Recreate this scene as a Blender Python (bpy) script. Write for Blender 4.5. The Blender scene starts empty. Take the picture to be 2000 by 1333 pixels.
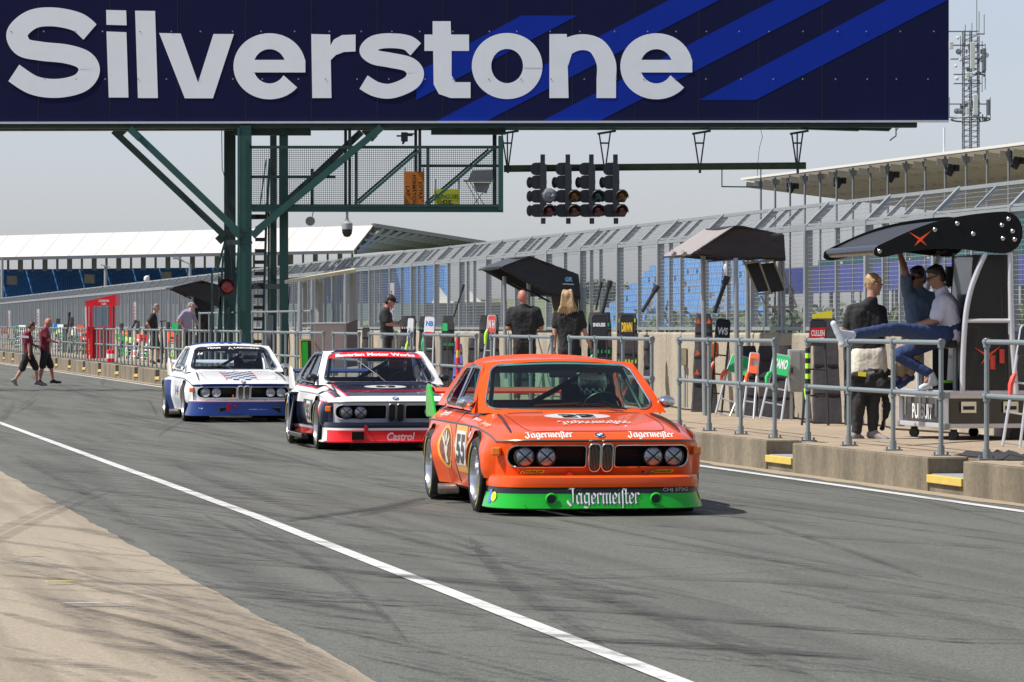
import bpy, bmesh, math, random
from mathutils import Vector, Matrix, Euler
from mathutils.geometry import delaunay_2d_cdt
random.seed(7)
scene = bpy.context.scene
col = scene.collection
# ---------------------------------------------------------------- camera, sky, sun
F = 8000.0; HY = 648.0; EYE = 1.5          # focal length in photo pixels, horizon row, eye height
cam_d = bpy.data.cameras.new("camera"); cam = bpy.data.objects.new("camera", cam_d); col.objects.link(cam)
cam_d.sensor_width = 36.0; cam_d.lens = 36.0 * F / 2000.0
cam_d.clip_start = 1.0; cam_d.clip_end = 6000.0
cam.location = (0, 0, EYE)
cam.rotation_euler = (math.radians(90) - math.atan((666.5 - HY) / F), 0, 0)
scene.camera = cam
SUN = Vector((-0.55, -0.10, 0.81)).normalized()
elev = math.asin(SUN.z)
w = bpy.data.worlds.new("World"); scene.world = w; w.use_nodes = True
wn = w.node_tree; wn.nodes.clear()
sky = wn.nodes.new("ShaderNodeTexSky"); sky.sky_type = 'NISHITA'; sky.sun_disc = False
sky.sun_elevation = elev; sky.sun_rotation = math.atan2(SUN.x, SUN.y)
sky.air_density = 1.0; sky.dust_density = 0.8; sky.ozone_density = 1.0
hs = wn.nodes.new("ShaderNodeHueSaturation"); hs.inputs['Saturation'].default_value = 0.5
tint = wn.nodes.new("ShaderNodeMix"); tint.data_type = 'RGBA'; tint.blend_type = 'MULTIPLY'
tint.inputs[0].default_value = 1.0; tint.inputs[7].default_value = (0.90, 0.925, 1.07, 1)
bg = wn.nodes.new("ShaderNodeBackground"); bg.inputs[1].default_value = 0.095
wo = wn.nodes.new("ShaderNodeOutputWorld")
wn.links.new(sky.outputs[0], hs.inputs['Color']); wn.links.new(hs.outputs[0], tint.inputs[6])
wn.links.new(tint.outputs[2], bg.inputs[0]); wn.links.new(bg.outputs[0], wo.inputs[0])
sd = bpy.data.lights.new("sun", 'SUN'); sd.energy = 4.6; sd.angle = math.radians(0.6); sd.color = (1.0, 0.95, 0.87)
so = bpy.data.objects.new("sun", sd); col.objects.link(so)
so.rotation_euler = SUN.to_track_quat('Z', 'Y').to_euler(); so.location = (-20, -10, 40)
scene.view_settings.view_transform = 'Standard'; scene.view_settings.look = 'None'
scene.view_settings.gamma = 1.0; scene.view_settings.exposure = 0.45
try:
    scene.cycles.transparent_max_bounces = 24; scene.cycles.max_bounces = 8
except Exception: pass

# ---------------------------------------------------------------- frames
A = math.atan(0.186); CA, SA = math.cos(A), math.sin(A)
def P(x, y, Z):                      # point of the place seen in column x, row y at distance Z
    return Vector(((x - 1000) / F * Z, Z, EYE - (y - HY) / F * Z))
def LW(t, s, z=0.0):                 # pit lane frame: t metres right of the camera line, s metres along
    return Vector((t * CA - s * SA, t * SA + s * CA, z))
def s_at(x, t):
    T = t / CA; Z = T / (0.186 + (x - 1000) / F); X = (x - 1000) / F * Z
    return -X * SA + Z * CA
def zr(s): return 0.0011 * max(0.0, min(s, 420) - 45)
def zp(s): return 0.32 + 0.0022 * max(0.0, min(s, 420) - 45)
LROT = Matrix.Rotation(A, 4, 'Z')

# ---------------------------------------------------------------- materials
MATS = {}
def srgb(r, g, b):
    f = lambda c: ((c / 255) / 12.92) if c / 255 <= 0.04045 else (((c / 255) + 0.055) / 1.055) ** 2.4
    return (f(r), f(g), f(b))
def mat(name, c, rough=0.5, metal=0.0, var=0.12, scale=6.0, bump=0.0, bscale=60.0, coat=0.0, spec=0.5, emit=None, trans=0.0):
    if name in MATS: return MATS[name]
    m = bpy.data.materials.new(name); m.use_nodes = True; nt = m.node_tree; n = nt.nodes; b = n['Principled BSDF']
    b.inputs['Roughness'].default_value = rough; b.inputs['Metallic'].default_value = metal
    b.inputs['Coat Weight'].default_value = coat; b.inputs['Coat Roughness'].default_value = 0.04
    b.inputs['Specular IOR Level'].default_value = spec
    tc = n.new('ShaderNodeTexCoord'); no = n.new('ShaderNodeTexNoise'); no.inputs['Scale'].default_value = scale
    no.inputs['Detail'].default_value = 6
    nt.links.new(tc.outputs['Object'], no.inputs['Vector'])
    mx = n.new('ShaderNodeMix'); mx.data_type = 'RGBA'
    mx.inputs[6].default_value = (c[0] * (1 - var), c[1] * (1 - var), c[2] * (1 - var), 1)
    mx.inputs[7].default_value = (min(1, c[0] * (1 + var)), min(1, c[1] * (1 + var)), min(1, c[2] * (1 + var)), 1)
    nt.links.new(no.outputs['Fac'], mx.inputs[0]); nt.links.new(mx.outputs[2], b.inputs['Base Color'])
    if bump > 0:
        n2 = n.new('ShaderNodeTexNoise'); n2.inputs['Scale'].default_value = bscale; n2.inputs['Detail'].default_value = 4
        nt.links.new(tc.outputs['Object'], n2.inputs['Vector'])
        bp = n.new('ShaderNodeBump'); bp.inputs['Strength'].default_value = bump; bp.inputs['Distance'].default_value = 0.02
        nt.links.new(n2.outputs['Fac'], bp.inputs['Height']); nt.links.new(bp.outputs['Normal'], b.inputs['Normal'])
    if emit:
        b.inputs['Emission Color'].default_value = (*emit[:3], 1); b.inputs['Emission Strength'].default_value = emit[3]
    if trans: b.inputs['Transmission Weight'].default_value = trans
    MATS[name] = m
    return m
def glass_mat(name, tint_c, refl=0.10):
    m = bpy.data.materials.new(name); m.use_nodes = True; nt = m.node_tree; n = nt.nodes; n.clear()
    o = n.new('ShaderNodeOutputMaterial'); t = n.new('ShaderNodeBsdfTransparent'); t.inputs[0].default_value = (*tint_c, 1)
    g = n.new('ShaderNodeBsdfGlossy'); g.inputs['Roughness'].default_value = 0.03
    fr = n.new('ShaderNodeLayerWeight'); fr.inputs[0].default_value = .5; pw = n.new('ShaderNodeMath'); pw.operation = 'POWER'; pw.inputs[1].default_value = 5.0
    nt.links.new(fr.outputs['Facing'], pw.inputs[0]); fr = pw
    ad = n.new('ShaderNodeMath'); ad.operation = 'MULTIPLY_ADD'; ad.inputs[1].default_value = .9; ad.inputs[2].default_value = refl
    mx = n.new('ShaderNodeMixShader')
    nt.links.new(fr.outputs[0], ad.inputs[0]); nt.links.new(ad.outputs[0], mx.inputs[0])
    nt.links.new(t.outputs[0], mx.inputs[1]); nt.links.new(g.outputs[0], mx.inputs[2]); nt.links.new(mx.outputs[0], o.inputs[0])
    MATS[name] = m
    return m
def node(nt, t, **kw):
    nd = nt.nodes.new(t)
    for k, v in kw.items():
        if k.startswith('i'):
            nd.inputs[int(k[1:])].default_value = v
        else: setattr(nd, k, v)
    return nd
def road_mat(name, c1, c2, speck, streak=0.5, crack=False):
    m = bpy.data.materials.new(name); m.use_nodes = True; nt = m.node_tree; b = nt.nodes['Principled BSDF']
    b.inputs['Roughness'].default_value = 0.82; b.inputs['Specular IOR Level'].default_value = 0.3
    tc = node(nt, 'ShaderNodeTexCoord')
    n1 = node(nt, 'ShaderNodeTexNoise'); n1.inputs['Scale'].default_value = 0.35; n1.inputs['Detail'].default_value = 8; n1.inputs['Roughness'].default_value = 0.6
    nt.links.new(tc.outputs['Object'], n1.inputs['Vector'])
    mx = node(nt, 'ShaderNodeMix', data_type='RGBA'); mx.inputs[6].default_value = (*c1, 1); mx.inputs[7].default_value = (*c2, 1)
    nt.links.new(n1.outputs['Fac'], mx.inputs[0])
    # wear streaks along the lane
    mp = node(nt, 'ShaderNodeMapping'); mp.inputs['Scale'].default_value = (2.2, 0.09, 1); mp.inputs['Rotation'].default_value = (0, 0, 0.03)
    nt.links.new(tc.outputs['Object'], mp.inputs['Vector'])
    n2 = node(nt, 'ShaderNodeTexNoise'); n2.inputs['Scale'].default_value = 1.3; n2.inputs['Detail'].default_value = 7
    nt.links.new(mp.outputs[0], n2.inputs['Vector'])
    r2 = node(nt, 'ShaderNodeValToRGB'); r2.color_ramp.elements[0].position = 0.42; r2.color_ramp.elements[1].position = 0.66
    r2.color_ramp.elements[0].color = (1, 1, 1, 1); r2.color_ramp.elements[1].color = (1 - streak,) * 3 + (1,)
    nt.links.new(n2.outputs['Fac'], r2.inputs[0])
    m2 = node(nt, 'ShaderNodeMix', data_type='RGBA', blend_type='MULTIPLY'); m2.inputs[0].default_value = 1
    nt.links.new(mx.outputs[2], m2.inputs[6]); nt.links.new(r2.outputs[0], m2.inputs[7])
    # aggregate
    n3 = node(nt, 'ShaderNodeTexNoise'); n3.inputs['Scale'].default_value = 70; n3.inputs['Detail'].default_value = 3; n3.inputs['Roughness'].default_value = 0.75
    nt.links.new(tc.outputs['Object'], n3.inputs['Vector'])
    r3 = node(nt, 'ShaderNodeValToRGB'); r3.color_ramp.elements[0].position = 0.3; r3.color_ramp.elements[1].position = 0.72
    r3.color_ramp.elements[0].color = (1 - speck,) * 3 + (1,); r3.color_ramp.elements[1].color = (1 + speck,) * 3 + (1,)
    nt.links.new(n3.outputs['Fac'], r3.inputs[0])
    m3 = node(nt, 'ShaderNodeMix', data_type='RGBA', blend_type='MULTIPLY'); m3.inputs[0].default_value = 1
    nt.links.new(m2.outputs[2], m3.inputs[6]); nt.links.new(r3.outputs[0], m3.inputs[7])
    n4 = node(nt, 'ShaderNodeTexVoronoi'); n4.inputs['Scale'].default_value = 110; nt.links.new(tc.outputs['Object'], n4.inputs['Vector'])
    r4 = node(nt, 'ShaderNodeValToRGB'); r4.color_ramp.elements[0].position = 0.0; r4.color_ramp.elements[1].position = 1.0
    r4.color_ramp.elements[0].color = (1 - speck,) * 3 + (1,); r4.color_ramp.elements[1].color = (1 + speck,) * 3 + (1,)
    nt.links.new(n4.outputs['Color'], r4.inputs[0])
    m4 = node(nt, 'ShaderNodeMix', data_type='RGBA', blend_type='MULTIPLY'); m4.inputs[0].default_value = 1
    nt.links.new(m3.outputs[2], m4.inputs[6]); nt.links.new(r4.outputs[0], m4.inputs[7]); nt.links.new(m4.outputs[2], b.inputs['Base Color'])
    bp = node(nt, 'ShaderNodeBump'); bp.inputs['Strength'].default_value = 0.5; bp.inputs['Distance'].default_value = 0.01
    nt.links.new(n3.outputs['Fac'], bp.inputs['Height']); nt.links.new(bp.outputs['Normal'], b.inputs['Normal'])
    MATS[name] = m
    return m
def worn_mat(name, c, lo=0.35, hi=0.6, scale=3.0, stretch=(1, 1, 1), rough=0.8, amax=1.0):
    """paint or rubber lying on the road, worn through in patches"""
    m = bpy.data.materials.new(name); m.use_nodes = True; nt = m.node_tree; b = nt.nodes['Principled BSDF']
    b.inputs['Base Color'].default_value = (*c, 1); b.inputs['Roughness'].default_value = rough
    tc = node(nt, 'ShaderNodeTexCoord'); mp = node(nt, 'ShaderNodeMapping'); mp.inputs['Scale'].default_value = stretch
    nt.links.new(tc.outputs['Object'], mp.inputs['Vector'])
    n1 = node(nt, 'ShaderNodeTexNoise'); n1.inputs['Scale'].default_value = scale; n1.inputs['Detail'].default_value = 9; n1.inputs['Roughness'].default_value = 0.7
    nt.links.new(mp.outputs[0], n1.inputs['Vector'])
    r = node(nt, 'ShaderNodeValToRGB'); r.color_ramp.elements[0].position = lo; r.color_ramp.elements[1].position = hi
    r.color_ramp.elements[0].color = (0, 0, 0, 1); r.color_ramp.elements[1].color = (amax,) * 3 + (1,)
    nt.links.new(n1.outputs['Fac'], r.inputs[0]); nt.links.new(r.outputs[0], b.inputs['Alpha'])
    MATS[name] = m
    return m
def concrete_mat(name, c, streak=0.45):
    m = bpy.data.materials.new(name); m.use_nodes = True; nt = m.node_tree; b = nt.nodes['Principled BSDF']
    b.inputs['Roughness'].default_value = 0.88; b.inputs['Specular IOR Level'].default_value = 0.25
    tc = node(nt, 'ShaderNodeTexCoord')
    mp = node(nt, 'ShaderNodeMapping'); mp.inputs['Scale'].default_value = (1.2, 1.2, 0.45)
    nt.links.new(tc.outputs['Object'], mp.inputs['Vector'])
    n1 = node(nt, 'ShaderNodeTexNoise'); n1.inputs['Scale'].default_value = 1.6; n1.inputs['Detail'].default_value = 8
    nt.links.new(mp.outputs[0], n1.inputs['Vector'])
    r = node(nt, 'ShaderNodeValToRGB'); r.color_ramp.elements[0].position = 0.35; r.color_ramp.elements[1].position = 0.68
    r.color_ramp.elements[0].color = (c[0] * (1 - streak), c[1] * (1 - streak), c[2] * (1 - streak), 1)
    r.color_ramp.elements[1].color = (c[0] * 1.12, c[1] * 1.12, c[2] * 1.12, 1)
    nt.links.new(n1.outputs['Fac'], r.inputs[0])
    n3 = node(nt, 'ShaderNodeTexNoise'); n3.inputs['Scale'].default_value = 22; n3.inputs['Detail'].default_value = 5
    nt.links.new(tc.outputs['Object'], n3.inputs['Vector'])
    r3 = node(nt, 'ShaderNodeValToRGB'); r3.color_ramp.elements[0].position = 0.3; r3.color_ramp.elements[1].position = 0.7
    r3.color_ramp.elements[0].color = (0.8, 0.8, 0.8, 1); r3.color_ramp.elements[1].color = (1.1, 1.1, 1.1, 1)
    nt.links.new(n3.outputs['Fac'], r3.inputs[0])
    m3 = node(nt, 'ShaderNodeMix', data_type='RGBA', blend_type='MULTIPLY'); m3.inputs[0].default_value = 1
    nt.links.new(r.outputs[0], m3.inputs[6]); nt.links.new(r3.outputs[0], m3.inputs[7]); nt.links.new(m3.outputs[2], b.inputs['Base Color'])
    bp = node(nt, 'ShaderNodeBump'); bp.inputs['Strength'].default_value = 0.4; bp.inputs['Distance'].default_value = 0.01
    nt.links.new(n3.outputs['Fac'], bp.inputs['Height']); nt.links.new(bp.outputs['Normal'], b.inputs['Normal'])
    MATS[name] = m
    return m
M_asphalt = road_mat('asphalt', (0.100, 0.101, 0.088), (0.138, 0.139, 0.121), 0.42, 0.26)
M_apron = road_mat('apron_concrete', (0.27, 0.228, 0.170), (0.34, 0.288, 0.216), 0.24, 0.35)
M_track = road_mat('track_asphalt', (0.15, 0.155, 0.15), (0.19, 0.19, 0.185), 0.2, 0.2)
M_white_line = worn_mat('road_paint_white', (0.52, 0.52, 0.50), 0.20, 0.44, 4)
M_yellow_line = worn_mat('road_paint_yellow', (0.65, 0.52, 0.08), 0.3, 0.5, 9)
M_rubber = worn_mat('tyre_rubber_marks', (0.028, 0.028, 0.03), 0.36, 0.70, 3.2, (.35, 1.8, 1), amax=0.55)
M_rubber2 = worn_mat('tyre_rubber_marks_dark', (0.03, 0.03, 0.032), 0.38, 0.76, 4.5, (.4, 3.0, 1), amax=0.6)
M_kerb = concrete_mat('kerb_concrete', (0.225, 0.19, 0.135), 0.38)
M_plat = concrete_mat('platform_concrete', (0.33, 0.26, 0.185), 0.12)
M_wall = concrete_mat('wall_concrete', (0.37, 0.325, 0.25), 0.2)
M_galv = mat('galvanised_steel', (0.30, 0.325, 0.335), 0.45, 0.35, 0.2, 9, 0.15)
M_rail = mat('railing_steel', (0.225, 0.265, 0.275), 0.42, 0.3, 0.15, 12, 0.1)
M_rust = mat('weathered_steel', (0.36, 0.32, 0.22), 0.6, 0.2, 0.3, 7)
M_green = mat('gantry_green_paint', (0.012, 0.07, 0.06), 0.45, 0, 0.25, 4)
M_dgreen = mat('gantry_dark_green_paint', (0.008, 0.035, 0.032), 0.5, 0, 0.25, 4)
M_moss = mat('mossy_green_pipe', (0.035, 0.05, 0.02), 0.8, 0, 0.5, 6)
M_black = mat('black_plastic', (0.012, 0.012, 0.014), 0.45, 0, 0.2)
M_cloth_black = mat('black_fabric', (0.022, 0.02, 0.023), 0.85, 0, 0.3, 14, 0.4, 30)
M_white = mat('white_plastic', (0.75, 0.76, 0.76), 0.5, 0, 0.06)
M_lgrey = mat('light_grey_letters', (.45, .45, .44), .6)
M_grey = mat('grey_enamel', (0.30, 0.31, 0.31), 0.5, 0, 0.08)
M_alu = mat('aluminium', (0.62, 0.63, 0.65), 0.35, 0.6, 0.1)
M_red = mat('red_paint', (0.65, 0.02, 0.025), 0.45, 0, 0.1)
M_yel = mat('yellow_paint', (0.60, 0.44, 0.09), 0.6, 0, 0.15)
M_org = mat('fluorescent_orange', (0.85, 0.13, 0.03), 0.5, 0, 0.08)
M_lime = mat('fluorescent_lime', (0.42, 0.85, 0.05), 0.5, 0, 0.08)
M_grn = mat('bright_green', (0.02, 0.46, 0.13), 0.5, 0, 0.08)
M_fyel = mat('bright_yellow', (0.85, 0.72, 0.03), 0.5, 0, 0.08)
M_blue = mat('blue_fabric', (0.08, 0.11, 0.42), 0.8, 0, 0.15)

# ---------------------------------------------------------------- mesh builder
XF = {}
def root(name, label, cat, loc=(0, 0, 0), rot=None, group=None, kind=None):
    o = bpy.data.objects.new(name, None); col.objects.link(o); o.empty_display_size = 0.2
    M = Matrix.Translation(Vector(loc))
    if rot is not None: M = M @ (rot.to_4x4() if hasattr(rot, 'to_4x4') else Matrix.Rotation(rot, 4, 'Z'))
    o.location = M.to_translation(); o.rotation_euler = M.to_euler()
    XF[o.name] = M
    tag(o, label, cat, group, kind)
    return o
def tag(o, label=None, cat=None, group=None, kind=None):
    if label: o['label'] = label
    if cat: o['category'] = cat
    if group: o['group'] = group
    if kind: o['kind'] = kind
    return o
class MB:
    def __init__(s): s.v = []; s.f = []; s.m = []
    def add(s, vs, fs, mi=0):
        b = len(s.v); s.v += [Vector(p) for p in vs]
        for f in fs: s.f.append(tuple(b + i for i in f)); s.m.append(mi)
        return s
    def box(s, c, d, R=None, mi=0):
        c = Vector(c); vs = []
        for i in (-.5, .5):
            for j in (-.5, .5):
                for k in (-.5, .5):
                    p = Vector((i * d[0], j * d[1], k * d[2])); vs.append((R @ p if R is not None else p) + c)
        return s.add(vs, [(0, 1, 3, 2), (4, 6, 7, 5), (0, 4, 5, 1), (2, 3, 7, 6), (0, 2, 6, 4), (1, 5, 7, 3)], mi)
    def beam(s, a, b, wd, hd, mi=0, up=Vector((0, 0, 1))):
        a = Vector(a); b = Vector(b); d = (b - a); L = d.length
        if L < 1e-6: return s
        y = d / L; x = y.cross(up)
        if x.length < 1e-4: x = y.cross(Vector((0, 1, 0)))
        x.normalize(); z = x.cross(y)
        R = Matrix((x, y, z)).transposed()
        return s.box((a + b) / 2, (wd, L, hd), R, mi)
    def ibeam(s, a, b, wd, hd, mi=0, up=Vector((0, 0, 1)), th=0.02):
        a = Vector(a); b = Vector(b); y = (b - a).normalized(); x = y.cross(up)
        if x.length < 1e-4: x = y.cross(Vector((0, 1, 0)))
        x.normalize(); z = x.cross(y)
        s.beam(a + z * (hd / 2), b + z * (hd / 2), wd, th, mi, up); s.beam(a - z * (hd / 2), b - z * (hd / 2), wd, th, mi, up)
        return s.beam(a, b, th, hd - th, mi, up)
    def tube(s, pts, r, n=8, mi=0, closed=False, cap=True):
        pts = [Vector(p) for p in pts]; N = len(pts); rr = r if isinstance(r, (list, tuple)) else [r] * N
        ref = None; b = len(s.v); vs = []
        for i, p in enumerate(pts):
            if closed: t = pts[(i + 1) % N] - pts[i - 1]
            else: t = pts[min(i + 1, N - 1)] - pts[max(i - 1, 0)]
            t.normalize()
            if ref is None:
                ref = t.cross(Vector((0, 0, 1)))
                if ref.length < 1e-3: ref = t.cross(Vector((0, 1, 0)))
            ref = (ref - t * ref.dot(t)).normalized(); q = t.cross(ref)
            for k in range(n):
                an = 2 * math.pi * k / n; vs.append(p + (ref * math.cos(an) + q * math.sin(an)) * rr[i])
        fs = []
        for i in range(N if closed else N - 1):
            j = (i + 1) % N
            for k in range(n): fs.append((i * n + k, i * n + (k + 1) % n, j * n + (k + 1) % n, j * n + k))
        if cap and not closed: fs.append(tuple(range(n))[::-1]); fs.append(tuple((N - 1) * n + k for k in range(n)))
        return s.add(vs, fs, mi)
    def lathe(s, prof, M=None, n=32, mi=0, arc=(0, 1)):
        """profile (radius, height) turned about local z"""
        M = M or Matrix.Identity(4); vs = []; full = arc == (0, 1)
        nn = n if full else n + 1
        for (r, h) in prof:
            for k in range(nn):
                an = 2 * math.pi * (arc[0] + (arc[1] - arc[0]) * k / n); vs.append(M @ Vector((r * math.cos(an), r * math.sin(an), h)))
        fs = []
        for i in range(len(prof) - 1):
            for k in range(n):
                k2 = (k + 1) % nn if full else k + 1
                fs.append((i * nn + k, i * nn + k2, (i + 1) * nn + k2, (i + 1) * nn + k))
        return s.add(vs, fs, mi)
    def grid(s, pts, mi=0, flip=False, mf=None):
        R = len(pts); C = len(pts[0]); b = len(s.v)
        for row in pts:
            for p in row: s.v.append(Vector(p))
        for i in range(R - 1):
            for j in range(C - 1):
                q = (b + i * C + j, b + i * C + j + 1, b + (i + 1) * C + j + 1, b + (i + 1) * C + j)
                s.f.append(q[::-1] if flip else q); s.m.append(mf(i, j) if mf else mi)
        return s
    def prism(s, poly, fn, th, mi=0):
        """poly: 2d outline, fn maps 2d to 3d, th: thickness vector"""
        th = Vector(th); a = [Vector(fn(*p)) for p in poly]; N = len(a)
        s.add(a + [p + th for p in a], [tuple(range(N))[::-1], tuple(range(N, 2 * N))] + [(i, (i + 1) % N, N + (i + 1) % N, N + i) for i in range(N)], mi)
        return s
    def build(s, name, mats, parent=None, smooth=False, world=False, bevel=0, solid=0, angle=35, loc=None):
        vs = s.v
        if world and parent is not None:
            q = parent
            while q.name not in XF: q = q.parent
            Mi = XF[q.name].inverted(); vs = [Mi @ p for p in vs]
        me = bpy.data.meshes.new(name); me.from_pydata([tuple(p) for p in vs], [], s.f)
        if not isinstance(mats, (list, tuple)): mats = [mats]
        for m in mats: me.materials.append(m)
        if len(mats) > 1: me.polygons.foreach_set('material_index', s.m)
        if smooth:
            me.polygons.foreach_set('use_smooth', [True] * len(me.polygons))
            me.set_sharp_from_angle(angle=math.radians(angle))
        me.update()
        o = bpy.data.objects.new(name, me); col.objects.link(o)
        if parent is not None: o.parent = parent
        if solid:
            md = o.modifiers.new('solid', 'SOLIDIFY'); md.thickness = solid; md.offset = -1
        if bevel:
            md = o.modifiers.new('bevel', 'BEVEL'); md.width = bevel; md.segments = 2; md.limit_method = 'ANGLE'
        return o
def copy_tree(o, loc=None, rot=None, parent=None, label=None):
    c = o.copy(); col.objects.link(c)
    if parent is not None: c.parent = parent
    if loc is not None: c.location = loc
    if rot is not None: c.rotation_euler = rot
    if label: c['label'] = label
    for ch in list(o.children): copy_tree(ch, parent=c)
    return c
def catmull(pts, n=8, closed=False):
    pts = [Vector(p) for p in pts]; N = len(pts); out = []
    for i in range(N if closed else N - 1):
        if closed: p0, p1, p2, p3 = pts[i - 1], pts[i], pts[(i + 1) % N], pts[(i + 2) % N]
        else: p0, p1, p2, p3 = pts[max(i - 1, 0)], pts[i], pts[i + 1], pts[min(i + 2, N - 1)]
        for k in range(n):
            t = k / n
            out.append(0.5 * ((2 * p1) + (p2 - p0) * t + (2 * p0 - 5 * p1 + 4 * p2 - p3) * t * t + (3 * p1 - p0 - 3 * p2 + p3) * t ** 3))
    if not closed: out.append(pts[-1])
    return out
def lerp_tab(tab, x):
    if x <= tab[0][0]: return tab[0][1]
    for (a, b), (c, d) in zip(tab, tab[1:]):
        if x <= c: 
            t = (x - a) / (c - a); return b + (d - b) * t
    return tab[-1][1]
def rrect(x0, y0, x1, y1, r, n=6):
    rs = r if isinstance(r, (list, tuple)) else [r] * 4     # corners: x0y0, x1y0, x1y1, x0y1
    out = []
    for (cx, cy, a0, q) in ((x0, y0, 180, rs[0]), (x1, y0, 270, rs[1]), (x1, y1, 0, rs[2]), (x0, y1, 90, rs[3])):
        ox = cx + (q if cx == x0 else -q); oy = cy + (q if cy == y0 else -q)
        for k in range(n + 1):
            an = math.radians(a0 + 90 * k / n); out.append((ox + q * math.cos(an), oy + q * math.sin(an)))
    return out
def cdt_fill(outline, holes=(), step=0.06):
    pts = [Vector(p) for p in outline]; edges = [(i, (i + 1) % len(outline)) for i in range(len(outline))]
    for h in holes:
        b = len(pts); pts += [Vector(p) for p in h]; edges += [(b + i, b + (i + 1) % len(h)) for i in range(len(h))]
    def inside(p, poly):
        c = False; n = len(poly)
        for i in range(n):
            a, b = poly[i], poly[i - 1]
            if (a[1] > p[1]) != (b[1] > p[1]) and p[0] < (b[0] - a[0]) * (p[1] - a[1]) / (b[1] - a[1]) + a[0]: c = not c
        return c
    xs = [p[0] for p in outline]; ys = [p[1] for p in outline]
    x = min(xs) + step * 0.5
    while x < max(xs):
        y = min(ys) + step * 0.5
        while y < max(ys):
            if inside((x, y), outline) and not any(inside((x, y), h) for h in holes): pts.append(Vector((x, y)))
            y += step
        x += step
    v, e, f, *_ = delaunay_2d_cdt(pts, edges, [], 0, 1e-6)
    fs = []
    for t in f:
        c = sum((Vector(v[i]) for i in t), Vector((0, 0))) / len(t)
        if inside(c, outline) and not any(inside(c, h) for h in holes): fs.append(tuple(t))
    return [tuple(p) for p in v], fs
def dense(outline, d):
    out = []
    for i, p in enumerate(outline):
        q = outline[(i + 1) % len(outline)]; L = math.dist(p, q); n = max(1, int(L / d))
        for k in range(n): out.append((p[0] + (q[0] - p[0]) * k / n, p[1] + (q[1] - p[1]) * k / n))
    return out
TS = bpy.data.scenes.new('tmp')
def baked(o):
    TS.collection.objects.link(o); vl = TS.view_layers[0]; vl.update(); dg = vl.depsgraph
    return bpy.data.meshes.new_from_object(o.evaluated_get(dg), depsgraph=dg)
_txt = {}
def text2d(body, bold=0.0, shear=0.0, space=1.0):
    k = (body, bold, shear, space)
    if k in _txt: return _txt[k]
    cu = bpy.data.curves.new('t', 'FONT'); cu.body = body; cu.size = 1.0; cu.offset = bold; cu.shear = shear
    cu.align_x = 'CENTER'; cu.align_y = 'CENTER'; cu.resolution_u = 3; cu.space_character = space
    o = bpy.data.objects.new('t', cu)
    me = baked(o)
    vs = [(p.co.x, p.co.y) for p in me.vertices]; fs = [tuple(p.vertices) for p in me.polygons]
    bpy.data.objects.remove(o); bpy.data.curves.remove(cu); bpy.data.meshes.remove(me)
    x0, x1 = min(v[0] for v in vs), max(v[0] for v in vs); y0, y1 = min(v[1] for v in vs), max(v[1] for v in vs)
    vs = [((v[0] - (x0 + x1) / 2) / (x1 - x0), (v[1] - (y0 + y1) / 2) / (y1 - y0)) for v in vs]
    _txt[k] = (vs, fs)
    return _txt[k]
def put_text(mb, body, cx, cy, wd, hd, fn, mi=0, bold=0.02, shear=0.0, space=1.0):
    """lettering, wd x hd, mapped on a surface by fn(x, y)"""
    vs, fs = text2d(body, bold, shear, space)
    mb.add([fn(cx + v[0] * wd, cy + v[1] * hd) for v in vs], fs, mi)
def plane_fn(o, ex, ey):
    o = Vector(o); ex = Vector(ex); ey = Vector(ey)
    return lambda x, y: o + ex * x + ey * y
def stroke2d(path, wfun, n=10, smooth=True):
    pts = catmull([(p[0], p[1], 0) for p in path], n) if smooth else [Vector((p[0], p[1], 0)) for p in path]
    L = []; R = []
    for i, p in enumerate(pts):
        t = pts[min(i + 1, len(pts) - 1)] - pts[max(i - 1, 0)]; t.normalize(); nn = Vector((-t.y, t.x, 0)); ww = wfun(t) / 2
        L.append(p + nn * ww); R.append(p - nn * ww)
    return L, R
# ================================================================ SETTING
def lane_sheet(name, t0, t1, s0, s1, dz, m, step=15.0):
    mb = MB(); rows = []
    s = s0; ss = []
    while s < s1: ss.append(s); s += step
    ss.append(s1)
    for s in ss: rows.append([(t0, s, zr(s) + dz), (t1, s, zr(s) + dz)])
    mb.grid(rows, flip=True)
    o = mb.build(name, m); o.rotation_euler = (0, 0, A); o['kind'] = 'structure'
    return o
M_grass = mat('grass_ground', (0.115, 0.12, 0.07), 0.9, 0, 0.35, 0.3, 0.4, 3)
g = MB(); g.grid([[(-900, -60, -0.02), (900, -60, -0.02)], [(-900, 45, -0.02), (900, 45, -0.02)], [(-900, 420, 0.38), (900, 420, 0.38)], [(-1500, 3500, 0.4), (1500, 3500, 0.4)]], flip=True)
o = g.build('ground', M_grass); o['kind'] = 'structure'
lane_sheet('pit_lane', -40, 10.95, -15, 420, 0.004, M_asphalt)
lane_sheet('race_track', 14.35, 30, -15, 420, 0.004, M_track)
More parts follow.
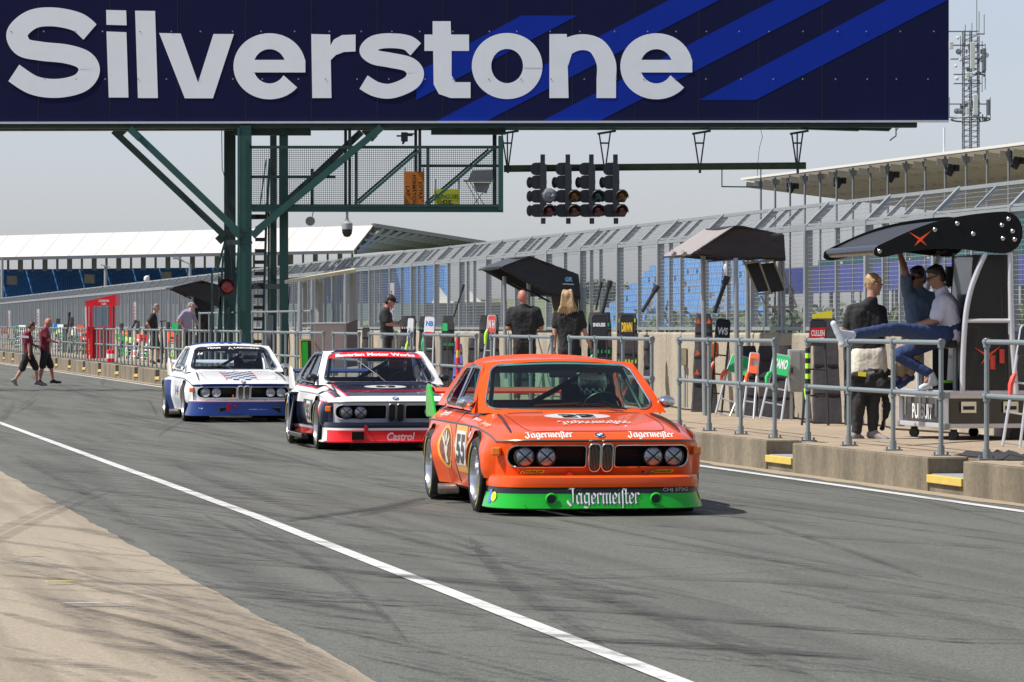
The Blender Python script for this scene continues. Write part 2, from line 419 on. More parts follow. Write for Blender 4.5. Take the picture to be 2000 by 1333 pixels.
# pale concrete apron with a ragged edge
mb = MB(); rows = []; s = -15
while s <= 300:
    e = 2.63 + 0.008 * math.sin(s * 1.7) + random.uniform(-.014, .014)
    rows.append([(-40, s, zr(s) + .008), (e, s, zr(s) + .008)]); s += 0.3 if s < 60 else 6
mb.grid(rows, flip=True); o = mb.build('apron', M_apron); o.rotation_euler = (0, 0, A); o['kind'] = 'structure'
LT = [(-15, 3.87), (17, 3.89), (20, 3.915), (27, 3.965), (33, 4.02), (41, 4.02), (66, 3.95), (400, 3.95)]
mb = MB(); rows = []; s = -15
while s <= 400:
    e = lerp_tab(LT, s); rows.append([(e - .057, s, zr(s) + .010), (e + .057, s, zr(s) + .010)]); s += 2 if s < 90 else 15
mb.grid(rows, flip=True); o = mb.build('lane_line', M_white_line); o.rotation_euler = (0, 0, A); o['kind'] = 'structure'
lane_sheet('kerbside_line', 10.32, 10.44, -15, 400, 0.010, M_white_line)
M_sand = mat('sandy_grit', (0.30, 0.24, 0.17), 0.95, 0, 0.2, 8, 0.5)
mb = MB(); rows = []; s = 20
while s <= 400:
    e = 10.62 + random.uniform(-.06, .06); rows.append([(e, s, zr(s) + .008), (10.84, s, zr(s) + .008)]); s += 0.7 if s < 140 else 8
mb.grid(rows, flip=True); o = mb.build('gutter_grit', M_sand); o.rotation_euler = (0, 0, A); o['kind'] = 'structure'
# tyre marks: long curved strips of rubber
mb = MB(); rnd = random.Random(3)
mb2 = MB()
def strip(pts, wd, z, dark=False):
    rows = []
    for i, p in enumerate(pts):
        q0 = pts[max(i - 1, 0)]; q1 = pts[min(i + 1, len(pts) - 1)]
        dx, dy = q1[0] - q0[0], q1[1] - q0[1]; L = math.hypot(dx, dy) or 1; nx, ny = -dy / L, dx / L
        ww = wd * (0.15 + 0.85 * max(0, math.sin(math.pi * i / (len(pts) - 1))) ** .5) / 2
        p3 = (p[0], p[1]); zz = zr(-p[0] * SA + p[1] * CA) + z
        rows.append([(p3[0] + nx * ww, p3[1] + ny * ww, zz), (p3[0] - nx * ww, p3[1] - ny * ww, zz)])
    (mb2 if dark else mb).grid(rows)
def gp(x, y): Z = F * EYE / (y - HY); return ((x - 1000) / F * Z, Z)
k = 0
near = [[(0, 1128), (260, 1145), (420, 1150), (600, 1172)], [(0, 1152), (300, 1165), (520, 1190)], [(120, 1185), (320, 1235), (520, 1300), (600, 1312)],
        [(0, 1060), (200, 1085), (330, 1090)], [(0, 1200), (140, 1235), (300, 1262)], [(0, 985), (60, 988), (130, 985)], [(0, 1025), (140, 1035), (260, 1060)],
        [(330, 1095), (600, 1110), (900, 1140), (1300, 1165)], [(160, 955), (420, 990), (700, 1030), (1000, 1050)], [(440, 1160), (600, 1178), (760, 1205)],
        [(0, 1290), (160, 1305), (300, 1330)], [(700, 1010), (820, 985), (1000, 960)], [(560, 1020), (740, 995), (830, 975)], 
        [(0, 880), (300, 900), (640, 915), (800, 912)], [(0, 850), (260, 862), (520, 880)], [(400, 1010), (560, 1075), (700, 1095)], 
        [(960, 1190), (1200, 1200), (1500, 1225), (1900, 1260)], [(1000, 1240), (1300, 1262), (1700, 1290)], [(1100, 1130), (1500, 1140), (1990, 1185)],
        [(1180, 1060), (1450, 1090), (1800, 1140)], [(1240, 1025), (1500, 1045), (1990, 1075)], [(780, 1240), (900, 1236), (960, 1228)], [(0, 940), (80, 948), (200, 975)],
        [(60, 1170), (260, 1195), (430, 1210)], [(200, 1260), (400, 1290), (560, 1333)], [(0, 1100), (120, 1112), (300, 1122)], [(700, 1120), (1000, 1150), (1200, 1180)],
        [(1400, 1000), (1600, 1060), (1800, 1130)], [(0, 800), (200, 812), (420, 838)], [(0, 770), (140, 776), (300, 790)]]
for pts in near:
    for rep in range(2 if rnd.random() < .6 else 1):
        dy = rnd.uniform(-6, 6) if rep else 0
        c = catmull([(*gp(x, y + dy), 0) for x, y in pts], 10); strip([(p.x, p.y) for p in c], rnd.uniform(.06, .17), .013 + .0002 * k, pts[0][0] < 130 and pts[0][1] > 950); k += 1
for i in range(230):
    x0 = rnd.choice([rnd.uniform(-250, 1900), rnd.uniform(-250, 800)]); y0 = rnd.choice([rnd.uniform(755, 1000), rnd.uniform(800, 1330)]); L_ = rnd.uniform(200, 800); sl_ = rnd.uniform(.0, .13) * (y0 - 560) / 400; cv = rnd.uniform(-.05, .06)
    c = catmull([(*gp(x0 + L_ * q, min(1400, max(740, y0 + L_ * (sl_ * q + cv * q * q)))), 0) for q in (0, .25, .5, .75, 1)], 6)
    c = [p for p in c if 2.7 < p.x * CA + p.y * SA < 10.3]
    if len(c) > 6: strip([(p.x, p.y) for p in c], rnd.uniform(.03, .10), .013 + .0002 * k); k += 1
for i in range(60):
    t = rnd.uniform(-3, 10.0); s0 = rnd.uniform(16, 120); Ls = rnd.uniform(8, 30); a = rnd.uniform(-.14, .14); b2 = rnd.uniform(-.05, .05)
    c = []
    for j in range(14):
        q = j / 13; ss = s0 + Ls * q; tt = t + a * Ls * q + b2 * Ls * q * q; tt = min(tt, 10.2); p = LW(tt, ss); c.append((p.x, p.y))
    strip(c, rnd.uniform(.05, .14), .013 + .0002 * k); k += 1
for i in range(46):
    x0 = rnd.uniform(-80, 500); y0 = rnd.uniform(930 + max(0, x0) * .62, 1330); L_ = rnd.uniform(90, 330)
    c = catmull([(*gp(x0 + L_ * q, y0 + L_ * (.10 * q + .10 * q * q) * (y0 - 648) / 400), 0) for q in (0, .33, .66, 1)], 6)
    c = [p for p in c if p.x * CA + p.y * SA < 2.7]
    if len(c) > 4: strip([(p.x, p.y) for p in c], rnd.uniform(.02, .07), .013 + .0002 * k, True); k += 1
o = mb2.build('apron_tyre_marks', M_rubber2); o['kind'] = 'structure'
o = mb.build('tyre_marks', M_rubber); o['kind'] = 'structure'
mb = MB(); mb.grid([[(x, y, z) for x in (-260, -80, 0, 80, 260)] for y, z in ((-48, -.1), (-60, 9), (-90, 15))]); o = mb.build('added_reflection_bank', mat('added_bank_dark_green', (.035, .05, .02), .9, 0, .4, .3)); o['kind'] = 'structure'  # unseen bank added behind the camera to darken reflections in the car paint
# small painted survey marks on the apron
mb = MB()
for (x0, x1, y, mi) in ((28, 82, 1091, 0), (90, 142, 1146, 0), (122, 256, 1189, 1)):
    a = Vector((*gp(x0, y), .03)); b = Vector((*gp(x1, y - 1.5), .03)); mb.beam(a, b, .035, .002, mi)
o = mb.build('survey_marks', [M_yellow_line, M_white_line]); o['kind'] = 'structure'

# raised pit-wall platform with a step notch every 6.2 m
PER = 6.2; S_gap0 = s_at(1847, 10.84) - 0.55
mb = MB(); TK0, TK1 = 10.84, 13.87
gaps = [S_gap0 + (k * PER) for k in range(-2, 58)]
GAPW = 1.15
prev = 20.0
def pbox(t0, t1, s0, s1, z0a, ztop):
    z0, z1 = ztop(s0), ztop(s1)
    vs = [(t0, s0, z0a), (t1, s0, z0a), (t1, s1, z0a), (t0, s1, z0a), (t0, s0, z0), (t1, s0, z0), (t1, s1, z1), (t0, s1, z1)]
    mb.add(vs, [(0, 3, 2, 1), (4, 5, 6, 7), (0, 1, 5, 4), (1, 2, 6, 5), (2, 3, 7, 6), (3, 0, 4, 7)])
for gs in gaps:
    pbox(TK0, TK0 + .40, prev, gs, -.1, zp); prev = gs + GAPW
    pbox(TK0 + .02, TK0 + .40, gs, gs + GAPW, -.1, lambda s: zr(s) + .5 * (zp(s) - zr(s)))
pbox(TK0 + .40, TK1 + .2, 20, 45, -.1, lambda s: zp(s) - .002); pbox(TK0 + .40, TK1 + .2, 45, 400, -.1, lambda s: zp(s) - .002)
o = mb.build('pavement', [M_kerb], bevel=.012); o.rotation_euler = (0, 0, A); o['kind'] = 'structure'
mb = MB(); prev = 20
for gs in gaps:
    z0, z1 = zp(prev) + .003, zp(gs) + .003
    mb.add([(TK0 + .012, prev + .01, z0), (TK0 + .40, prev + .01, z0), (TK0 + .40, gs - .01, z1), (TK0 + .012, gs - .01, z1)], [(0, 1, 2, 3)]); prev = gs + GAPW
mb.add([(TK0 + .401, 20, zp(20) + .003), (TK1, 20, zp(20) + .003), (TK1, 45, zp(45) + .003), (TK0 + .401, 45, zp(45) + .003), (TK1, 400, zp(400) + .003), (TK0 + .401, 400, zp(400) + .003)], [(0, 1, 2, 3), (3, 2, 4, 5)])
o = mb.build('walkway_surface', M_plat); o.rotation_euler = (0, 0, A); o['kind'] = 'structure'
# yellow step nosings
wheres = ['nearest the camera, under the man with blond hair and the carbon cart', 'second nearest the camera, right of the orange car', 'third from the camera, behind the orange car']
st0 = None; n_ = 0
for k, gs in enumerate(gaps):
    zt = zr(gs) + .5 * (zp(gs) - zr(gs))
    if gs < 30 or gs > 190: continue
    p = LW(TK0, gs + GAPW / 2, zt)
    lab = 'yellow step edge plate in the platform kerb, number %s from the camera end' % ['first', 'second', 'third', 'fourth', 'fifth', 'sixth', 'seventh', 'eighth', 'ninth', 'tenth'][n_] if n_ < 10 else 'small yellow step edge plate in the far end of the platform kerb'
    if st0 is None:
        st0 = root('step', lab, 'step', p, A, 'yellow edged steps in the kerb')
        mb = MB(); mb.box((.01, 0, -.035), (.05, GAPW - .04, .075)).build('edge_plate', M_yel, st0, bevel=.006)
        mb = MB(); mb.box((.19, 0, .004), (.31, GAPW - .06, .012)).build('tread', M_grey, st0)
    else: copy_tree(st0, p, label=lab)
    n_ += 1

# concrete pit wall
mb = MB(); s = 25.0; i = 0
while s < 400:
    L_ = 3.05; z0, z1 = 1.47 + zr(s), 1.47 + zr(s + L_)
    rec = 0.0 if i % 7 else 0.05
    mb.add([(TK1 + rec, s + .012, 0), (TK1 + .42, s + .012, 0), (TK1 + .42, s + L_ - .012, 0), (TK1 + rec, s + L_ - .012, 0),
            (TK1 + rec, s + .012, z0), (TK1 + .42, s + .012, z0), (TK1 + .42, s + L_ - .012, z1), (TK1 + rec, s + L_ - .012, z1)],
           [(0, 3, 2, 1), (4, 5, 6, 7), (0, 1, 5, 4), (1, 2, 6, 5), (2, 3, 7, 6), (3, 0, 4, 7)])
    s += L_; i += 1
wall = root('pit_wall', 'long pale concrete pit wall under the wire fence', 'wall', (0, 0, 0), A)
mb.build('wall', M_wall, wall, bevel=.03)

# ---------------------------------------------------------------- debris fence (real wires)
FT = TK1 + .20
fence = root('debris_fence', 'tall galvanised wire mesh fence with bent top standing on the pit wall', 'fence', (0, 0, 0), A)
def zf(s): return zr(s)
posts = []; s = s_at(1578, FT); 
while s > 34: s -= 3.05
first = True; far = MB(); k = 0; pm = None
def post_mb(w_, d_, s=0.0, z=0.0, mbx=None):
    m_ = mbx or MB(); ft = FT if mbx is not None else 0.0
    m_.box((ft, s, z + 1.45 + .73), (d_, w_, 1.46))
    m_.beam((ft, s, z + 2.90), (ft + .32, s, z + 3.22), w_, d_ * .8, up=Vector((0, 1, 0)))
    return m_
pa = post_mb(.095, .11); me_a = None; me_r = None
sp = []
while s < 400:
    sp.append(s); s += 3.05
n_rust = 0
for i, s in enumerate(sp):
    ribs = [1.52] + ([2.3] if i % 2 else [])
    if i < 34:
        if me_a is None: a_ = pa.build('post', M_galv, fence); me_a = a_
        else: a_ = me_a.copy(); col.objects.link(a_); a_.parent = fence
        a_.location = (FT, s, zf(s))
        for rb in ribs:
            if me_r is None: r_ = post_mb(.05, .06).build('rib', M_galv, fence); me_r = r_
            else: r_ = me_r.copy(); col.objects.link(r_); r_.parent = fence
            r_.location = (FT, s + rb, zf(s))
    else:
        post_mb(.095, .11, s, zf(s), far)
        for rb in ribs: post_mb(.05, .06, s + rb, zf(s), far)
o = far.build('far_posts', M_galv, fence); o['kind'] = 'stuff'
# horizontal frame rails
mb = MB()
for i in range(len(sp) - 1):
    a, b = sp[i], sp[i + 1]
    for (dt, z, w_) in ((0, 1.53, .05), (0, 2.88, .05), (.32, 3.22, .045), (.02, 2.93, .03)):
        mb.beam((FT + dt - .02, a, z + zf(a)), (FT + dt - .02, b, z + zf(b)), w_, w_)
mb.build('frame_rail', M_galv, fence)
# thin wires
M_wire = mat('fence_wire', (0.40, 0.42, 0.42), 0.45, 0.4, 0.1, 3)
mb = MB()
s = sp[0]; wr = .0019
while s < 395:
    stp = .060 if s < 170 else .12
    w2 = wr if s < 170 else wr * 1.6
    z = zf(s)
    for (p, q) in (((FT, s, z + 1.55), (FT, s, z + 2.88)), ((FT + .01, s, z + 2.92), (FT + .31, s, z + 3.21))):
        p = Vector(p); q = Vector(q); b = len(mb.v)
        mb.add([p + Vector((-w2, -w2, 0)), p + Vector((-w2, w2, 0)), p + Vector((w2, 0, 0)), q + Vector((-w2, -w2, 0)), q + Vector((-w2, w2, 0)), q + Vector((w2, 0, 0))],
               [(0, 1, 4, 3), (1, 2, 5, 4), (2, 0, 3, 5)])
    s += stp
for i in range(0, len(sp) - 1, 2):
    a, b = sp[i], sp[min(i + 2, len(sp) - 1)]
    z = 1.58
    while z < 2.87:
        mb.beam((FT - .008, a, z + zf(a)), (FT - .008, b, z + zf(b)), .0035, .0042); z += .056
    for q in (.07, .13, .19, .25): mb.beam((FT + q, a, 2.90 + q + zf(a)), (FT + q, b, 2.90 + q + zf(b)), .004, .004)
mb.build('wire_mesh', M_wire, fence)

# ---------------------------------------------------------------- railings along the platform edge
RT = 11.10
def railing(n_bays, L_, label, s0, group='scaffold tube railings along the platform edge', h=1.1, base=0.0, mid=.53, tt=RT):
    p = LW(tt, s0, zp(s0) + base); sl = math.atan(.0022)
    r_ = root('guard_railing', label, 'railing', p, LROT.to_3x3() @ Matrix.Rotation(sl, 3, 'X'), group)
    for (nm, z) in (('top_rail', h - .024), ('middle_rail', h * mid)):
        mb = MB(); mb.tube([(0, 0, z), (0, L_, z)], .024, 10)
        if nm == 'top_rail':
            for q in (0, L_): mb.lathe([(0, -.036), (.025, -.034), (.036, -.012), (.036, .014), (.024, .034), (0, .036)], Matrix.Translation((0, q, z)), 10)
        mb.build(nm, M_rail, r_, smooth=True)
    for i in range(n_bays + 1):
        y = L_ * i / n_bays; mb = MB()
        mb.tube([(0, 0, .01), (0, 0, h - .03)], .024, 10)
        for z in (h * mid, h - .024): mb.tube([(0, 0, z - .05), (0, 0, z + .03)], .034, 10)
        for z in (h * mid, h - .024): mb.tube([(0, -.04, z), (0, .04, z)], .034, 10)
        mb.tube([(0, 0, .0), (0, 0, .10)], .035, 10)
        if base == 0: mb.box((0, 0, .006), (.17, .10, .014))
        for q in (-1, 1): mb.tube([(q * .065, 0, .01), (q * .065, 0, .04)], .011, 6)
        o = mb.build('post', M_rail, r_, smooth=True); o.location = (0, y, 0)
    return r_
ordn = ['first', 'second', 'third', 'fourth', 'fifth', 'sixth', 'seventh', 'eighth', 'ninth', 'tenth', 'eleventh', 'twelfth']
secs = []
RL = {0: 'grey tube railing cut off by the right edge, in front of the carbon cart', 1: 'grey tube railing in front of the blond man, with a foot resting on it',
      2: 'grey tube railing right of the orange car, before the green pit boards', 3: 'grey tube railing behind the orange car roof, between the woman and the bare wall',
      4: 'grey tube railing in front of the bald man in black', 5: 'grey tube railing with a red and yellow post, left of the bald man',
      6: 'grey tube railing in front of the man in the black cap', 7: 'short grey tube railing in front of the dark cabinet door'}
rail_x = [(2210, 1927), (1838, 1578), (1513, 1327), (1273, 1113), (1078, 960), (930, 829), (803, 722), (701, 651), (632, 493)]
RAILS = []
for i, (xr, xl) in enumerate(rail_x):
    s0, s1 = s_at(xr, RT), s_at(xl, RT); L_ = s1 - s0
    nb = 3 if L_ > 3.6 else 2
    if i == 8: nb = 6
    if i == 3: nb = 3
    RAILS.append(railing(nb, L_, RL.get(i, 'long grey tube railing between the white and the black roofed car'), s0))
s = s_at(470, RT); i = 0
while s < 190:
    lab = 'far grey tube railing behind the white car and left of it, %s from the gantry' % ordn[i] if i < 12 else 'far grey tube railing, one of the last small ones toward the left edge'
    RAILS.append(railing(4, 5.0, lab, s)); s += PER; i += 1
# painted red / yellow post sleeve on railing 5
ch = [c for c in RAILS[5].children if c.name.startswith('post')][1]
mb = MB(); mb.tube([(0, 0, .12), (0, 0, .72)], .034, 10, 0); mb.tube([(0, 0, .721), (0, 0, .84)], .0345, 10, 1); mb.tube([(0, 0, .841), (0, 0, 1.03)], .034, 10, 0)
o = mb.build('sleeve', [M_red, M_yel], RAILS[5], smooth=True); o.location = ch.location
ch = [c for c in RAILS[1].children if c.name.startswith('post')][3]
mb = MB()
for q in range(9): mb.tube([(0, 0, .5 + q * .055), (0, 0, .5 + q * .055 + .054)], .03, 10, q % 2)
mb.build('hazard_tape', [M_black, M_lime], RAILS[1]).location = ch.location
# raised railings beside the gantry legs
for (xr, xl, lab) in ((748 - 140, 493, 'raised grey tube railing right of the green gantry leg'), (470, 390, 'raised grey tube railing left of the green gantry leg')):
    s0, s1 = s_at(xr, RT + .6), s_at(xl, RT + .6)
    r_ = railing(4, s1 - s0, lab, s0, h=1.55, mid=.68, tt=RT + .6)
# ================================================================ GANTRY
GZ = 98.0; K = GZ / F                       # metres per photo pixel at the gantry
M_navy = mat('sign_navy', (0.010, 0.012, 0.048), 0.75, 0, 0.14, 1.2, spec=.08)
M_sblue = mat('sign_blue', (0.008, 0.030, 0.30), 0.75, 0, 0.10, 1.2, spec=.08)
M_swhite = mat('sign_white', (0.80, 0.82, 0.84), 0.5, 0, 0.05, 3)
def G(x, y, dz=0.0): return P(x, y, GZ + dz)
sign = root('advertising_board', 'huge navy board reading Silverstone in white across the top of the picture', 'sign', G(900, 241))
sfn = lambda off: (lambda x, y: G(x, y, off))
mb = MB(); mb.prism([(-520, 240), (1853, 236), (1853, -75), (-520, -75)], sfn(0), (0, .16, 0))
mb.build('panel', M_navy, sign, world=True)
mb = MB()
def clipped(poly):
    return poly
def sheet(mb, poly, off, mi=0):
    vs, fs = cdt_fill(poly, step=400); mb.add([G(p[0], p[1], off) for p in vs], fs, mi)
for q in ([(1365, 196), (1475, 196), (2000 - 10, -75), (1853, -75), (1853, -5), (1853, -72)],):
    pass
def sl(x0, y0, y1, k=-.52): return x0 + (y1 - y0) / k
T_ = -74
for (xa, xb, yb) in ((1060, 1172, 236), (852, 950, 237)):
    sheet(mb, [(xa, yb), (xb, yb), (sl(xb, yb, T_), T_), (sl(xa, yb, T_), T_)], -.004)
sheet(mb, [(1365, 196), (1475, 196), (1852, 0), (1852, -63)], -.004)
sheet(mb, [(1018, 31), (1128, 31), (813, 196), (813, 142)], -.004)
mb.build('stripe', M_sblue, sign, world=True)
mb = MB()
for x in (-52, 75, 215, 347, 480, 608, 737, 865, 990, 1118, 1240, 1365, 1482, 1606, 1730): mb.box(G(x, 82, -.0015), (.012, .004, 3.7))
mb.build('panel_seam', M_black, sign, world=True)
mb = MB(); rr_ = random.Random(5)
for x in range(20, 1850, 62):
    for y in (62, 155): mb.lathe([(0.001, .006), (.018, .004), (.018, 0)], Matrix.Translation(G(x + rr_.uniform(-6, 6), y, -.013)) @ Matrix.Rotation(math.pi / 2, 4, 'X'), 8)
mb.build('rivets', M_galv, sign, world=True)
mb = MB(); mb.beam(G(-520, 241.5, -.02), G(1853, 237.5, -.02), .10, .05); mb.build('bottom_trim', M_alu, sign, world=True)
# letters
def letter(polys, nm='letter'):
    mb = MB(); off = -.008
    for vs, fs in polys:
        if len(fs) > 12 and all(len(f) == 4 for f in fs):
            for f in fs: mb.add([G(vs[i][0], vs[i][1], off) for i in f], [(0, 1, 2, 3)]); off -= .00008
        else: mb.add([G(p[0], p[1], off) for p in vs], fs)
        off -= .0008
    return mb.build(nm, M_swhite, sign, world=True)
def stroke(path, wh, wv, n=10, smooth=True):
    L, R = stroke2d(path, lambda t: math.hypot(wh * t.x, wv * t.y), n, smooth)
    N = len(L); vs = [(p.x, p.y) for p in L + R]
    return vs, [(i, i + 1, N + i + 1, N + i) for i in range(N - 1)]
def poly(p): return cdt_fill(p, step=500)
def ell(cx, cy, rx, ry, a0, a1, n=28): return [(cx + rx * math.cos(math.radians(a0 + (a1 - a0) * k / n)), cy + ry * math.sin(math.radians(a0 + (a1 - a0) * k / n))) for k in range(n + 1)]
letter([stroke([(176, 63), (150, 43), (103, 33.5), (62, 39), (34, 65), (45, 92), (80, 100.5), (130, 106), (164, 118), (174, 140), (156, 163), (112, 173), (66, 167), (27, 143)], 37, 42)])
letter([poly([(207.5, 20), (246.5, 21), (247.5, 50), (208, 49)]), poly([(208, 62), (247, 63.5), (251, 191), (212.5, 191)])])
letter([poly([(264, 21.5), (303, 22), (308.5, 192), (269.5, 192)])])
letter([poly([(311, 65), (353, 66), (387, 162), (417, 67), (457, 67), (416, 192.5), (361, 192.5)])])
def e_(cx): return [stroke(ell(cx, 130, 51, 49, -4, -323, 44), 31, 39, 1, False), poly([(cx - 34, 117.5), (cx + 70, 117.5), (cx + 70, 142), (cx - 34, 142)])]
letter(e_(526.5))
letter([poly([(608, 67), (645, 68), (647.5, 192), (610, 192)]), poly([(644, 120), (644, 92), (652, 78), (668, 69), (694.5, 68), (694.5, 101), (672, 102), (656, 108)])])
letter([stroke([(812, 97), (795, 84), (762, 80), (733, 84), (719, 99), (732, 112), (762, 118), (797, 126), (811, 143), (801, 163), (765, 178), (735, 175), (710, 161)], 29, 34)])
letter([poly([(845, 42), (880, 42), (881, 68), (916, 68), (916, 100), (882, 100), (882, 148), (890, 161), (919, 161), (919, 192), (880, 192), (857, 184), (847, 165), (846, 100), (829, 100), (829, 68), (845, 68)])])
letter([stroke(ell(990.5, 129.5, 50, 49, 0, 364, 56), 31, 38, 1, False)])
letter([poly([(1073, 67), (1107, 67), (1110.5, 192), (1073, 192)]), stroke([(1092, 122), (1104, 95), (1134, 83), (1165, 91), (1183.5, 122), (1184, 160), (1184, 192)], 31, 38)])
letter(e_(1282))
# the steel gantry
gan = root('start_gantry', 'dark green steel gantry on columns carrying the navy board', 'gantry', G(480, 744))
def gp_part(nm, fn, m=M_green):
    mb = MB(); fn(mb); return mb.build(nm, m, gan, world=True)
def GI(nm, x0, y0, x1, y1, w_, d_, dz=0.0, m=M_green, up=Vector((0, 1, 0))):
    gp_part(nm, lambda mb: mb.ibeam(G(x0, y0, dz), G(x1, y1, dz), w_, d_, up=up), m)
def GB(nm, x0, y0, x1, y1, w_, d_=None, dz=0.0, m=M_green):
    gp_part(nm, lambda mb: mb.beam(G(x0, y0, dz), G(x1, y1, dz), w_, d_ or w_, up=Vector((0, 1, 0))), m)
GB('column', 480, 246, 480, 752, .27, .27, .10)
gp_part('column_trim', lambda mb: (mb.beam(G(466, 250, -.1), G(466, 752, -.1), .05, .06, up=Vector((0, 1, 0))), mb.box(G(480, 452, -.05), (.32, .04, .06)), mb.box(G(480, 474, -.05), (.32, .04, .06))))
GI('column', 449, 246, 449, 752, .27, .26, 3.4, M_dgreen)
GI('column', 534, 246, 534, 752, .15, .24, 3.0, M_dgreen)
GI('column', 554, 246, 555, 752, .20, .24, .9, M_green)
GB('thin_column', 525, 405, 525, 752, .05, .06, 1.8, M_dgreen)
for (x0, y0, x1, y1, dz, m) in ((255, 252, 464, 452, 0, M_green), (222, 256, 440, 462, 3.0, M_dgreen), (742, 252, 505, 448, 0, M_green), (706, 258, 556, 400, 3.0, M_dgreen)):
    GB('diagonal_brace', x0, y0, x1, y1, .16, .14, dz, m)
for (x, y) in ((238, 256), (436, 462), (722, 262)): gp_part('gusset_plate', lambda mb: mb.box(G(x, y, 3.0), (.36, .1, .2), Matrix.Rotation(-.76 if x < 500 else .76, 3, 'Y').to_3x3()), M_dgreen)
for (x, y) in ((264, 262), (462, 455), (503, 452), (735, 258)): gp_part('gusset_plate', lambda mb: mb.box(G(x, y, -.0), (.34, .2, .16), Matrix.Rotation(.76 if x < 480 else -.76, 3, 'Y').to_3x3()))
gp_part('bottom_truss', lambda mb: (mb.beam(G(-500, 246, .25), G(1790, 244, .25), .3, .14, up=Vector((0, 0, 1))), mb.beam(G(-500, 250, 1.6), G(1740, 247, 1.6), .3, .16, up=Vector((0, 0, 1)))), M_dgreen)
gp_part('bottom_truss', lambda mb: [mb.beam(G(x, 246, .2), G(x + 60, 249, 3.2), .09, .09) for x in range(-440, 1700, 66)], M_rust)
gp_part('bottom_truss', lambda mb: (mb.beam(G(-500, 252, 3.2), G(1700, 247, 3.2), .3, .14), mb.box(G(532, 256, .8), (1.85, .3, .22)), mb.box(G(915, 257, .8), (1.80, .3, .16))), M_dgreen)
for (x, dz) in ((1640, .5), (1700, .8)): gp_part('hanger_plate', lambda mb: mb.box(G(x - 20, 252, dz), (1.4, .3, .07), Matrix.Rotation(.03, 3, 'Y').to_3x3()), M_dgreen)
gp_part('cable_bracket', lambda mb: (mb.beam(G(1750, 246, .3), G(1750, 266, .3), .03, .03), mb.beam(G(1758, 246, .3), G(1750, 256, .3), .02, .02), mb.tube([G(1750, 266, .3), G(1744, 270, .3), G(1738, 275, .3)], .02, 6)), M_galv)
# walkway cage hanging on the right
GI('floor_beam', 492, 408, 983, 409, .12, .13, 0, M_green, Vector((0, 0, 1)))
gp_part('floor_beam', lambda mb: mb.beam(G(492, 405, 1.6), G(975, 405, 1.6), .1, .14), M_dgreen)
gp_part('cage_floor', lambda mb: mb.box((G(492, 402.5, .8) + G(978, 402.5, .8)) / 2, (5.9, 1.5, .03)), M_dgreen)
GB('end_post', 978, 266, 978, 412, .12, .14); GB('end_post', 966, 262, 966, 405, .10, .12, 1.6, M_dgreen)
for y in (288, 346):
    GB('cage_rail', 488, y, 978 if y == 288 else 655, y, .07, .07, 0.0 if y == 288 else .1, M_dgreen)
GB('cage_rail', 820, 324, 975, 324, .06, .06, .1, M_dgreen)
for (x, y0, dz) in ((675, 252, 1.6), (683, 252, .4), (836, 290, 0), (696, 290, 0), (812, 252, 1.6), (820, 252, .5), (610, 330, 1.6)): GB('cage_post', x, y0, x, 336 if 800 < x < 830 else 404, .07, .07, dz, M_dgreen)
for (x0, y0, x1, y1) in ((700, 398, 822, 292), (838, 398, 962, 292)):
    GB('cage_brace', x0, y0, x1, y1, .06, .06, 0); GB('cage_brace', x0 - 8, y0, x1 - 8, y1, .05, .05, 1.6, M_dgreen)
GB('cage_brace', 560, 388, 700, 262, .06, .06, 1.6, M_dgreen)
mb = MB()
x = 492.0
while x < 974: mb.beam(G(x, 290, 1.65), G(x, 403, 1.65), .010, .010, up=Vector((0, 1, 0))); x += 4.1
y = 290
while y < 403: mb.beam(G(492, y, 1.66), G(974, y, 1.66), .010, .010); y += 4.1
mb.build('wire_mesh', mat('mesh_grey', (.10, .12, .13), .6), gan, world=True)
# open stairs behind the column
for q in range(15):
    mb = MB(); f_ = q / 14; mb.beam(G(500 - 8 * f_, 424 + f_ * 310, 1.0 + f_ * .3), G(519 - 8 * f_, 424 + f_ * 310, 1.0 + f_ * .3), .26, .085); mb.build('stair_tread', mat('stair_brown', (.035, .028, .022), .8), gan, world=True)
gp_part('stringer', lambda mb: (mb.beam(G(521, 398, 1.1), G(511, 748, 1.4), .05, .2, up=Vector((0, 1, 0))), mb.beam(G(527, 310, 1.1), G(522, 400, 1.1), .06, .06), mb.beam(G(520, 312, 1.1), G(508, 402, 1.1), .03, .03)))
for (x0, y0, x1, y1) in ((428, 540, 438, 748), (436, 500, 420, 748), (470, 420, 452, 700)): GB('ladder_rail', x0, y0, x1, y1, .05, .05, 2.2)
gp_part('side_frame', lambda mb: [mb.beam(G(a, b, 2.4), G(c, d, 2.4), .05, .05, up=Vector((0, 1, 0))) for (a, b, c, d) in ((414, 532, 414, 748), (414, 532, 424, 530), (424, 530, 440, 470), (436, 560, 424, 748), (447, 600, 430, 745))])
gp_part('cross_member', lambda mb: [mb.beam(G(a, y, .5), G(b, y, 2.6), .05, .12) for (a, b, y) in ((492, 552, 560), (492, 540, 424), (440, 470, 474))], M_dgreen)
gp_part('cable', lambda mb: (mb.tube([G(433, 256, .0), G(434, 330), G(440, 350), G(446, 420), G(455, 560)], .010, 5), mb.tube([G(566, 560, .8), G(562, 620, .8), G(566, 680, .8), G(560, 745, .8)], .012, 5)), M_black)
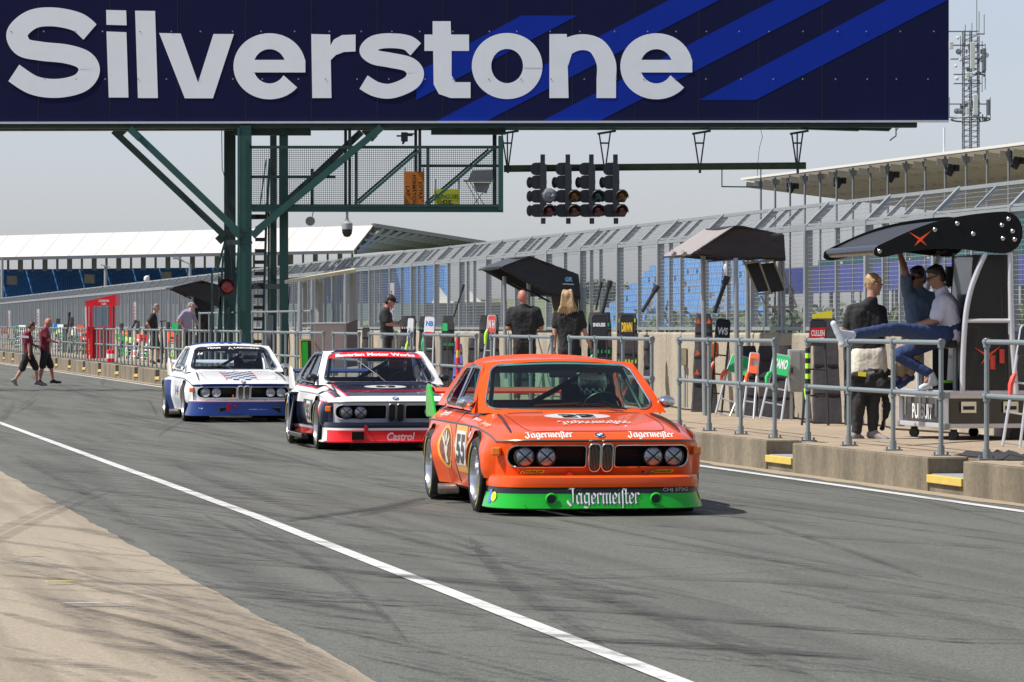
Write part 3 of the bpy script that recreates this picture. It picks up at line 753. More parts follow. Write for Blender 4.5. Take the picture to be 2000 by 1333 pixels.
# light bar with brackets
bar = root('signal_pipe', 'mossy green horizontal pipe on hangers carrying the traffic lights', 'pipe', G(1280, 326, .4))
mb = MB(); mb.tube([G(984, 330, .4), G(1180, 327.5, .4), G(1574, 324, .4)], .085, 14); mb.build('pipe', M_moss, bar, smooth=True, world=True)
for x in (991, 1181, 1366, 1557):
    mb = MB()
    mb.beam(G(x - 11, 260, .4), G(x - 1, 326, .4), .035, .05, up=Vector((0, 1, 0))); mb.beam(G(x + 11, 259, .4), G(x + 2, 326, .4), .035, .05, up=Vector((0, 1, 0)))
    if x in (991, 1557): mb.beam(G(x, 260, .3), G(x, 330, .3), .035, .05, up=Vector((0, 1, 0)))
    mb.beam(G(x - 8, 280, .4), G(x + 8, 280, .4), .03, .04); mb.beam(G(x - 14, 262, .4), G(x + 22, 256, .4), .14, .05); mb.box(G(x + 1, 332, .33), (.06, .05, .16))
    mb.build('hanger', M_dgreen, bar, world=True)
mb = MB(); mb.beam(G(1410, 320, .4), G(1410, 366, .4), .025, .025, up=Vector((0, 1, 0))); mb.beam(G(1410, 365, .4), G(1487, 366, .4), .03, .03); mb.beam(G(1486, 320, .4), G(1486, 366, .4), .025, .025, up=Vector((0, 1, 0)))
mb.build('drop_frame', M_dgreen, bar, world=True)
mb = MB(); mb.tube([G(1486, 254, .4), G(1489, 268, .4), G(1483, 290, .4), G(1480, 320, .4), G(1479, 345, .4)], .006, 5); mb.build('loose_wire', M_black, bar, world=True)
# traffic lights
M_lens = {'red': mat('red_lens', (.11, .006, .008), .25, 0, .1, coat=.6), 'amber': mat('amber_lens', (.17, .07, .006), .25, 0, .1, coat=.6), 'green': mat('green_lens', (.006, .05, .06), .25, 0, .1, coat=.6)}
M_house = mat('signal_housing', (.022, .024, .03), .4, 0, .25)
def signal(x, lab, mid):
    x += 6; cx = x; c = G(cx, 372, .1)
    r_ = root('traffic_light', lab, 'traffic light', c, None, 'traffic lights hanging under the gantry')
    mb = MB()
    for (yy, hh) in ((330, 24), (356, 26), (383.5, 25), (411.5, 25)):
        mb.prism(rrect(cx - 24, yy - hh / 2, cx + 8, yy + hh / 2, 10, 4), lambda a, b: G(a, b, .12), (0, .25, 0))
    mb.build('housing', M_house, r_, world=True, bevel=.01)
    mb = MB(); mb.box(G(cx + 1, 367, .02), (.16, .12, 1.12)); mb.box(G(cx, 312, .1), (.11, .12, .24)); mb.box(G(cx + 1, 432, .1), (.11, .12, .14)); mb.build('backbone', M_house, r_, world=True)
    mb = MB(); mb.tube([G(cx + 2, 318, .15), G(cx + 5, 326, .02), G(cx + 2, 338, .15)], .012, 6); mb.tube([G(cx - 5, 318, .15), G(cx - 2, 326, .02), G(cx - 5, 338, .15)], .012, 6); mb.build('clamp', M_galv, r_, world=True)
    for (yy, kx) in ((357, 0), (384, 0), (412, 0)):
        mb = MB(); M_ = Matrix.Translation(G(cx - 22, yy, .2)) @ Matrix.Rotation(-math.pi / 2, 4, 'Y')
        mb.lathe([(.12, 0), (.14, .05), (.10, .10), (.03, .12)], M_, 14); mb.build('side_visor', M_house, r_, world=True, smooth=True)
    for (yy, cc) in ((383, mid), (411.5, 'red')):
        o = G(cx + 13, yy, -.05); M_ = Matrix.Translation(o) @ Matrix.Rotation(math.radians(97), 4, 'X') @ Matrix.Rotation(math.radians(-0), 4, 'Z')
        mb = MB(); mb.box(G(cx + 8, yy, .05), (.30, .1, .31)); mb.build('lamp_body', M_house, r_, world=True, bevel=.045)
        if cc:
            mb = MB(); mb.lathe([(.001, .05), (.07, .045), (.115, .025), (.135, 0)], M_, 20); mb.build('lens', M_lens[cc], r_, world=True, smooth=True)
            mb = MB(); mb.lathe([(.142, -.02), (.155, .0), (.152, .24)], M_, 20, arc=(-.04, .60)); mb.build('visor', M_house, r_, world=True, smooth=True, solid=.008)
        else:
            mb = MB(); mb.lathe([(.001, .12), (.12, .11), (.165, .02), (.17, -.05), (.14, -.12)], M_ @ Matrix.Scale(1.05, 4), 9)
            for v in mb.v: v += Vector((random.uniform(-.015, .015), random.uniform(-.02, .02), random.uniform(-.02, .02)))
            mb.build('plastic_cover', mat('dull_plastic_bag', (.16, .17, .19), .35, 0, .4, 20, .5, 20), r_, world=True, smooth=True)
signal(1054, 'leftmost traffic light, its middle lamp wrapped in grey plastic', None)
signal(1103, 'second traffic light from the left, with amber over red lamps', 'amber')
signal(1149, 'third traffic light from the left, with dark green over red lamps', 'green')
signal(1196, 'rightmost traffic light, with amber over red lamps', 'amber')
# red stop light on the leg
r_ = root('stop_light', 'round dark red stop light on the left side of the gantry leg', 'light', G(441, 561, -.3))
mb = MB(); mb.lathe([(.001, -.05), (.20, -.05), (.21, .05), (.16, .07), (.15, .05)], Matrix.Translation(G(443, 561, -.35)) @ Matrix.Rotation(math.pi / 2, 4, 'X'), 24); mb.box(G(434, 562, -.2), (.2, .14, .42)); mb.build('housing', M_black, r_, world=True, smooth=True)
mb = MB(); mb.lathe([(.001, .11), (.08, .10), (.145, .06)], Matrix.Translation(G(444, 560, -.36)) @ Matrix.Rotation(math.pi / 2, 4, 'X'), 24); mb.build('lens', mat('dark_red_lens', (.25, .008, .01), .3, coat=.5), r_, world=True, smooth=True)
mb = MB(); mb.lathe([(.20, .06), (.21, .16)], Matrix.Translation(G(443, 561, -.35)) @ Matrix.Rotation(math.pi / 2, 4, 'X'), 24, arc=(0, .5)); mb.build('visor', M_black, r_, world=True, solid=.01)
# boards lying in the cage
def cage_board(lab, x0, y0, x1, y1, m, lines):
    r_ = root('signal_board', lab, 'sign', G((x0 + x1) / 2, y1, .5)); mb = MB()
    mb.prism([(x0, y0), (x1, y0), (x1, y1), (x0, y1)], lambda a, b: G(a, b, .9), (0, .02, 0)); mb.build('panel', m, r_, world=True)
    mb = MB()
    for (tx, cx, cy, wd, hd, ang) in lines:
        mb = MB(); ca, sa = math.cos(ang), math.sin(ang)
        put_text(mb, tx, 0, 0, wd, hd, lambda a, b: G(cx + a * ca + b * sa, cy + a * sa - b * ca, .89)); mb.build('lettering', M_black, r_, world=True)
    mb = MB(); mb.tube([G(x0 + 2, y0, 1.0), G(x0 + 2, y0 - 8 if y0 < 350 else y0 - 20, 1.0)], .02, 6); mb.tube([G(x1 - 2, y0, 1.0), G(x1 - 2, y0 - 8 if y0 < 350 else y0 - 20, 1.0)], .02, 6); mb.build('handle', M_galv, r_, world=True)
cage_board('orange board reading EXTRA FORMATION LAP, sideways in the gantry cage', 789, 336, 829, 402, mat('board_orange', (.55, .17, .012), .6), [('EXTRA', 821, 373, 34, 7, math.pi / 2), ('FORMATION', 808.5, 371, 58, 7, math.pi / 2), ('LAP', 796.5, 374, 20, 7, math.pi / 2)])
cage_board('yellow board reading 30 SECONDS, upside down in the gantry cage', 848, 370, 898, 404, mat('board_yellow', (.45, .50, .03), .6), [('SECONDS', 873, 384, 45, 7.5, math.pi), ('30', 874, 395, 18, 8, math.pi)])
r_ = root('control_box', 'grey cabinet on a folding bench at the right end of the gantry cage', 'cabinet', G(940, 380, .9))
mb = MB(); mb.prism([(922, 333), (962, 332), (962, 353), (914, 353)], lambda a, b: G(a, b, .6), (0, .5, 0)); mb.build('case', M_grey, r_, world=True)
mb = MB(); mb.beam(G(905, 354, .6), G(964, 354, .6), .4, .03); mb.build('bench_top', M_rust, r_, world=True)
[MB().beam(G(a, 355, dz), G(b, 400, dz), .02, .02).build('leg', M_galv, r_, world=True) for (a, b, dz) in ((910, 935, .5), (960, 925, .5), (918, 945, .9))]
mb = MB(); mb.prism([(924, 357), (958, 357), (950, 378), (930, 374)], lambda a, b: G(a, b, .7), (0, .2, 0)); mb.build('cable_bundle', M_grey, r_, world=True)
# cameras and loudspeaker
r_ = root('dome_camera', 'white dome camera hanging below the gantry cage', 'camera', G(678, 412))
mb = MB(); mb.tube([G(678, 413), G(678, 430)], .03, 8); mb.lathe([(.03, .30), (.05, .22), (.13, .16), (.13, .02)], Matrix.Translation(G(678, 450)), 18); mb.build('housing', M_grey, r_, world=True, smooth=True)
mb = MB(); mb.lathe([(.125, .02), (.115, -.08), (.07, -.15), (.001, -.17)], Matrix.Translation(G(678, 450)), 18); mb.build('dome', M_black, r_, world=True, smooth=True)
r_ = root('loudspeaker', 'round grey horn loudspeaker hanging below the gantry cage', 'loudspeaker', G(606, 431))
mb = MB(); mb.lathe([(.001, .02), (.03, .0), (.06, .0), (.11, .05), (.115, .03), (.05, -.12), (.04, -.2), (.001, -.2)], Matrix.Translation(G(606, 432)) @ Matrix.Rotation(math.pi / 2 + .15, 4, 'X'), 20); mb.build('horn', mat('horn_grey', (.22, .22, .21), .6), r_, world=True, smooth=True)
mb = MB(); mb.tube([G(612, 412, .1), G(610, 424, .1)], .012, 6); mb.build('bracket', M_galv, r_, world=True)
r_ = root('broadcast_camera', 'small black camera on a rod under the board above the orange sign', 'camera', G(792, 268, .3))
mb = MB(); mb.box(G(790, 268, .3), (.16, .2, .22)); mb.box(G(798, 264, .3), (.2, .1, .06)); mb.box(G(780, 266, .3), (.14, .06, .04)); mb.tube([G(790, 276, .3), G(786, 282, .3)], .03, 6); mb.build('body', M_black, r_, world=True, bevel=.02)
mb = MB(); mb.tube([G(796, 262, .3), G(812, 262, .3)], .02, 6); mb.build('arm', M_black, r_, world=True)

# ================================================================ BACKGROUND STANDS
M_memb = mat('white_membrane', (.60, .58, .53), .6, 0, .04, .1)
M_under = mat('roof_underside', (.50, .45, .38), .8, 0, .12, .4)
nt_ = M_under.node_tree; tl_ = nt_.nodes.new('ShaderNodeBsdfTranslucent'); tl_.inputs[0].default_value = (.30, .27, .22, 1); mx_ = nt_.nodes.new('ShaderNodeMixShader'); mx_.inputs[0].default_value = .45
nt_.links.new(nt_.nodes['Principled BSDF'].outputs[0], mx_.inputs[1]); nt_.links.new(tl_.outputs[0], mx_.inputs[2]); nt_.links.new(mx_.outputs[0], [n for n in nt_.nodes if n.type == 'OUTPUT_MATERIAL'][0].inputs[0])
M_seatb = mat('blue_seats', (.06, .22, .48), .6, 0, .35, 1.2)
M_steel = mat('stand_steel', (.20, .21, .22), .6, .2, .1)
st = root('grandstand', 'long grandstand with a white tent roof and dark blue seats behind the gantry', 'grandstand', P(300, 648, 330))
mb = MB(); Z0, Z1 = 320, 350
xs = [-230 + 51.6 * k for k in range(18)] + [690]
for i in range(len(xs) - 1):
    a, b = xs[i], xs[i + 1]
    if b > 690: b = 690
    def eave(x): return P(x, 505.5 - .0225 * x, Z0)
    def ridge(x): return P(x + 17 + (22 if x > -400 else 0), 460.5 - .0275 * (x + 30), Z1)
    rows = []
    for q in range(5):
        f_ = q / 4; rows.append([eave(a + .6).lerp(ridge(a + .6), f_) + Vector((0, 0, -.25 * math.sin(math.pi * f_) * 0)), (eave((a + b) / 2).lerp(ridge((a + b) / 2), f_) + Vector((0, 0, -.18 * math.sin(math.pi * f_)))), eave(b - .6).lerp(ridge(b - .6), f_)])
    mb.grid(rows)
mb.build('roof_membrane', M_memb, st, world=True, smooth=True)
mb = MB(); e1, r1 = eave(690), ridge(690)
mb.add([e1, r1, P(945, 475, 420), P(740, 487, 420)], [(0, 1, 2, 3)])
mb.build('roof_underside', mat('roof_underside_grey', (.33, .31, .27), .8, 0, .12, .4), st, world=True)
mb = MB()
for q in range(1, 14): f_ = q / 14; mb.beam(e1.lerp(P(740, 487, 420), f_) + Vector((0, 0, -.15)), r1.lerp(P(945, 475, 420), f_) + Vector((0, 0, -.15)), .25, .3)
for q in (.25, .5, .75): mb.beam(e1.lerp(r1, q) + Vector((0, 0, -.2)), P(740, 487, 420).lerp(P(945, 475, 420), q) + Vector((0, 0, -.2)), .2, .2)
mb.build('roof_rib', M_steel, st, world=True)
mb = MB(); mb.beam(r1, P(947, 474.5, 420), .3, .35); mb.beam(e1 + Vector((0, 0, -.1)), P(-240, 510.5, Z0), .25, .25)
for x in range(-200, 700, 24): mb.beam(P(x, 507 - .0225 * x, 326), P(x, 531 - .012 * x, 326), .38 if (x // 24) % 2 else .16, .3, up=Vector((0, 1, 0)))
mb.build('roof_frame', M_steel, st, world=True)
mb = MB(); rows = []
for q in range(26):
    f_ = q / 25; zz = 345 - 18 * f_; y0 = 527 + f_ * 100
    rows.append([P(-240, y0 + 2, zz), P(880, y0 - 8, zz)]); rows.append([P(-240, y0 + 5.0, zz - .1), P(880, y0 - 5.0, zz - .1)])
mb.grid(rows); mb.build('seating', M_seatb, st, world=True)
mb = MB(); rs = random.Random(11)
for q in range(24):
    yy = 527 + q * 4
    zz = 344.8 - 18 * q / 25
    for x in range(-230, 870, 4):
        if (abs((x + yy * 3.0) % 330 - 40) < 9): continue
        mb.box(P(x + rs.uniform(-.3, .3), yy + 1 - .009 * x, zz), (.11, .08, .12))
o = mb.build('seats', mat('seat_blue', (.08, .30, .66), .5, 0, .3, 2), st, world=True); o['kind'] = 'stuff'
for (x, y) in ((24, 548), (175, 545), (325, 540)):
    mb = MB(); mb.box(P(x, y, 327), (.8, .6, .7)); mb.build('vomitory', M_under, st, world=True)
mb = MB(); mb.prism([(-240, 597), (900, 592), (900, 625), (-240, 640)], lambda a, b: P(a, b, 300), (0, .3, 0)); mb.build('hoarding', mat('pale_hoarding', (.33, .42, .40), .6, 0, .2, .6), st, world=True)

st = root('grandstand', 'right hand grandstand with a thin slatted roof on slender posts', 'grandstand', LW(50, 195))
RT2 = 52.0
def at_t(x, t): return s_at(x, t)
mb = MB(); s0, s1 = at_t(2080, RT2), at_t(1450, RT2)
def hgt(x, y, t):
    p = LW(t, s_at(x, t)); return EYE + (HY - y) / F * p.y
h0, h1 = hgt(2080, 273, RT2), hgt(1450, 352, RT2)
DEP = 13.0; DR = 1.5
def rp(s, d, up=0):
    f_ = (s - s0) / (s1 - s0); return LW(RT2 + d, s, h0 + (h1 - h0) * f_ - DR * (d / DEP) ** 1.0 + up)
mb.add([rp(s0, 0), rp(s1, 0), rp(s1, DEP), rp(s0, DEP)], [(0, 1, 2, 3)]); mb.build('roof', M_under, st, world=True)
mb = MB(); mb.beam(rp(s0, 0, .05), rp(s1, 0, .05), .2, .12); mb.build('roof_edge', M_memb, st, world=True)
mb = MB()
n = 30
for i in range(n):
    s = s0 + (s1 - s0) * i / (n - 1); mb.beam(rp(s, .2, -.22), rp(s, DEP, -.22), .09, .3)
for d in (2, 4.5, 7, 9.5, 12): mb.beam(rp(s0, d, -.2), rp(s1, d, -.2), .12, .14)
mb.build('roof_beam', mat('beam_tan', (.55, .50, .42), .8), st, world=True)
pxs = [1486, 1514, 1543, 1572, 1602, 1634, 1666, 1700, 1734, 1770, 1807, 1846, 1887, 1928, 1970]
for i, x in enumerate(pxs):
    s = s_at(x, RT2 + .3); p = rp(s, .3); q = Vector((p.x, p.y, .3)); mb = MB(); mb.tube([p, q], .055, 8)
    mb.box(p + Vector((0, 0, -.25)), (.3, .3, .25)); mb.build('post', M_steel, st, world=True)
for x in (1545, 1637, 1740, 1856, 1984):
    p = rp(s_at(x, RT2 + .5), .5, -.6); mb = MB(); mb.box(p, (.35, .3, .5), Matrix.Rotation(.5, 3, 'Y').to_3x3()); mb.box(p + Vector((.25, 0, .1)), (.3, .3, .3)); mb.box(p + Vector((-.2, 0, .25)), (.08, .08, .6)); mb.build('speaker_cluster', M_black, st, world=True, bevel=.04)
mb = MB(); mb.tube([rp(s_at(1844, RT2), 0), rp(s_at(1844, RT2), 0, 1.2)], .05, 6); mb.build('rod', M_white, st, world=True)
# tiers of seats across the track
def stand(lab, t0, xr, xl, zb, n, rise, run, m, cols, rnd_, back=None, stair=0, sr=0.0):
    r_ = root('seating_stand', lab, 'grandstand', LW(t0, (s_at(xr, t0) + s_at(xl, t0)) / 2, .3)); s0 = s_at(xr, t0); s1 = s_at(xl, t0)
    mb = MB(); ms = MB(); rr = random.Random(rnd_)
    for i in range(n):
        se = s1 - stair * i; z = zb + rise * i; s0 = s_at(xr, t0) + sr * i
        c = LW(t0 + run * i, (s0 + se) / 2, z - .1); mb.box(c, (run, se - s0, .2), Matrix.Rotation(A, 3, 'Z'))
        s = s0
        while s < se:
            if rr.random() > .04 and abs((s - s0) % 16 - 8) > .5: ms.box(LW(t0 + run * i, s, z + .16), (.1, .50, .27), Matrix.Rotation(A, 3, 'Z'))
            s += .55
        if i % 3 == 0:
            s = s0
            while s < se: mb.beam(LW(t0 + run * i, s, .1), LW(t0 + run * i, s, z), .1, .1, up=Vector((0, 1, 0))); s += 6
    mb.build('tiers', M_steel, r_, world=True); o = ms.build('seats', m, r_, world=True); o['kind'] = 'stuff'
    return r_
stand('bright blue stepped seating seen through the fence left of the gazebo', 44, 1490, 1150, 1.7, 12, .36, .75, mat('seat_sky_blue', (.10, .30, .66), .5, 0, .1, .5), 0, 4, stair=-1.7, sr=3.0)
stand('turquoise stepped seating seen through the fence above the blue wall', 56, 2120, 1600, 5.0, 7, .40, .8, mat('seat_turquoise', (.03, .42, .36), .5, 0, .1, .5), 0, 9, stair=2.6)
r_ = root('blue_wall', 'royal blue hoarding across the track behind the two seated men', 'wall', LW(54, 190, .3), None)
mb = MB(); a, b = LW(54, s_at(2100, 54)), LW(54, s_at(1530, 54)); mb.beam(a + Vector((0, 0, 4.15)), b + Vector((0, 0, 4.15)), .2, 1.35); mb.build('panel', mat('royal_blue', (.045, .06, .26), .5, 0, .08, .5), r_, world=True)
mb = MB(); s = s_at(2100, 54)
while s < s_at(1530, 54): mb.beam(LW(54.3, s, .2), LW(54.3, s, 4.2), .14, .14, up=Vector((0, 1, 0))); s += 4
mb.build('post', M_steel, r_, world=True)
r_ = root('track_barrier', 'low pale concrete barrier along the far side of the race track', 'barrier', LW(31, 150, 0), None)
mb = MB(); mb.beam(LW(31, 40, .5), LW(31, 400, .9), .3, .9); mb.build('barrier', M_wall, r_, world=True)

# ---------------------------------------------------------------- greenery
def leaf_mat(nm, c): return mat(nm, c, .7, 0, .5, .9)
M_leaf = leaf_mat('foliage', (.075, .095, .06)); M_leaf2 = leaf_mat('foliage_olive', (.07, .095, .035)); M_bark = mat('bark', (.06, .045, .03), .9)  # far tree leaves: distance haze put into a lighter, greyer colour
def leaves(mb, c, r, n, size, rr):
    for i in range(n):
        while True:
            p = Vector((rr.uniform(-1, 1), rr.uniform(-1, 1), rr.uniform(-1, 1)))
            if p.length < 1 and p.length > rr.uniform(0, .8): break
        p = Vector((p.x * r[0], p.y * r[1], p.z * r[2])) + c; a = Vector((rr.gauss(0, 1), rr.gauss(0, 1), rr.gauss(0, 1))).normalized(); b_ = a.orthogonal().normalized(); s_ = size * rr.uniform(.5, 1.3)
        mb.add([p - a * s_, p + b_ * s_ * .6, p + a * s_, p - b_ * s_ * .6], [(0, 1, 2, 3)])
rr = random.Random(21)
hd = root('hedge', 'overgrown dark green hedge behind the track seen through the fence', 'hedge', LW(38, 150, 0))
mb = MB()
S_H0, S_H1 = s_at(2080, 38), s_at(1300, 38)
for i in range(46):
    s = S_H0 + i * (S_H1 - S_H0) / 46; hh = .75 + .45 * rr.uniform(.4, 1.2); leaves(mb, LW(38 + rr.uniform(-1, 1), s, .6 + hh * .6), (2.0, 2.0, hh), 130, .16, rr)
mb.build('foliage', M_leaf2, hd, world=True)
mb = MB()
for i in range(46): s = S_H0 + i * (S_H1 - S_H0) / 46; mb.tube([LW(38, s, 0), LW(38 + rr.uniform(-.3, .3), s, 1.5)], [.05, .02], 5)
mb.build('stems', M_bark, hd, world=True)
def tree(x, ytop, Z, w_, lab, m=M_leaf, group='far trees on the horizon'):
    base = P(x, 640, Z); base.z = .4; top = P(x, ytop, Z).z; H = top - base.z
    r_ = root('tree', lab, 'tree', base, None, group)
    mb = MB(); mb.tube([base, base + Vector((.1, 0, H * .35)), base + Vector((-.1, 0, H * .7))], [.3, .22, .08], 7)
    for q in range(5): an = q * 1.3; mb.tube([base + Vector((0, 0, H * (.3 + .07 * q))), base + Vector((w_ * .35 * math.cos(an), w_ * .35 * math.sin(an), H * (.55 + .07 * q)))], [.12, .03], 5)
    mb.build('trunk', M_bark, r_, world=True)
    mb = MB()
    for q in range(9): leaves(mb, base + Vector((rr.uniform(-.3, .3) * w_, rr.uniform(-.3, .3) * w_, H * rr.uniform(.4, .86))), (w_ * .28, w_ * .28, H * .16), 120, .35, rr)
    mb.build('crown', m, r_, world=True)
for i, (x, yt, w_) in enumerate(((1090, 548, 9), (1120, 540, 7), (1145, 528, 9), (1172, 520, 10), (1200, 524, 9), (1228, 530, 10), (1060, 555, 9), (1030, 560, 8))):
    tree(x, yt + 26, 520, w_ * .8, 'dark tree on the far horizon, %s from the left of the tree line' % ordn[[2, 3, 4, 5, 6, 7, 1, 0][i]] if i < 12 else '', M_leaf)
mb = MB(); rows = []
for j in range(12):
    Z = 300 + j * 22; row = []
    for i in range(41):
        x = 640 + i * 24; hgt_ = (1 - ((x - 1000) / 420) ** 2); hgt_ = max(0, hgt_) * 4.6 * (math.sin(math.pi * min(1, j / 14 + .05)) ** .8) + .35
        row.append(Vector(((x - 1000) / F * Z, Z, hgt_)))
    rows.append(row)
mb.grid(rows); o = mb.build('hill', mat('hill_grass', (.15, .19, .07), .9, 0, .4, .12), smooth=True); o['kind'] = 'structure'
# marquees behind the fence
for (x0, x1, yt, yb, lab) in ((832, 915, 558, 592, 'white pointed marquee roof seen through the fence, the left and taller one'), (888, 988, 570, 590, 'white pointed marquee roof seen through the fence, the right and lower one')):
    Z = 230; r_ = root('marquee', lab, 'tent', P((x0 + x1) / 2, 640, Z), None, 'white marquees beyond the fence')
    a, b = P(x0, yb, Z), P(x1, yb, Z); w_ = b.x - a.x; pk = P((x0 + x1) / 2 - (18 if x0 == 832 else 20), yt - 2, Z + w_ / 2)
    mb = MB(); c4 = [a, b, b + Vector((0, w_, 0)), a + Vector((0, w_, 0))]
    rows = []
    for q in range(6): f_ = q / 5; rows.append([c.lerp(pk, f_) + Vector((0, 0, -.5 * math.sin(math.pi * f_))) for c in c4 + [c4[0]]])
    mb.grid(rows); mb.build('roof', M_memb, r_, world=True, smooth=True)
    mb = MB(); [mb.tube([c, Vector((c.x, c.y, .2))], .06, 6) for c in c4]; mb.build('poles', M_steel, r_, world=True)
    mb = MB(); mb.prism([(0, 0), (w_, 0), (w_, 1), (0, 1)], lambda p, q: (a.x + p, Z + w_, .2 + q * (a.z - .2)), (0, .05, 0)); mb.build('side_wall', M_grey, r_, world=True)
# communications mast
MZ = 480; r_ = root('radio_mast', 'grey lattice radio mast with antennas at the top right', 'mast', P(1897, 640, MZ))
def Q(x, y, dz=0): return P(x, y, MZ) + Vector((0, dz, 0))
M_mast = mat('mast_grey', (.16, .18, .19), .6, .3, .2); M_ant = mat('antenna_white', (.62, .64, .60), .5)
mb = MB(); lx, rx = 1883, 1912
for (x, dz) in ((lx, 0), (rx, 0), (lx, 1.7), (rx, 1.7), (1894, 0), (1898, .5)): mb.tube([Q(x, 640, dz), Q(x, 60 if x != rx else 70, dz)], .075, 6)
y = 640
while y > 75:
    for dz in (0, 1.7): mb.beam(Q(lx, y, dz), Q(rx, y - 11, dz), .05, .05); mb.beam(Q(lx, y - 11, dz), Q(rx, y - 11, dz), .05, .05)
    for x in (lx, rx): mb.beam(Q(x, y, 0), Q(x, y - 11, 1.7), .05, .05)
    y -= 11
mb.build('lattice', M_mast, r_, world=True)
mb = MB()
for (x, y0, y1) in ((1908.5, -30, 66), (1913, 22, 66), (1923, 28, 68), (1886, 48, 90), (1899, 45, 90), (1877, 70, 110), (1919, 80, 180), (1925, 85, 175), (1935, 190, 232), (1928, 195, 235), (1855, 190, 230)): mb.tube([Q(x, y0, .5), Q(x, y1, .5)], .045, 6)
for (x0, x1, y) in ((1840, 1912, 61), (1858, 1925, 88), (1858, 1925, 115), (1864, 1925, 145), (1864, 1918, 163), (1855, 1935, 203), (1855, 1930, 229), (1908, 1924, 66)): mb.beam(Q(x0, y, .3), Q(x1, y, .3), .07, .07); mb.beam(Q(x0, y, 1.4), Q(x1, y, 1.4), .07, .07)
mb.tube([Q(1897 + 38 * math.cos(a_ * .3), 233 + 3 * math.sin(a_ * .3), .8 + 2 * math.sin(a_ * .3)) for a_ in range(21)], .1, 6, closed=True)
mb.build('mounting_frame', M_mast, r_, world=True)
for i, (x, y0, y1, w_) in enumerate(((1899, 83, 135, .55), (1857, 82, 97, .5), (1905, 185, 226, .55), (1889, 210, 224, .4), (1889, 142, 151, .4), (1896, 142, 151, .35), (1922, 95, 140, .4), (1930, 195, 226, .35))):
    mb = MB(); a, b = Q(x, y0, -.3), Q(x, y1, -.3); mb.box((a + b) / 2, (w_, .3, (a - b).length)); mb.build('panel_antenna', M_ant if i < 6 else M_mast, r_, world=True, bevel=.05)
for (x, y, rd) in ((1872, 102, .36), (1926, 109, .3), (1866, 130, .2), (1868, 218, .35), (1875, 218, .35), (1868, 154, .25), (1870, 75, .2), (1875, 118, .2)):
    mb = MB(); mb.lathe([(.001, -.05), (rd, .05), (rd, .12), (.001, .2)], Matrix.Translation(Q(x, y, -.2)) @ Matrix.Rotation(1.4, 4, 'X'), 14); mb.build('dish_antenna', M_mast if rd > .3 else M_ant, r_, world=True, smooth=True)
mb = MB(); rr = random.Random(8)
for i in range(60):
    y = rr.choice([rr.uniform(80, 175), rr.uniform(195, 235)]); x = rr.uniform(1878, 1925); mb.box(Q(x, y, rr.uniform(-.3, 1.5)), (rr.uniform(.1, .35), .2, rr.uniform(.1, .6)))
o = mb.build('equipment_boxes', M_mast, r_, world=True); o['kind'] = 'stuff'
# lamp posts beyond the fence on the left
for (x, y0, lab, top) in ((4, 508, 'pale post at the very left edge against the blue seats', 0), (206, 520, 'pale post with a flat top plate above the red booth', 1), (371, 516, 'bent topped lamp post left of the green gantry leg', 2)):
    r_ = root('lamp_post', lab, 'post', P(x, 640, 250)); mb = MB(); mb.tube([P(x, 640, 250), P(x, y0, 250)], .09, 8); mb.build('pole', M_grey, r_, world=True, smooth=True)
    mb = MB()
    if top == 1: mb.box(P(x, y0, 250), (.55, .5, .06), Matrix.Rotation(.25, 3, 'Y').to_3x3())
    elif top == 2: mb.tube([P(x, y0, 250), P(x - 12, y0 - 5, 250), P(x - 24, y0 - 10, 250)], .05, 6); mb.box(P(x - 25, y0 - 11, 250), (.5, .3, .12))
    else: mb.tube([P(x, y0, 250), P(x - 8, y0 - 8, 250)], .06, 6)
    mb.build('lamp_head', M_grey, r_, world=True)
for (x, y, Z, lab) in ((287, 541, 190, 'small white security camera on a hooked pole above the red booth'), (1421, 519, 80, 'small white security camera on a hooked pole under the gazebo')):
    r_ = root('security_camera', lab, 'camera', P(x, y, Z)); k = Z / 190
    mb = MB(); mb.tube([P(x + 4 / k * .9, y + (17 if k > .6 else 36), Z), P(x + 4 / k * .9, y + 2, Z), P(x + 3 / k, y - 3 / k, Z), P(x, y - 2 / k, Z), P(x - 1, y + 2, Z)], .035 * max(k, .5), 6); mb.build('hook_pole', M_white, r_, world=True, smooth=True)
    mb = MB(); mb.lathe([(.001, .15), (.1, .1), (.13, -.02), (.1, -.1), (.001, -.14)], Matrix.Translation(P(x - 1, y + 4, Z)) @ Matrix.Scale(max(k, .6), 4), 12); mb.build('camera_dome', M_white, r_, world=True, smooth=True)
# ================================================================ RACE CARS
M_orange = mat('orange_car_paint', (.76, .085, .007), .28, 0, .03, 2, coat=.55, spec=.12)
M_cgreen = mat('green_car_paint', (.012, .40, .025), .3, 0, .04, 2, coat=.55, spec=.12)
M_cblack = mat('black_car_paint', (.012, .012, .012), .3, 0, .1, 2, coat=.55, spec=.12)
M_cnavy = mat('navy_car_paint', (.010, .012, .030), .25, 0, .05, 2, coat=.55, spec=.12)
M_cwhite = mat('white_car_paint', (.78, .78, .77), .3, 0, .03, 2, coat=.55, spec=.12)
M_cred = mat('red_car_paint', (.70, .015, .02), .3, 0, .04, 2, coat=.55, spec=.12)
M_cblue = mat('blue_car_paint', (.010, .032, .16), .3, 0, .05, 2, coat=.55, spec=.12)
M_cgrey = mat('silver_grey_paint', (.50, .51, .53), .35, .1, .04, 2, coat=.55, spec=.12)
M_chrome = mat('chrome', (.72, .72, .70), .16, 1.0, .05)
M_darkc = mat('dull_chrome', (.30, .29, .26), .35, .9, .1)
M_rim = mat('rim_silver', (.62, .63, .65), .22, .85, .08)
M_tyre = mat('tyre_rubber', (.016, .016, .017), .72, 0, .2, 12, .2, 40)
M_tlet = mat('tyre_lettering', (.30, .26, .05), .7, 0, .4, 25)
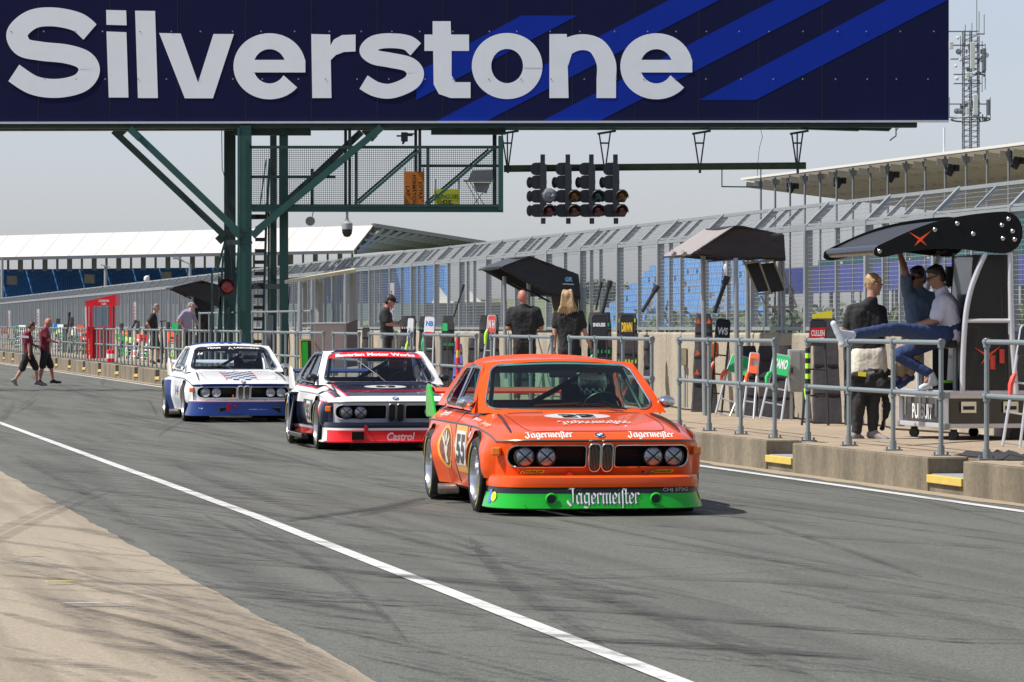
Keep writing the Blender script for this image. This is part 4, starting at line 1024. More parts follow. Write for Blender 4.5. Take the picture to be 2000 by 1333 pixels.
M_well = mat('wheel_well_black', (.006, .006, .006), .9)
M_slat = mat('grille_black', (.010, .010, .011), .5)
M_lamp = mat('headlight_glass', (.30, .31, .33), .07, .7, .35, 55, .5, 30, coat=1)
M_amb = mat('amber_lens_car', (.75, .17, .01), .25, 0, .15, 30, coat=.8)
M_winter = mat('interior_black', (.012, .014, .016), .8)
M_cage = mat('roll_cage_black', (.02, .022, .026), .35, 0, .1)
glass_mat('glass_green', (.60, .86, .80), .05); glass_mat('glass_clear', (.78, .85, .92), .05)
M_gtop = mat('teal_sunstrip', (.03, .22, .20), .2, 0, .1, coat=.5)
M_orbor = mat('amber_border', (.90, .38, .01), .35, coat=.5)
M_brown = mat('emblem_brown', (.19, .03, .015), .4, coat=.5)
M_cream = mat('emblem_cream', (.72, .66, .55), .4, coat=.5)
M_pale_orange = mat('pale_orange_lettering', (.85, .50, .40), .4, coat=.5)
M_stkb = mat('sticker_blue', (.02, .20, .60), .4, coat=.5)

BASE = dict(zb=[(-.87, .605), (-.55, .640), (-.2, .680), (.25, .705), (2.6, .715), (3.6, .70)],
            zc=[(-.87, .618), (-.74, .682), (-.35, .742), (.1, .785), (.52, .822), (.8, .85), (2.6, .87), (2.95, .885), (3.3, .865), (3.62, .80)],
            wb=[(-.87, .82), (-.2, .862), (.3, .87), (2.3, .875), (3.0, .86), (3.62, .80)])
def smooth_tab(tab, x):
    # cubic through table
    n = len(tab)
    if x <= tab[0][0]: return tab[0][1]
    if x >= tab[-1][0]: return tab[-1][1]
    for i in range(n - 1):
        if x <= tab[i + 1][0]:
            x0, y0 = tab[i]; x1, y1 = tab[i + 1]; t = (x - x0) / (x1 - x0)
            m0 = (y1 - tab[i - 1][1]) / (x1 - tab[i - 1][0]) if i > 0 else (y1 - y0) / (x1 - x0)
            m1 = (tab[i + 2][1] - y0) / (tab[i + 2][0] - x0) if i < n - 2 else (y1 - y0) / (x1 - x0)
            h = x1 - x0; t2, t3 = t * t, t * t * t
            return (2 * t3 - 3 * t2 + 1) * y0 + (t3 - 2 * t2 + t) * h * m0 + (-2 * t3 + 3 * t2) * y1 + (t3 - t2) * h * m1
ZB = lambda u: smooth_tab(BASE['zb'], u)
ZC = lambda u: smooth_tab(BASE['zc'], u)
WB = lambda u: smooth_tab(BASE['wb'], u)
def unose(x):
    ax = abs(x); u = -.87 + .045 * (ax / .7) ** 2
    if ax > .60: u += .20 * ((ax - .60) / .22) ** 2.6
    return u
def lean(z): return max(0.0, .605 - z) * .26
def ztop(u, v): return ZB(u) + (ZC(u) - ZB(u)) * max(0.0, 1 - abs(v) ** 6) ** .85
def top_pt(a, v, off=0.0):
    """a < 0: between nose line (a=-1) and front axle (a=0); a >= 0: metres behind the axle. v -1..1 across"""
    if a < 0:
        q = -a; x = v * (WB(-.87) * q + WB(0) * (1 - q)); u = unose(x) * q; ue = -.87 * q
    else: x = v * WB(a); u = a; ue = a
    return Vector((x, u, ztop(ue, v) + off))
def hood_fn(off=.004):
    def f(x, u):           # x lateral metres, u metres from axle (negative to the nose)
        if u < 0: a = max(-1.0, u / -unose(x)) if unose(x) < 0 else u; q = -a; W = WB(-.87) * q + WB(0) * (1 - q); return Vector((x, u, ztop(-.87 * q, x / W) + off))
        return Vector((x, u, ztop(u, x / WB(u)) + off))
    return f
RW = .36; WBASE = 2.625
def wside(u, z, fl):
    zb = ZB(u); w0 = WB(u)
    d = max(0.0, min(1.0, (zb - z) / max(.05, zb - .17)))
    x = w0 + .018 * math.sin(math.pi * min(1, d * 1.1)) - .045 * max(0, d - .6) / .4
    g = max(0.0, min(1.0, (zb - z) / (zb - .50))); g = g * g * (3 - 2 * g)
    g2 = max(0.0, min(1.0, (zb + .0 - z) / .05))
    ff = math.exp(-(abs(u) / .50) ** 4); fr = math.exp(-(abs(u - WBASE) / .52) ** 4)
    if u < 0: ff = max(ff, .75 if u > -.7 else .5)
    x += fl[0] * ff * g + fl[1] * fr * (g if not fl[2] else g2)
    return x
def zlow(u):
    for c in (0.0, WBASE):
        if abs(u - c) < RW: return .325 + math.sqrt(RW * RW - (u - c) ** 2) * .98
    if u < 0: return .30
    return .175 if u < WBASE else .26
def side_fn(sg, fl, off=.004):
    return lambda u, z: Vector((sg * (wside(u, z, fl) + off), u + (lean(z) if u < -.6 else 0), z))
def dam_path(n=10, k=1.0):
    h = [(.0, -.985), (.35, -.975), (.59, -.94), (.73, -.875), (.815, -.74), (.855, -.56), (.865, -.375)]
    pts = [(-x, u, 0) for x, u in h[::-1]] + [(x, u, 0) for x, u in h[1:]]
    return catmull(pts, n)
def dam_u(x):
    p = DP
    for a, b in zip(p, p[1:]):
        if a.x <= x <= b.x and b.x > a.x: return a.y + (b.y - a.y) * (x - a.x) / (b.x - a.x)
    return -.6
DP = dam_path()
def ws_pt(s, t, off=0.0):
    xb = s * .765; ub = .52 + .16 * (abs(s)) ** 2.2; zb_ = .830 - .006 * s * s
    xt = s * .612; ut = 1.14 + .09 * abs(s) ** 2.2; zt = 1.238 - .028 * s * s
    p = Vector((xb, ub, zb_)).lerp(Vector((xt, ut, zt)), t); p.y -= .035 * math.sin(math.pi * max(0, min(1, t))); p.z += .012 * math.sin(math.pi * max(0, min(1, t)))
    return p + Vector((0, -off * .8, off * .6))
def sp_pt(sg, u, z, off=0.0):
    q = (z - .845) / .36; return Vector((sg * (.812 - .160 * q - .03 * q * (1 - q) * -1 + off), u, z))
def frak(word, mb, fn, x0, y0, hgt_, wd, mi=0, nib=.17, lift=.00003, outline=0.0):
    """blackletter drawn with a broad pen; hgt_: x-height, wd: total width"""
    M_ = lambda x, top=1.0, bot=0.0: [[(x - .10, top - .14), (x + .03, top - .03), (x, top - .2), (x, bot + .18), (x + .03, bot + .05), (x + .14, bot + .13)]]
    def c(ch, x):
        if ch == 'J': return [[(x - .05, 1.28), (x + .12, 1.42), (x + .55, 1.38)], [(x + .42, 1.36), (x + .42, .12), (x + .2, -.14), (x - .05, .12), (x - .12, .3)]], .78
        if ch == 'a': return [[(x + .42, .84), (x + .22, .97), (x + .03, .78), (x + .03, .2), (x + .15, .03), (x + .4, .22)]] + M_(x + .45) + [[(x + .05, 1.27), (x + .12, 1.33)], [(x + .34, 1.27), (x + .41, 1.33)]], .74
        if ch == 'g': return [[(x + .42, .9), (x + .2, .97), (x + .03, .78), (x + .03, .25), (x + .17, .08), (x + .42, .22)], [(x + .45, .97), (x + .45, -.1), (x + .25, -.36), (x - .02, -.24)]], .70
        if ch == 'e': return [[(x + .03, .76), (x + .03, .2), (x + .17, .03), (x + .42, .2)], [(x + .03, .78), (x + .22, .97), (x + .40, .78), (x + .36, .60), (x + .08, .44)]], .56
        if ch == 'r': return M_(x + .05) + [[(x + .12, .80), (x + .27, .97), (x + .40, .86)]], .52
        if ch == 'm': return M_(x + .05) + M_(x + .38) + M_(x + .71) + [[(x + .08, .82), (x + .3, .96)], [(x + .41, .82), (x + .63, .96)]], .98
        if ch == 'i': return M_(x + .05) + [[(x + .02, 1.22), (x + .10, 1.32)]], .34
        if ch == 's': return [[(x + .34, 1.30), (x + .12, 1.38), (x + .06, 1.2), (x + .06, -.32)]], .34
        if ch == 't': return [[(x + .05, 1.30), (x + .05, .18), (x + .14, .03), (x + .3, .12)], [(x - .05, .93), (x + .26, .95)]], .38
    xs = []; x = .12
    for ch in word: st_, adv = c(ch, x); xs += st_; x += adv
    tot = x; k = wd / tot; n = Vector((.7, .72)) * nib / 2
    off = 0
    for st_ in xs:
        for a, b in zip(st_, st_[1:]):
            a = Vector(a); b = Vector(b)
            d_ = (b - a).normalized() * .03
            q = [a - n - d_, a + n - d_, b + n + d_, b - n + d_]
            cr = abs((b - a).cross(n)) if hasattr(Vector((0, 0)), 'cross') else 1
            if outline:
                m = sum(q, Vector((0, 0))) / 4; pp = Vector((-(b - a).normalized().y, (b - a).normalized().x)) * .05
                q = [a - n - d_ * 2 - pp, a + n - d_ * 2 + pp, b + n + d_ * 2 + pp, b - n + d_ * 2 - pp]
            off += lift
            vs = [fn(x0 + (p.x - tot / 2) * k, y0 + (p.y - .5) * hgt_, off) for p in q]
            mb.add(vs, [(0, 1, 2, 3)], mi)
def wheel(parent, x, u, wd, fl, steer=0.0, mrim=M_rim, letter_m=M_tlet, r=.318):
    sg = 1 if x > 0 else -1
    w_ = root('wheel', None, None, (0, 0, 0)); w_.parent = parent; w_.location = (x, u, r); w_.rotation_euler = (0, 0, steer)
    M_ = Matrix.Rotation(sg * math.pi / 2, 4, 'Y'); h = wd / 2
    mb = MB(); mb.lathe([(.215, -h + .02), (.235, -h), (.285, -h), (.308, -h + .03), (r, -h + .06), (r + .001, 0), (r, h - .06), (.308, h - .03), (.290, h - .004), (.235, h), (.216, h - .02)], M_, 44)
    mb.build('tyre', M_tyre, w_, smooth=True)
    mb = MB(); mb.lathe([(.218, h - .022), (.222, h - .008), (.214, h - .006), (.205, h - .022), (.198, h - .05), (.190, -h + .04), (.06, -h + .06)], M_, 40); mb.build('rim', mrim, w_, smooth=True)
    mb = MB(); dz = h - .075
    for k in range(16):
        for q in (-1, 1):
            a0 = 2 * math.pi * k / 16; a1 = a0 + q * .33
            mb.beam(M_ @ Vector((.055 * math.cos(a0), .055 * math.sin(a0), dz + .012)), M_ @ Vector((.196 * math.cos(a1), .196 * math.sin(a1), dz - .012)), .009, .016, up=M_.to_3x3() @ Vector((0, 0, 1)))
    mb.lathe([(.001, dz + .05), (.035, dz + .045), (.06, dz + .02), (.06, dz - .02)], M_, 18); mb.build('spokes', mrim, w_, smooth=True)
    mb = MB(); mb.lathe([(.19, -h + .07), (.001, -h + .075)], M_, 24); mb.lathe([(.15, dz - .07), (.15, dz - .085), (.07, dz - .085)], M_, 24); mb.build('brake_disc', M_slat, w_)
    for a0 in (.05, .55):
        mb = MB(); mb.lathe([(.250, h - .001), (.276, h - .0005)], M_, 12, arc=(a0, a0 + .2))
        for q in mb.v: q.x += sg * .002
        mb.build('tyre_lettering', letter_m, w_)
def car(sp):
    lab = sp['label']; R_ = root(sp['name'], lab, 'race car', sp['loc'], sp['yaw'])
    fl = sp['flare']; mats = sp['mats']; mf = sp['mf']
    # ---- upper body surfaces
    va = sorted(set([round(-1 + k / 12, 4) for k in range(25)] + [-.97, .97, -.985, .985, -.93, .93] + sp.get('vl', [])))
    aa = sorted(set([-1, -.985, -.96, -.92] + [-.88 + .08 * k for k in range(11)] + [0.0] + sp.get('al', [])))
    ul = [.06, .12, .2, .28, .36, .44, .52, .60]
    mb = MB(); st_ = aa + ul; rows = [[top_pt(a, v) for v in va] for a in st_]
    mb.grid(rows, flip=False, mf=lambda i, j: mf('top', (st_[i] + st_[i + 1]) / 2, (va[j] + va[j + 1]) / 2))
    vs2 = [.86, .885, .91, .94, .965, .985, 1.0]; us = [.60 + .1 * k for k in range(24)]
    for sg in (-1, 1):
        mb.grid([[top_pt(u, sg * v) for v in vs2] for u in us], flip=sg < 0, mf=lambda i, j: mf('shoulder', us[i], vs2[j]))
    ur = [2.9 + .09 * k for k in range(9)]
    mb.grid([[top_pt(u, v) for v in va] for u in ur], mf=lambda i, j: mf('deck', ur[i], va[j]))
    # ---- sides
    ub = sorted(set([round(-.608 + .05 * k, 3) for k in range(85)] + [c + q * RW * math.sin(t_) for c in (0, WBASE) for q in (-1, 1) for t_ in [math.pi / 2 * j / 9 for j in range(10)]] + [c + q * (RW + .004) for c in (0, WBASE) for q in (-1, 1)] + [3.62] + sp.get('ul', [])))
    ub = [u for u in ub if -.61 <= u <= 3.62]
    zt = sp.get('zl', [])
    for sg in (-1, 1):
        rows = []
        for u in ub:
            zb, zl = ZB(u if u > -.5 else -.87 + (u + .608) * 3.43), zlow(u); row = []
            for k in range(15):
                z = zb + (zl - zb) * (k / 14) ** .9
                xx = wside(u, z, fl)
                if u < -.5: xx = .82 + (xx - .82) * max(0, min(1, (u + .608) / .12)) ** .7 
                row.append(Vector((sg * xx, u + (lean(z) * max(0, min(1, (-.3 - u) / .308))), z)))
            rows.append(row)
        mb.grid(rows, flip=sg > 0, mf=lambda i, j: mf('side', ub[i], (rows[i][j].z + rows[i][j + 1].z) / 2))
        # arch lips
        for c in (0, WBASE):
            lip = []
            for k in range(17):
                an = math.pi * k / 16; u = c - math.cos(an) * (RW - .001); z = .325 + math.sin(an) * RW * .98
                x = wside(u, z, fl); lip.append([Vector((sg * x, u, z)), Vector((sg * (x - .04), u, z)), Vector((sg * (x - .05), u, z + .0))])
            mb.grid([[p for p in r_] for r_ in lip], flip=sg < 0, mf=lambda i, j: mf('lip', c, 0))
    # tail
    tr = [[Vector((v * .80, 3.62, .26 + (ztop(3.62, v) - .26) * k / 6)) for v in va] for k in range(7)]
    mb.grid(tr, flip=True, mf=lambda i, j: mf('tail', 0, 0))
    # ---- front panel with grille openings
    out = [(x / 20 * .82, .605) for x in range(-20, 21)] + [(.82, z) for z in (.55, .5, .45, .4, .36)] + [(x / 20 * .82, .315) for x in range(20, -21, -1)] + [(-.82, z) for z in (.36, .4, .45, .5, .55)]
    gz0, gz1 = .398, .575
    hole = rrect(.118, gz0, .745, gz1, [.02, .075, .075, .03], 6)
    holeL = [(-x, z) for x, z in hole][::-1]
    vs, fs = cdt_fill(out, [hole, holeL], .035)
    def fp(x, z, off=0.0): return Vector((x, unose(x) + lean(z) - off, z))
    b0 = len(mb.f); mb.add([fp(*p) for p in vs], fs)
    for i in range(b0, len(mb.f)):
        cc = sum((mb.v[j] for j in mb.f[i]), Vector()) / len(mb.f[i]); mb.m[i] = mf('front', cc.x, cc.z)
    body = mb.build('body', mats, R_, smooth=True, angle=32)
    part = lambda nm, m, b_, **k: b_.build(nm, m, R_, **k)
    # ---- grilles
    for hl in (hole, holeL):
        cx = sum(p[0] for p in hl) / len(hl); mb = MB()
        mb.add([fp(p[0], p[1], -.11) for p in hl], [tuple(range(len(hl)))]); 
        N = len(hl); a = [fp(*p) for p in hl] + [fp(p[0], p[1], -.11) for p in hl]; mb.add(a, [(i, (i + 1) % N, N + (i + 1) % N, N + i) for i in range(N)])
        z = gz0 + .012
        x0, x1 = min(p[0] for p in hl), max(p[0] for p in hl)
        while z < gz1:
            mb.tube([fp(x0 + (x1 - x0) * q / 6, z, -.045) for q in range(7)], .0042, 4); z += .0165
        o = part('grille', M_slat, mb)
        mb = MB(); mb.tube([fp(p[0], p[1], .004) for p in hl], .0065, 6, closed=True); tr_ = mb.build('grille_trim', sp.get('trim', M_chrome), o, smooth=True)
    for x in (-.615, -.440, .440, .615):
        mb = MB(); M_ = Matrix.Translation(fp(x, .484, .0)) @ Matrix.Rotation(math.pi / 2, 4, 'X')
        mb.lathe([(.084, -.10), (.086, -.01), (.080, .0), (.074, -.004)], M_, 28); o = part('headlight', M_slat, mb, smooth=True)
        mb = MB(); mb.lathe([(.001, .018), (.04, .012), (.073, -.006)], M_, 28); mb.build('glass', M_lamp, o, smooth=True)
        if sp['tape']:
            mb = MB()
            for an in (.72, -.72): d_ = Vector((math.cos(an), 0, math.sin(an))) * .074; mb.beam(fp(x, .484, .019) - d_, fp(x, .484, .019) + d_, .003, .011, up=Vector((0, 0, 1)))
            mb.build('tape_cross', M_black, o)
    # kidneys
    for sg in (-1, 1):
        kx = sg * .052; ko = [(kx + p[0] * .046, .475 + p[1] * .112) for p in [(-1, .55), (-.92, .82), (-.6, .97), (0, 1), (.6, .97), (.92, .82), (1, .55), (1, -.45), (.86, -.78), (.5, -.95), (0, -1), (-.5, -.95), (-.86, -.78), (-1, -.45)]]
        mb = MB(); kp = catmull([fp(p[0], p[1], .030) for p in ko], 3, True)
        mb.add([p + Vector((0, .004, 0)) for p in kp], [tuple(range(len(kp)))]); N = len(kp); mb.add(kp + [p + Vector((0, .06, 0)) for p in kp], [(i, (i + 1) % N, N + (i + 1) % N, N + i) for i in range(N)])
        o = part('kidney_grille', M_slat, mb)
        mb = MB(); mb.tube(kp, .0085, 6, closed=True); mb.build('rim', sp.get('trim', M_chrome) if sp['kid'] else M_darkc, o, smooth=True)
        mb = MB()
        if sp['kid']:
            for q in range(-3, 4):
                x = kx + q * .0115; hh = .100 - .004 * q * q; mb.beam(fp(x, .475 - hh, .036), fp(x, .475 + hh, .036), .0036, .006, up=Vector((0, 1, 0)))
            mb.build('slats', M_darkc, o)
    # ---- indicators, trim line, emblem
    for sg in (-1, 1):
        mb = MB(); c = Vector((sg * .822, -.645, .525)); mb.box(c, (.075, .085, .070), Matrix.Rotation(sg * .35, 3, 'Z'))
        part('indicator', M_amb, mb, bevel=.012)
    mb = MB(); tl = [top_pt(-1, v, .001) + Vector((0, -.005, 0)) for v in [-1 + k / 16 for k in range(33)]]
    mb.tube(tl, .0085, 6)
    for sg in (-1, 1): mb.tube([Vector((sg * (WB(u) + .003 if u > -.5 else .823 + (WB(u) - .82) * (u + .608) / .11), u, ZB(u if u > -.5 else -.87 + (u + .608) * 3.43))) for u in [-.608 + .1 * k for k in range(43)]], .0075, 6)
    part('belt_trim', sp.get('beltm', M_darkc), mb, smooth=True)
    e_c = top_pt(-.965, 0, .010)
    mb = MB(); M_ = Matrix.Translation(top_pt(-.93, 0, .004)) @ Matrix.Rotation(.42, 4, 'X')
    mb.lathe([(.001, .006), (.040, .006), (.043, .0)], M_, 24, 0); mb.lathe([(.001, .0085), (.040, .0085)], M_, 24, 1); mb.lathe([(.001, .010), (.026, .010)], M_, 24, 2)
    mb.lathe([(.001, .0115), (.024, .0115)], M_, 6, 3, arc=(.25, .5)); mb.lathe([(.001, .0115), (.024, .0115)], M_, 6, 3, arc=(.75, 1.0))
    part('emblem', [M_chrome, M_cblack, M_cwhite, M_stkb], mb)
    # ---- air dam
    D = sp['dam']; mb = MB(); rows = []
    for (z, off, mi) in D:
        row = []
        for i, p in enumerate(DP):
            t = DP[min(i + 1, len(DP) - 1)] - DP[max(i - 1, 0)]; n = Vector((t.y, -t.x, 0)).normalized(); row.append(Vector((p.x, p.y, z)) + n * off)
        rows.append(row)
    mb.grid(rows, flip=False, mf=lambda i, j: sp['damf'](i, DP[j].x, D[i][2]))
    part('air_dam', mats, mb, smooth=True, angle=25)
    if sp.get('wheelspat'): pass
    # ---- black innards
    mb = MB()
    for sg in (-1, 1):
        for c in (0, WBASE): mb.lathe([(RW - .004, .50), (RW - .004, .90)], Matrix.Translation((0, c, .325)) @ Matrix.Rotation(sg * math.pi / 2, 4, 'Y'), 24, arc=(0, 1))
        mb.box((sg * .50, 1.5, .42), (.02, 4.1, .44))
    mb.box((0, .0, .50), (1.0, 1.3, .20)); mb.box((0, -.60, .35), (1.3, .05, .5)); mb.box((0, 1.4, .20), (1.5, 2.2, .03)); mb.box((0, 1.35, .2), (1.62, 1.7, .1)); mb.box((0, 3.1, .5), (1.5, .06, .4)); mb.box((0, -.3, .2), (1.3, .9, .03))
    part('chassis', M_well, mb)
    mb = MB(); mb.tube([(-.80, 1.72, .13), (-.97, 1.74, .13)], .045, 14); mb.tube([(-.80, 1.84, .13), (-.965, 1.86, .13)], .045, 14); part('exhaust', mat('exhaust_metal', (.30, .26, .22), .35, .8, .3, 20), mb, smooth=True)
    # ---- glasshouse
    g_out = [(p[0] * .962, p[1]) for p in rrect(-1, .035, 1, .985, [.17, .17, .16, .16], 7)]
    gl = MB(); vs, fs = cdt_fill(g_out, (), .09); gl.add([ws_pt(*p) for p in vs], fs); ws_o = part('windscreen', MATS[sp['glass']], gl, smooth=True)
    out = dense([(-1.085, -.045), (1.085, -.045), (1.085, 1.06), (-1.085, 1.06)], .12)
    mb = MB(); vs, fs = cdt_fill(out, [g_out], .1); b0 = 0; mb.add([ws_pt(p[0], p[1], .004) for p in vs], fs)
    for i in range(len(mb.f)):
        cc = sum((Vector(vs[j]) for j in mb.f[i]), Vector((0, 0))) / 3; mb.m[i] = mf('frame', cc.x, cc.y)
    part('windscreen_frame', mats, mb, smooth=True)
    mb = MB(); mb.tube([ws_pt(p[0], p[1], .007) for p in g_out], .0085, 6, closed=True); mb.build('chrome_strip', M_chrome, ws_o, smooth=True)
    if sp.get('strip'):
        m_, s0 = sp['strip']; q = [p for p in g_out if p[1] >= s0]; xs_ = max(p[0] for p in q)
        poly_ = q + []; poly_ = [(xs_, s0)] + q + [(-xs_, s0)]; poly_ = dense(poly_, .1)
        mb = MB(); vs, fs = cdt_fill(poly_, (), .1); mb.add([ws_pt(p[0], p[1], .003) for p in vs], fs); mb.build('sunstrip', m_, ws_o, smooth=True)
        if sp.get('striptext'):
            for (tx, cx, wd, hd, cy) in sp['striptext']:
                mb = MB(); put_text(mb, tx, cx, cy, wd, hd, lambda x, y: ws_pt(x, y, .008), bold=.045); mb.build('sunstrip_lettering', M_cwhite, ws_o)
            mb = MB()
            if sp.get('striplogo'):
                for a, b in (((-.07, .83), (-.035, .93)), ((-.035, .93), (-.005, .86)), ((-.02, .90), (.03, .83)), ((.02, .84), (.06, .82))): mb.beam(ws_pt(a[0], a[1], .007), ws_pt(b[0], b[1], .007), .012, .002)
            if mb.f: mb.build('sunstrip_logo', M_cwhite, ws_o)
    # roof
    rows = []; rv = sorted(set([-1 + k / 10 for k in range(21)] + sp.get('rv', [])))
    for r in [k / 12 for k in range(13)]:
        row = []
        for v in rv:
            hw = .662 - .02 * r; u = 1.165 + .09 * abs(v) ** 2.2 + r * (1.22 - .1 * abs(v) ** 2)
            z = 1.243 + .042 * math.sin(math.pi * min(1.0, r * .95)) - .034 * v * v - .035 * abs(v) ** 8 - .02 * r * r
            row.append(Vector((v * hw, u, z)))
        rows.append(row)
    mb = MB(); mb.grid(rows, mf=lambda i, j: mf('roof', i / 12, (rv[j] + rv[j + 1]) / 2)); part('roof', mats, mb, smooth=True)
    mb = MB()
    for sg in (-1, 1): mb.tube([Vector((sg * .665, .66 + 0.02, .83)).lerp(Vector((sg * .665, 1.25, 1.19)), 1)] + [r_[0 if sg < 0 else -1] + Vector((sg * .004, 0, 0)) for r_ in rows], .008, 6)
    part('drip_rail', M_chrome, mb, smooth=True)
    # sides of the cabin
    for sg in (-1, 1):
        hole_s = rrect(0, 0, 1, 1, .0, 1); gpoly = [(.76, .852), (2.34, .865), (2.50, .90), (2.44, .98), (2.20, 1.155), (2.10, 1.185), (1.34, 1.195), (1.24, 1.165)]
        gp2 = dense(gpoly, .1); outp = dense([(.63, .825), (3.0, .845), (2.92, .90), (2.42, 1.17), (2.30, 1.225), (1.28, 1.232), (1.18, 1.19)], .1)
        mb = MB(); vs, fs = cdt_fill(outp, [gp2], .12); mb.add([sp_pt(sg, *p) for p in vs], fs); part('side_frame', mats[sp.get('sf', 0)], mb, smooth=True)
        mb = MB(); vs, fs = cdt_fill(gp2, (), .2); mb.add([sp_pt(sg, p[0], p[1], -.006) for p in vs], fs); wo_ = part('side_window', MATS[sp['glass']], mb, smooth=True)
        mb = MB(); mb.tube([sp_pt(sg, *p, .004) for p in gp2], .009, 6, closed=True); mb.tube([sp_pt(sg, 1.78, .86, .004), sp_pt(sg, 1.80, 1.19, .004)], .011, 6); mb.build('window_trim', M_chrome if sp['kid'] else M_black, wo_, smooth=True)
    # rear window
    def rw(s, t): return Vector((s * (.60 + .06 * t), 2.36 + .62 * t + .0 * s - .10 * s * s * (1 - t), 1.215 - .33 * t - .02 * s * s))
    mb = MB(); mb.grid([[rw(-.9 + 1.8 * k / 8, t / 5) for k in range(9)] for t in range(6)]); part('rear_window', MATS[sp['glass']], mb, smooth=True)
    mb = MB(); 
    for sg in (-1, 1): mb.grid([[rw(sg * .9, t / 5) + Vector((0, 0, .003)), rw(sg * 1.08, t / 5)] for t in range(6)], flip=sg < 0)
    part('rear_frame', mats[sp.get('sf', 0)], mb)
    # interior
    mb = MB(); mb.prism([(.60, .80), (.98, .805), (1.02, .72), (.98, .55), (.6, .55)], lambda u, z: (-.70, u, z), (1.4, 0, 0)); mb.box((0, 1.6, .26), (1.4, 2.2, .05)); mb.box((0, 2.75, .55), (1.4, .04, .6)); mb.box((-.0, 1.6, .38), (.22, 2.0, .2))
    for sg in (-1, 1): mb.box((sg * .74, 1.80, .52), (.03, 1.9, .5))
    part('interior', M_winter, mb)
    mb = MB(); r_ = .021
    for sg in (-1, 1):
        mb.tube([(sg * .66, .95, .4), (sg * .655, .85, .84), (sg * .56, 1.28, 1.16), (sg * .55, 1.82, 1.20), (sg * .60, 1.84, .9), (sg * .66, 1.84, .3)], r_, 8); mb.tube([(sg * .55, 1.83, 1.18), (sg * .58, 2.6, .72)], r_, 8)
    mb.tube([(-.55, 1.83, 1.20), (.55, 1.83, 1.20)], r_, 8); mb.tube([(-.56, 1.28, 1.165), (.56, 1.28, 1.165)], r_, 8); mb.tube([(.40, 1.83, 1.17), (-.60, 1.84, .62)], r_ * 1.1, 8); mb.tube([(-.64, 1.84, .80), (.64, 1.84, .80)], r_, 8)
    mb.tube([(-.66, .9, .6), (-.60, 1.84, 1.05)], r_, 8)
    part('roll_cage', M_cage, mb, smooth=True)
    for sx in (.36,):
        mb = MB(); mb.prism([(1.55, .35), (1.62, .33), (1.86, 1.02), (1.78, 1.05)], lambda u, z: (sx - .24, u, z), (.48, 0, 0)); mb.box((sx, 1.45, .36), (.48, .5, .12)); part('seat', M_winter, mb, bevel=.03)
    mb = MB(); M_ = Matrix.Translation((.36, 1.12, .83)) @ Matrix.Rotation(math.radians(-62), 4, 'X'); mb.tube([M_ @ Vector((.165 * math.cos(a_ / 20 * 2 * math.pi), .165 * math.sin(a_ / 20 * 2 * math.pi), 0)) for a_ in range(20)], .013, 8, closed=True); mb.tube([M_ @ Vector((-.16, 0, 0)), M_ @ Vector((0, 0, -.02)), M_ @ Vector((.16, 0, 0))], .012, 6); part('steering_wheel', M_black, mb, smooth=True)
    mb = MB(); mb.box((.02, 1.12, 1.135), (.24, .03, .06)); part('rear_view_mirror', M_black, mb, bevel=.01)
    # mirrors
    for sg in (-1, 1):
        mb = MB(); c = Vector((sg * .86, .80, .90)); mb.lathe([(.001, -.075), (.035, -.068), (.058, -.035), (.066, .0), (.060, .02), (.001, .02)], Matrix.Translation(c) @ Matrix.Rotation(math.radians(-90), 4, 'X') @ Matrix.Scale(1.25, 4, (1, 0, 0)) @ Matrix.Scale(.8, 4, (0, 1, 0)), 18)
        mb.tube([c + Vector((-sg * .03, -.01, -.04)), Vector((sg * .80, .78, .80))], [.018, .012], 8); part('door_mirror', sp['mirror'], mb, smooth=True)
    # strakes on the wings
    for sg in (-1, 1):
        mb = MB(); hf = hood_fn(0); pth = [(.655, .42), (.665, .2), (.68, -.05), (.695, -.3), (.70, -.52), (.70, -.62)]; pc = catmull([(a, b, 0) for a, b in pth], 4); N = len(pc); rows = []
        for i, p in enumerate(pc):
            q = i / (N - 1); hh = .030 * math.sin(math.pi * min(1, .08 + q * .95)) ** .5 if q < .99 else .004; b_ = hf(sg * p.x, p.y); rows.append([b_ + Vector((-.006, 0, 0)), b_ + Vector((-.004, 0, hh)), b_ + Vector((.004, 0, hh)), b_ + Vector((.006, 0, 0))])
        mb.grid(rows, flip=True); part('wing_strake', M_black, mb, smooth=True)
    # cowl vents, wiper, hood seam
    hf = hood_fn(.003); mb = MB()
    for x0, x1 in ((-.56, -.26), (.22, .56)):
        x = x0
        while x < x1: mb.beam(hf(x, .43), hf(x, .465), .008, .003); x += .016
    part('cowl_vent', M_black, mb)
    mb = MB(); hf2 = hood_fn(.0015)
    sm = [(-.60, .40), (-.60, .1), (-.60, -.3), (-.57, -.60), (-.50, -.69), (-.3, -.71), (0, -.72), (.3, -.71), (.50, -.69), (.57, -.60), (.60, -.3), (.60, .1), (.60, .40)]
    mb.tube([hf2(*p[:2]) for p in catmull([(a, b, 0) for a, b in sm], 5)], .0028, 5); part('bonnet_seam', M_slat, mb)
    wl = sp['wiper']; mb = MB(); mb.tube([ws_pt(*wl[0], .03), ws_pt(*wl[1], .03)], .007, 6); mb.tube([ws_pt(*wl[1], .032), ws_pt((wl[1][0] + wl[2][0]) / 2, (wl[1][1] + wl[2][1]) / 2, .022), ws_pt(*wl[2], .018)], .009, 6)
    for extra in sp.get('wiper2', []): mb.tube([ws_pt(*p, .028) for p in extra], .007, 6)
    part('wiper', M_black, mb, smooth=True)
    # tow strap and hooks
    mb = MB(); tx, tz = sp['tow']; u0 = dam_u(tx) if tz < .33 else unose(tx) + .03
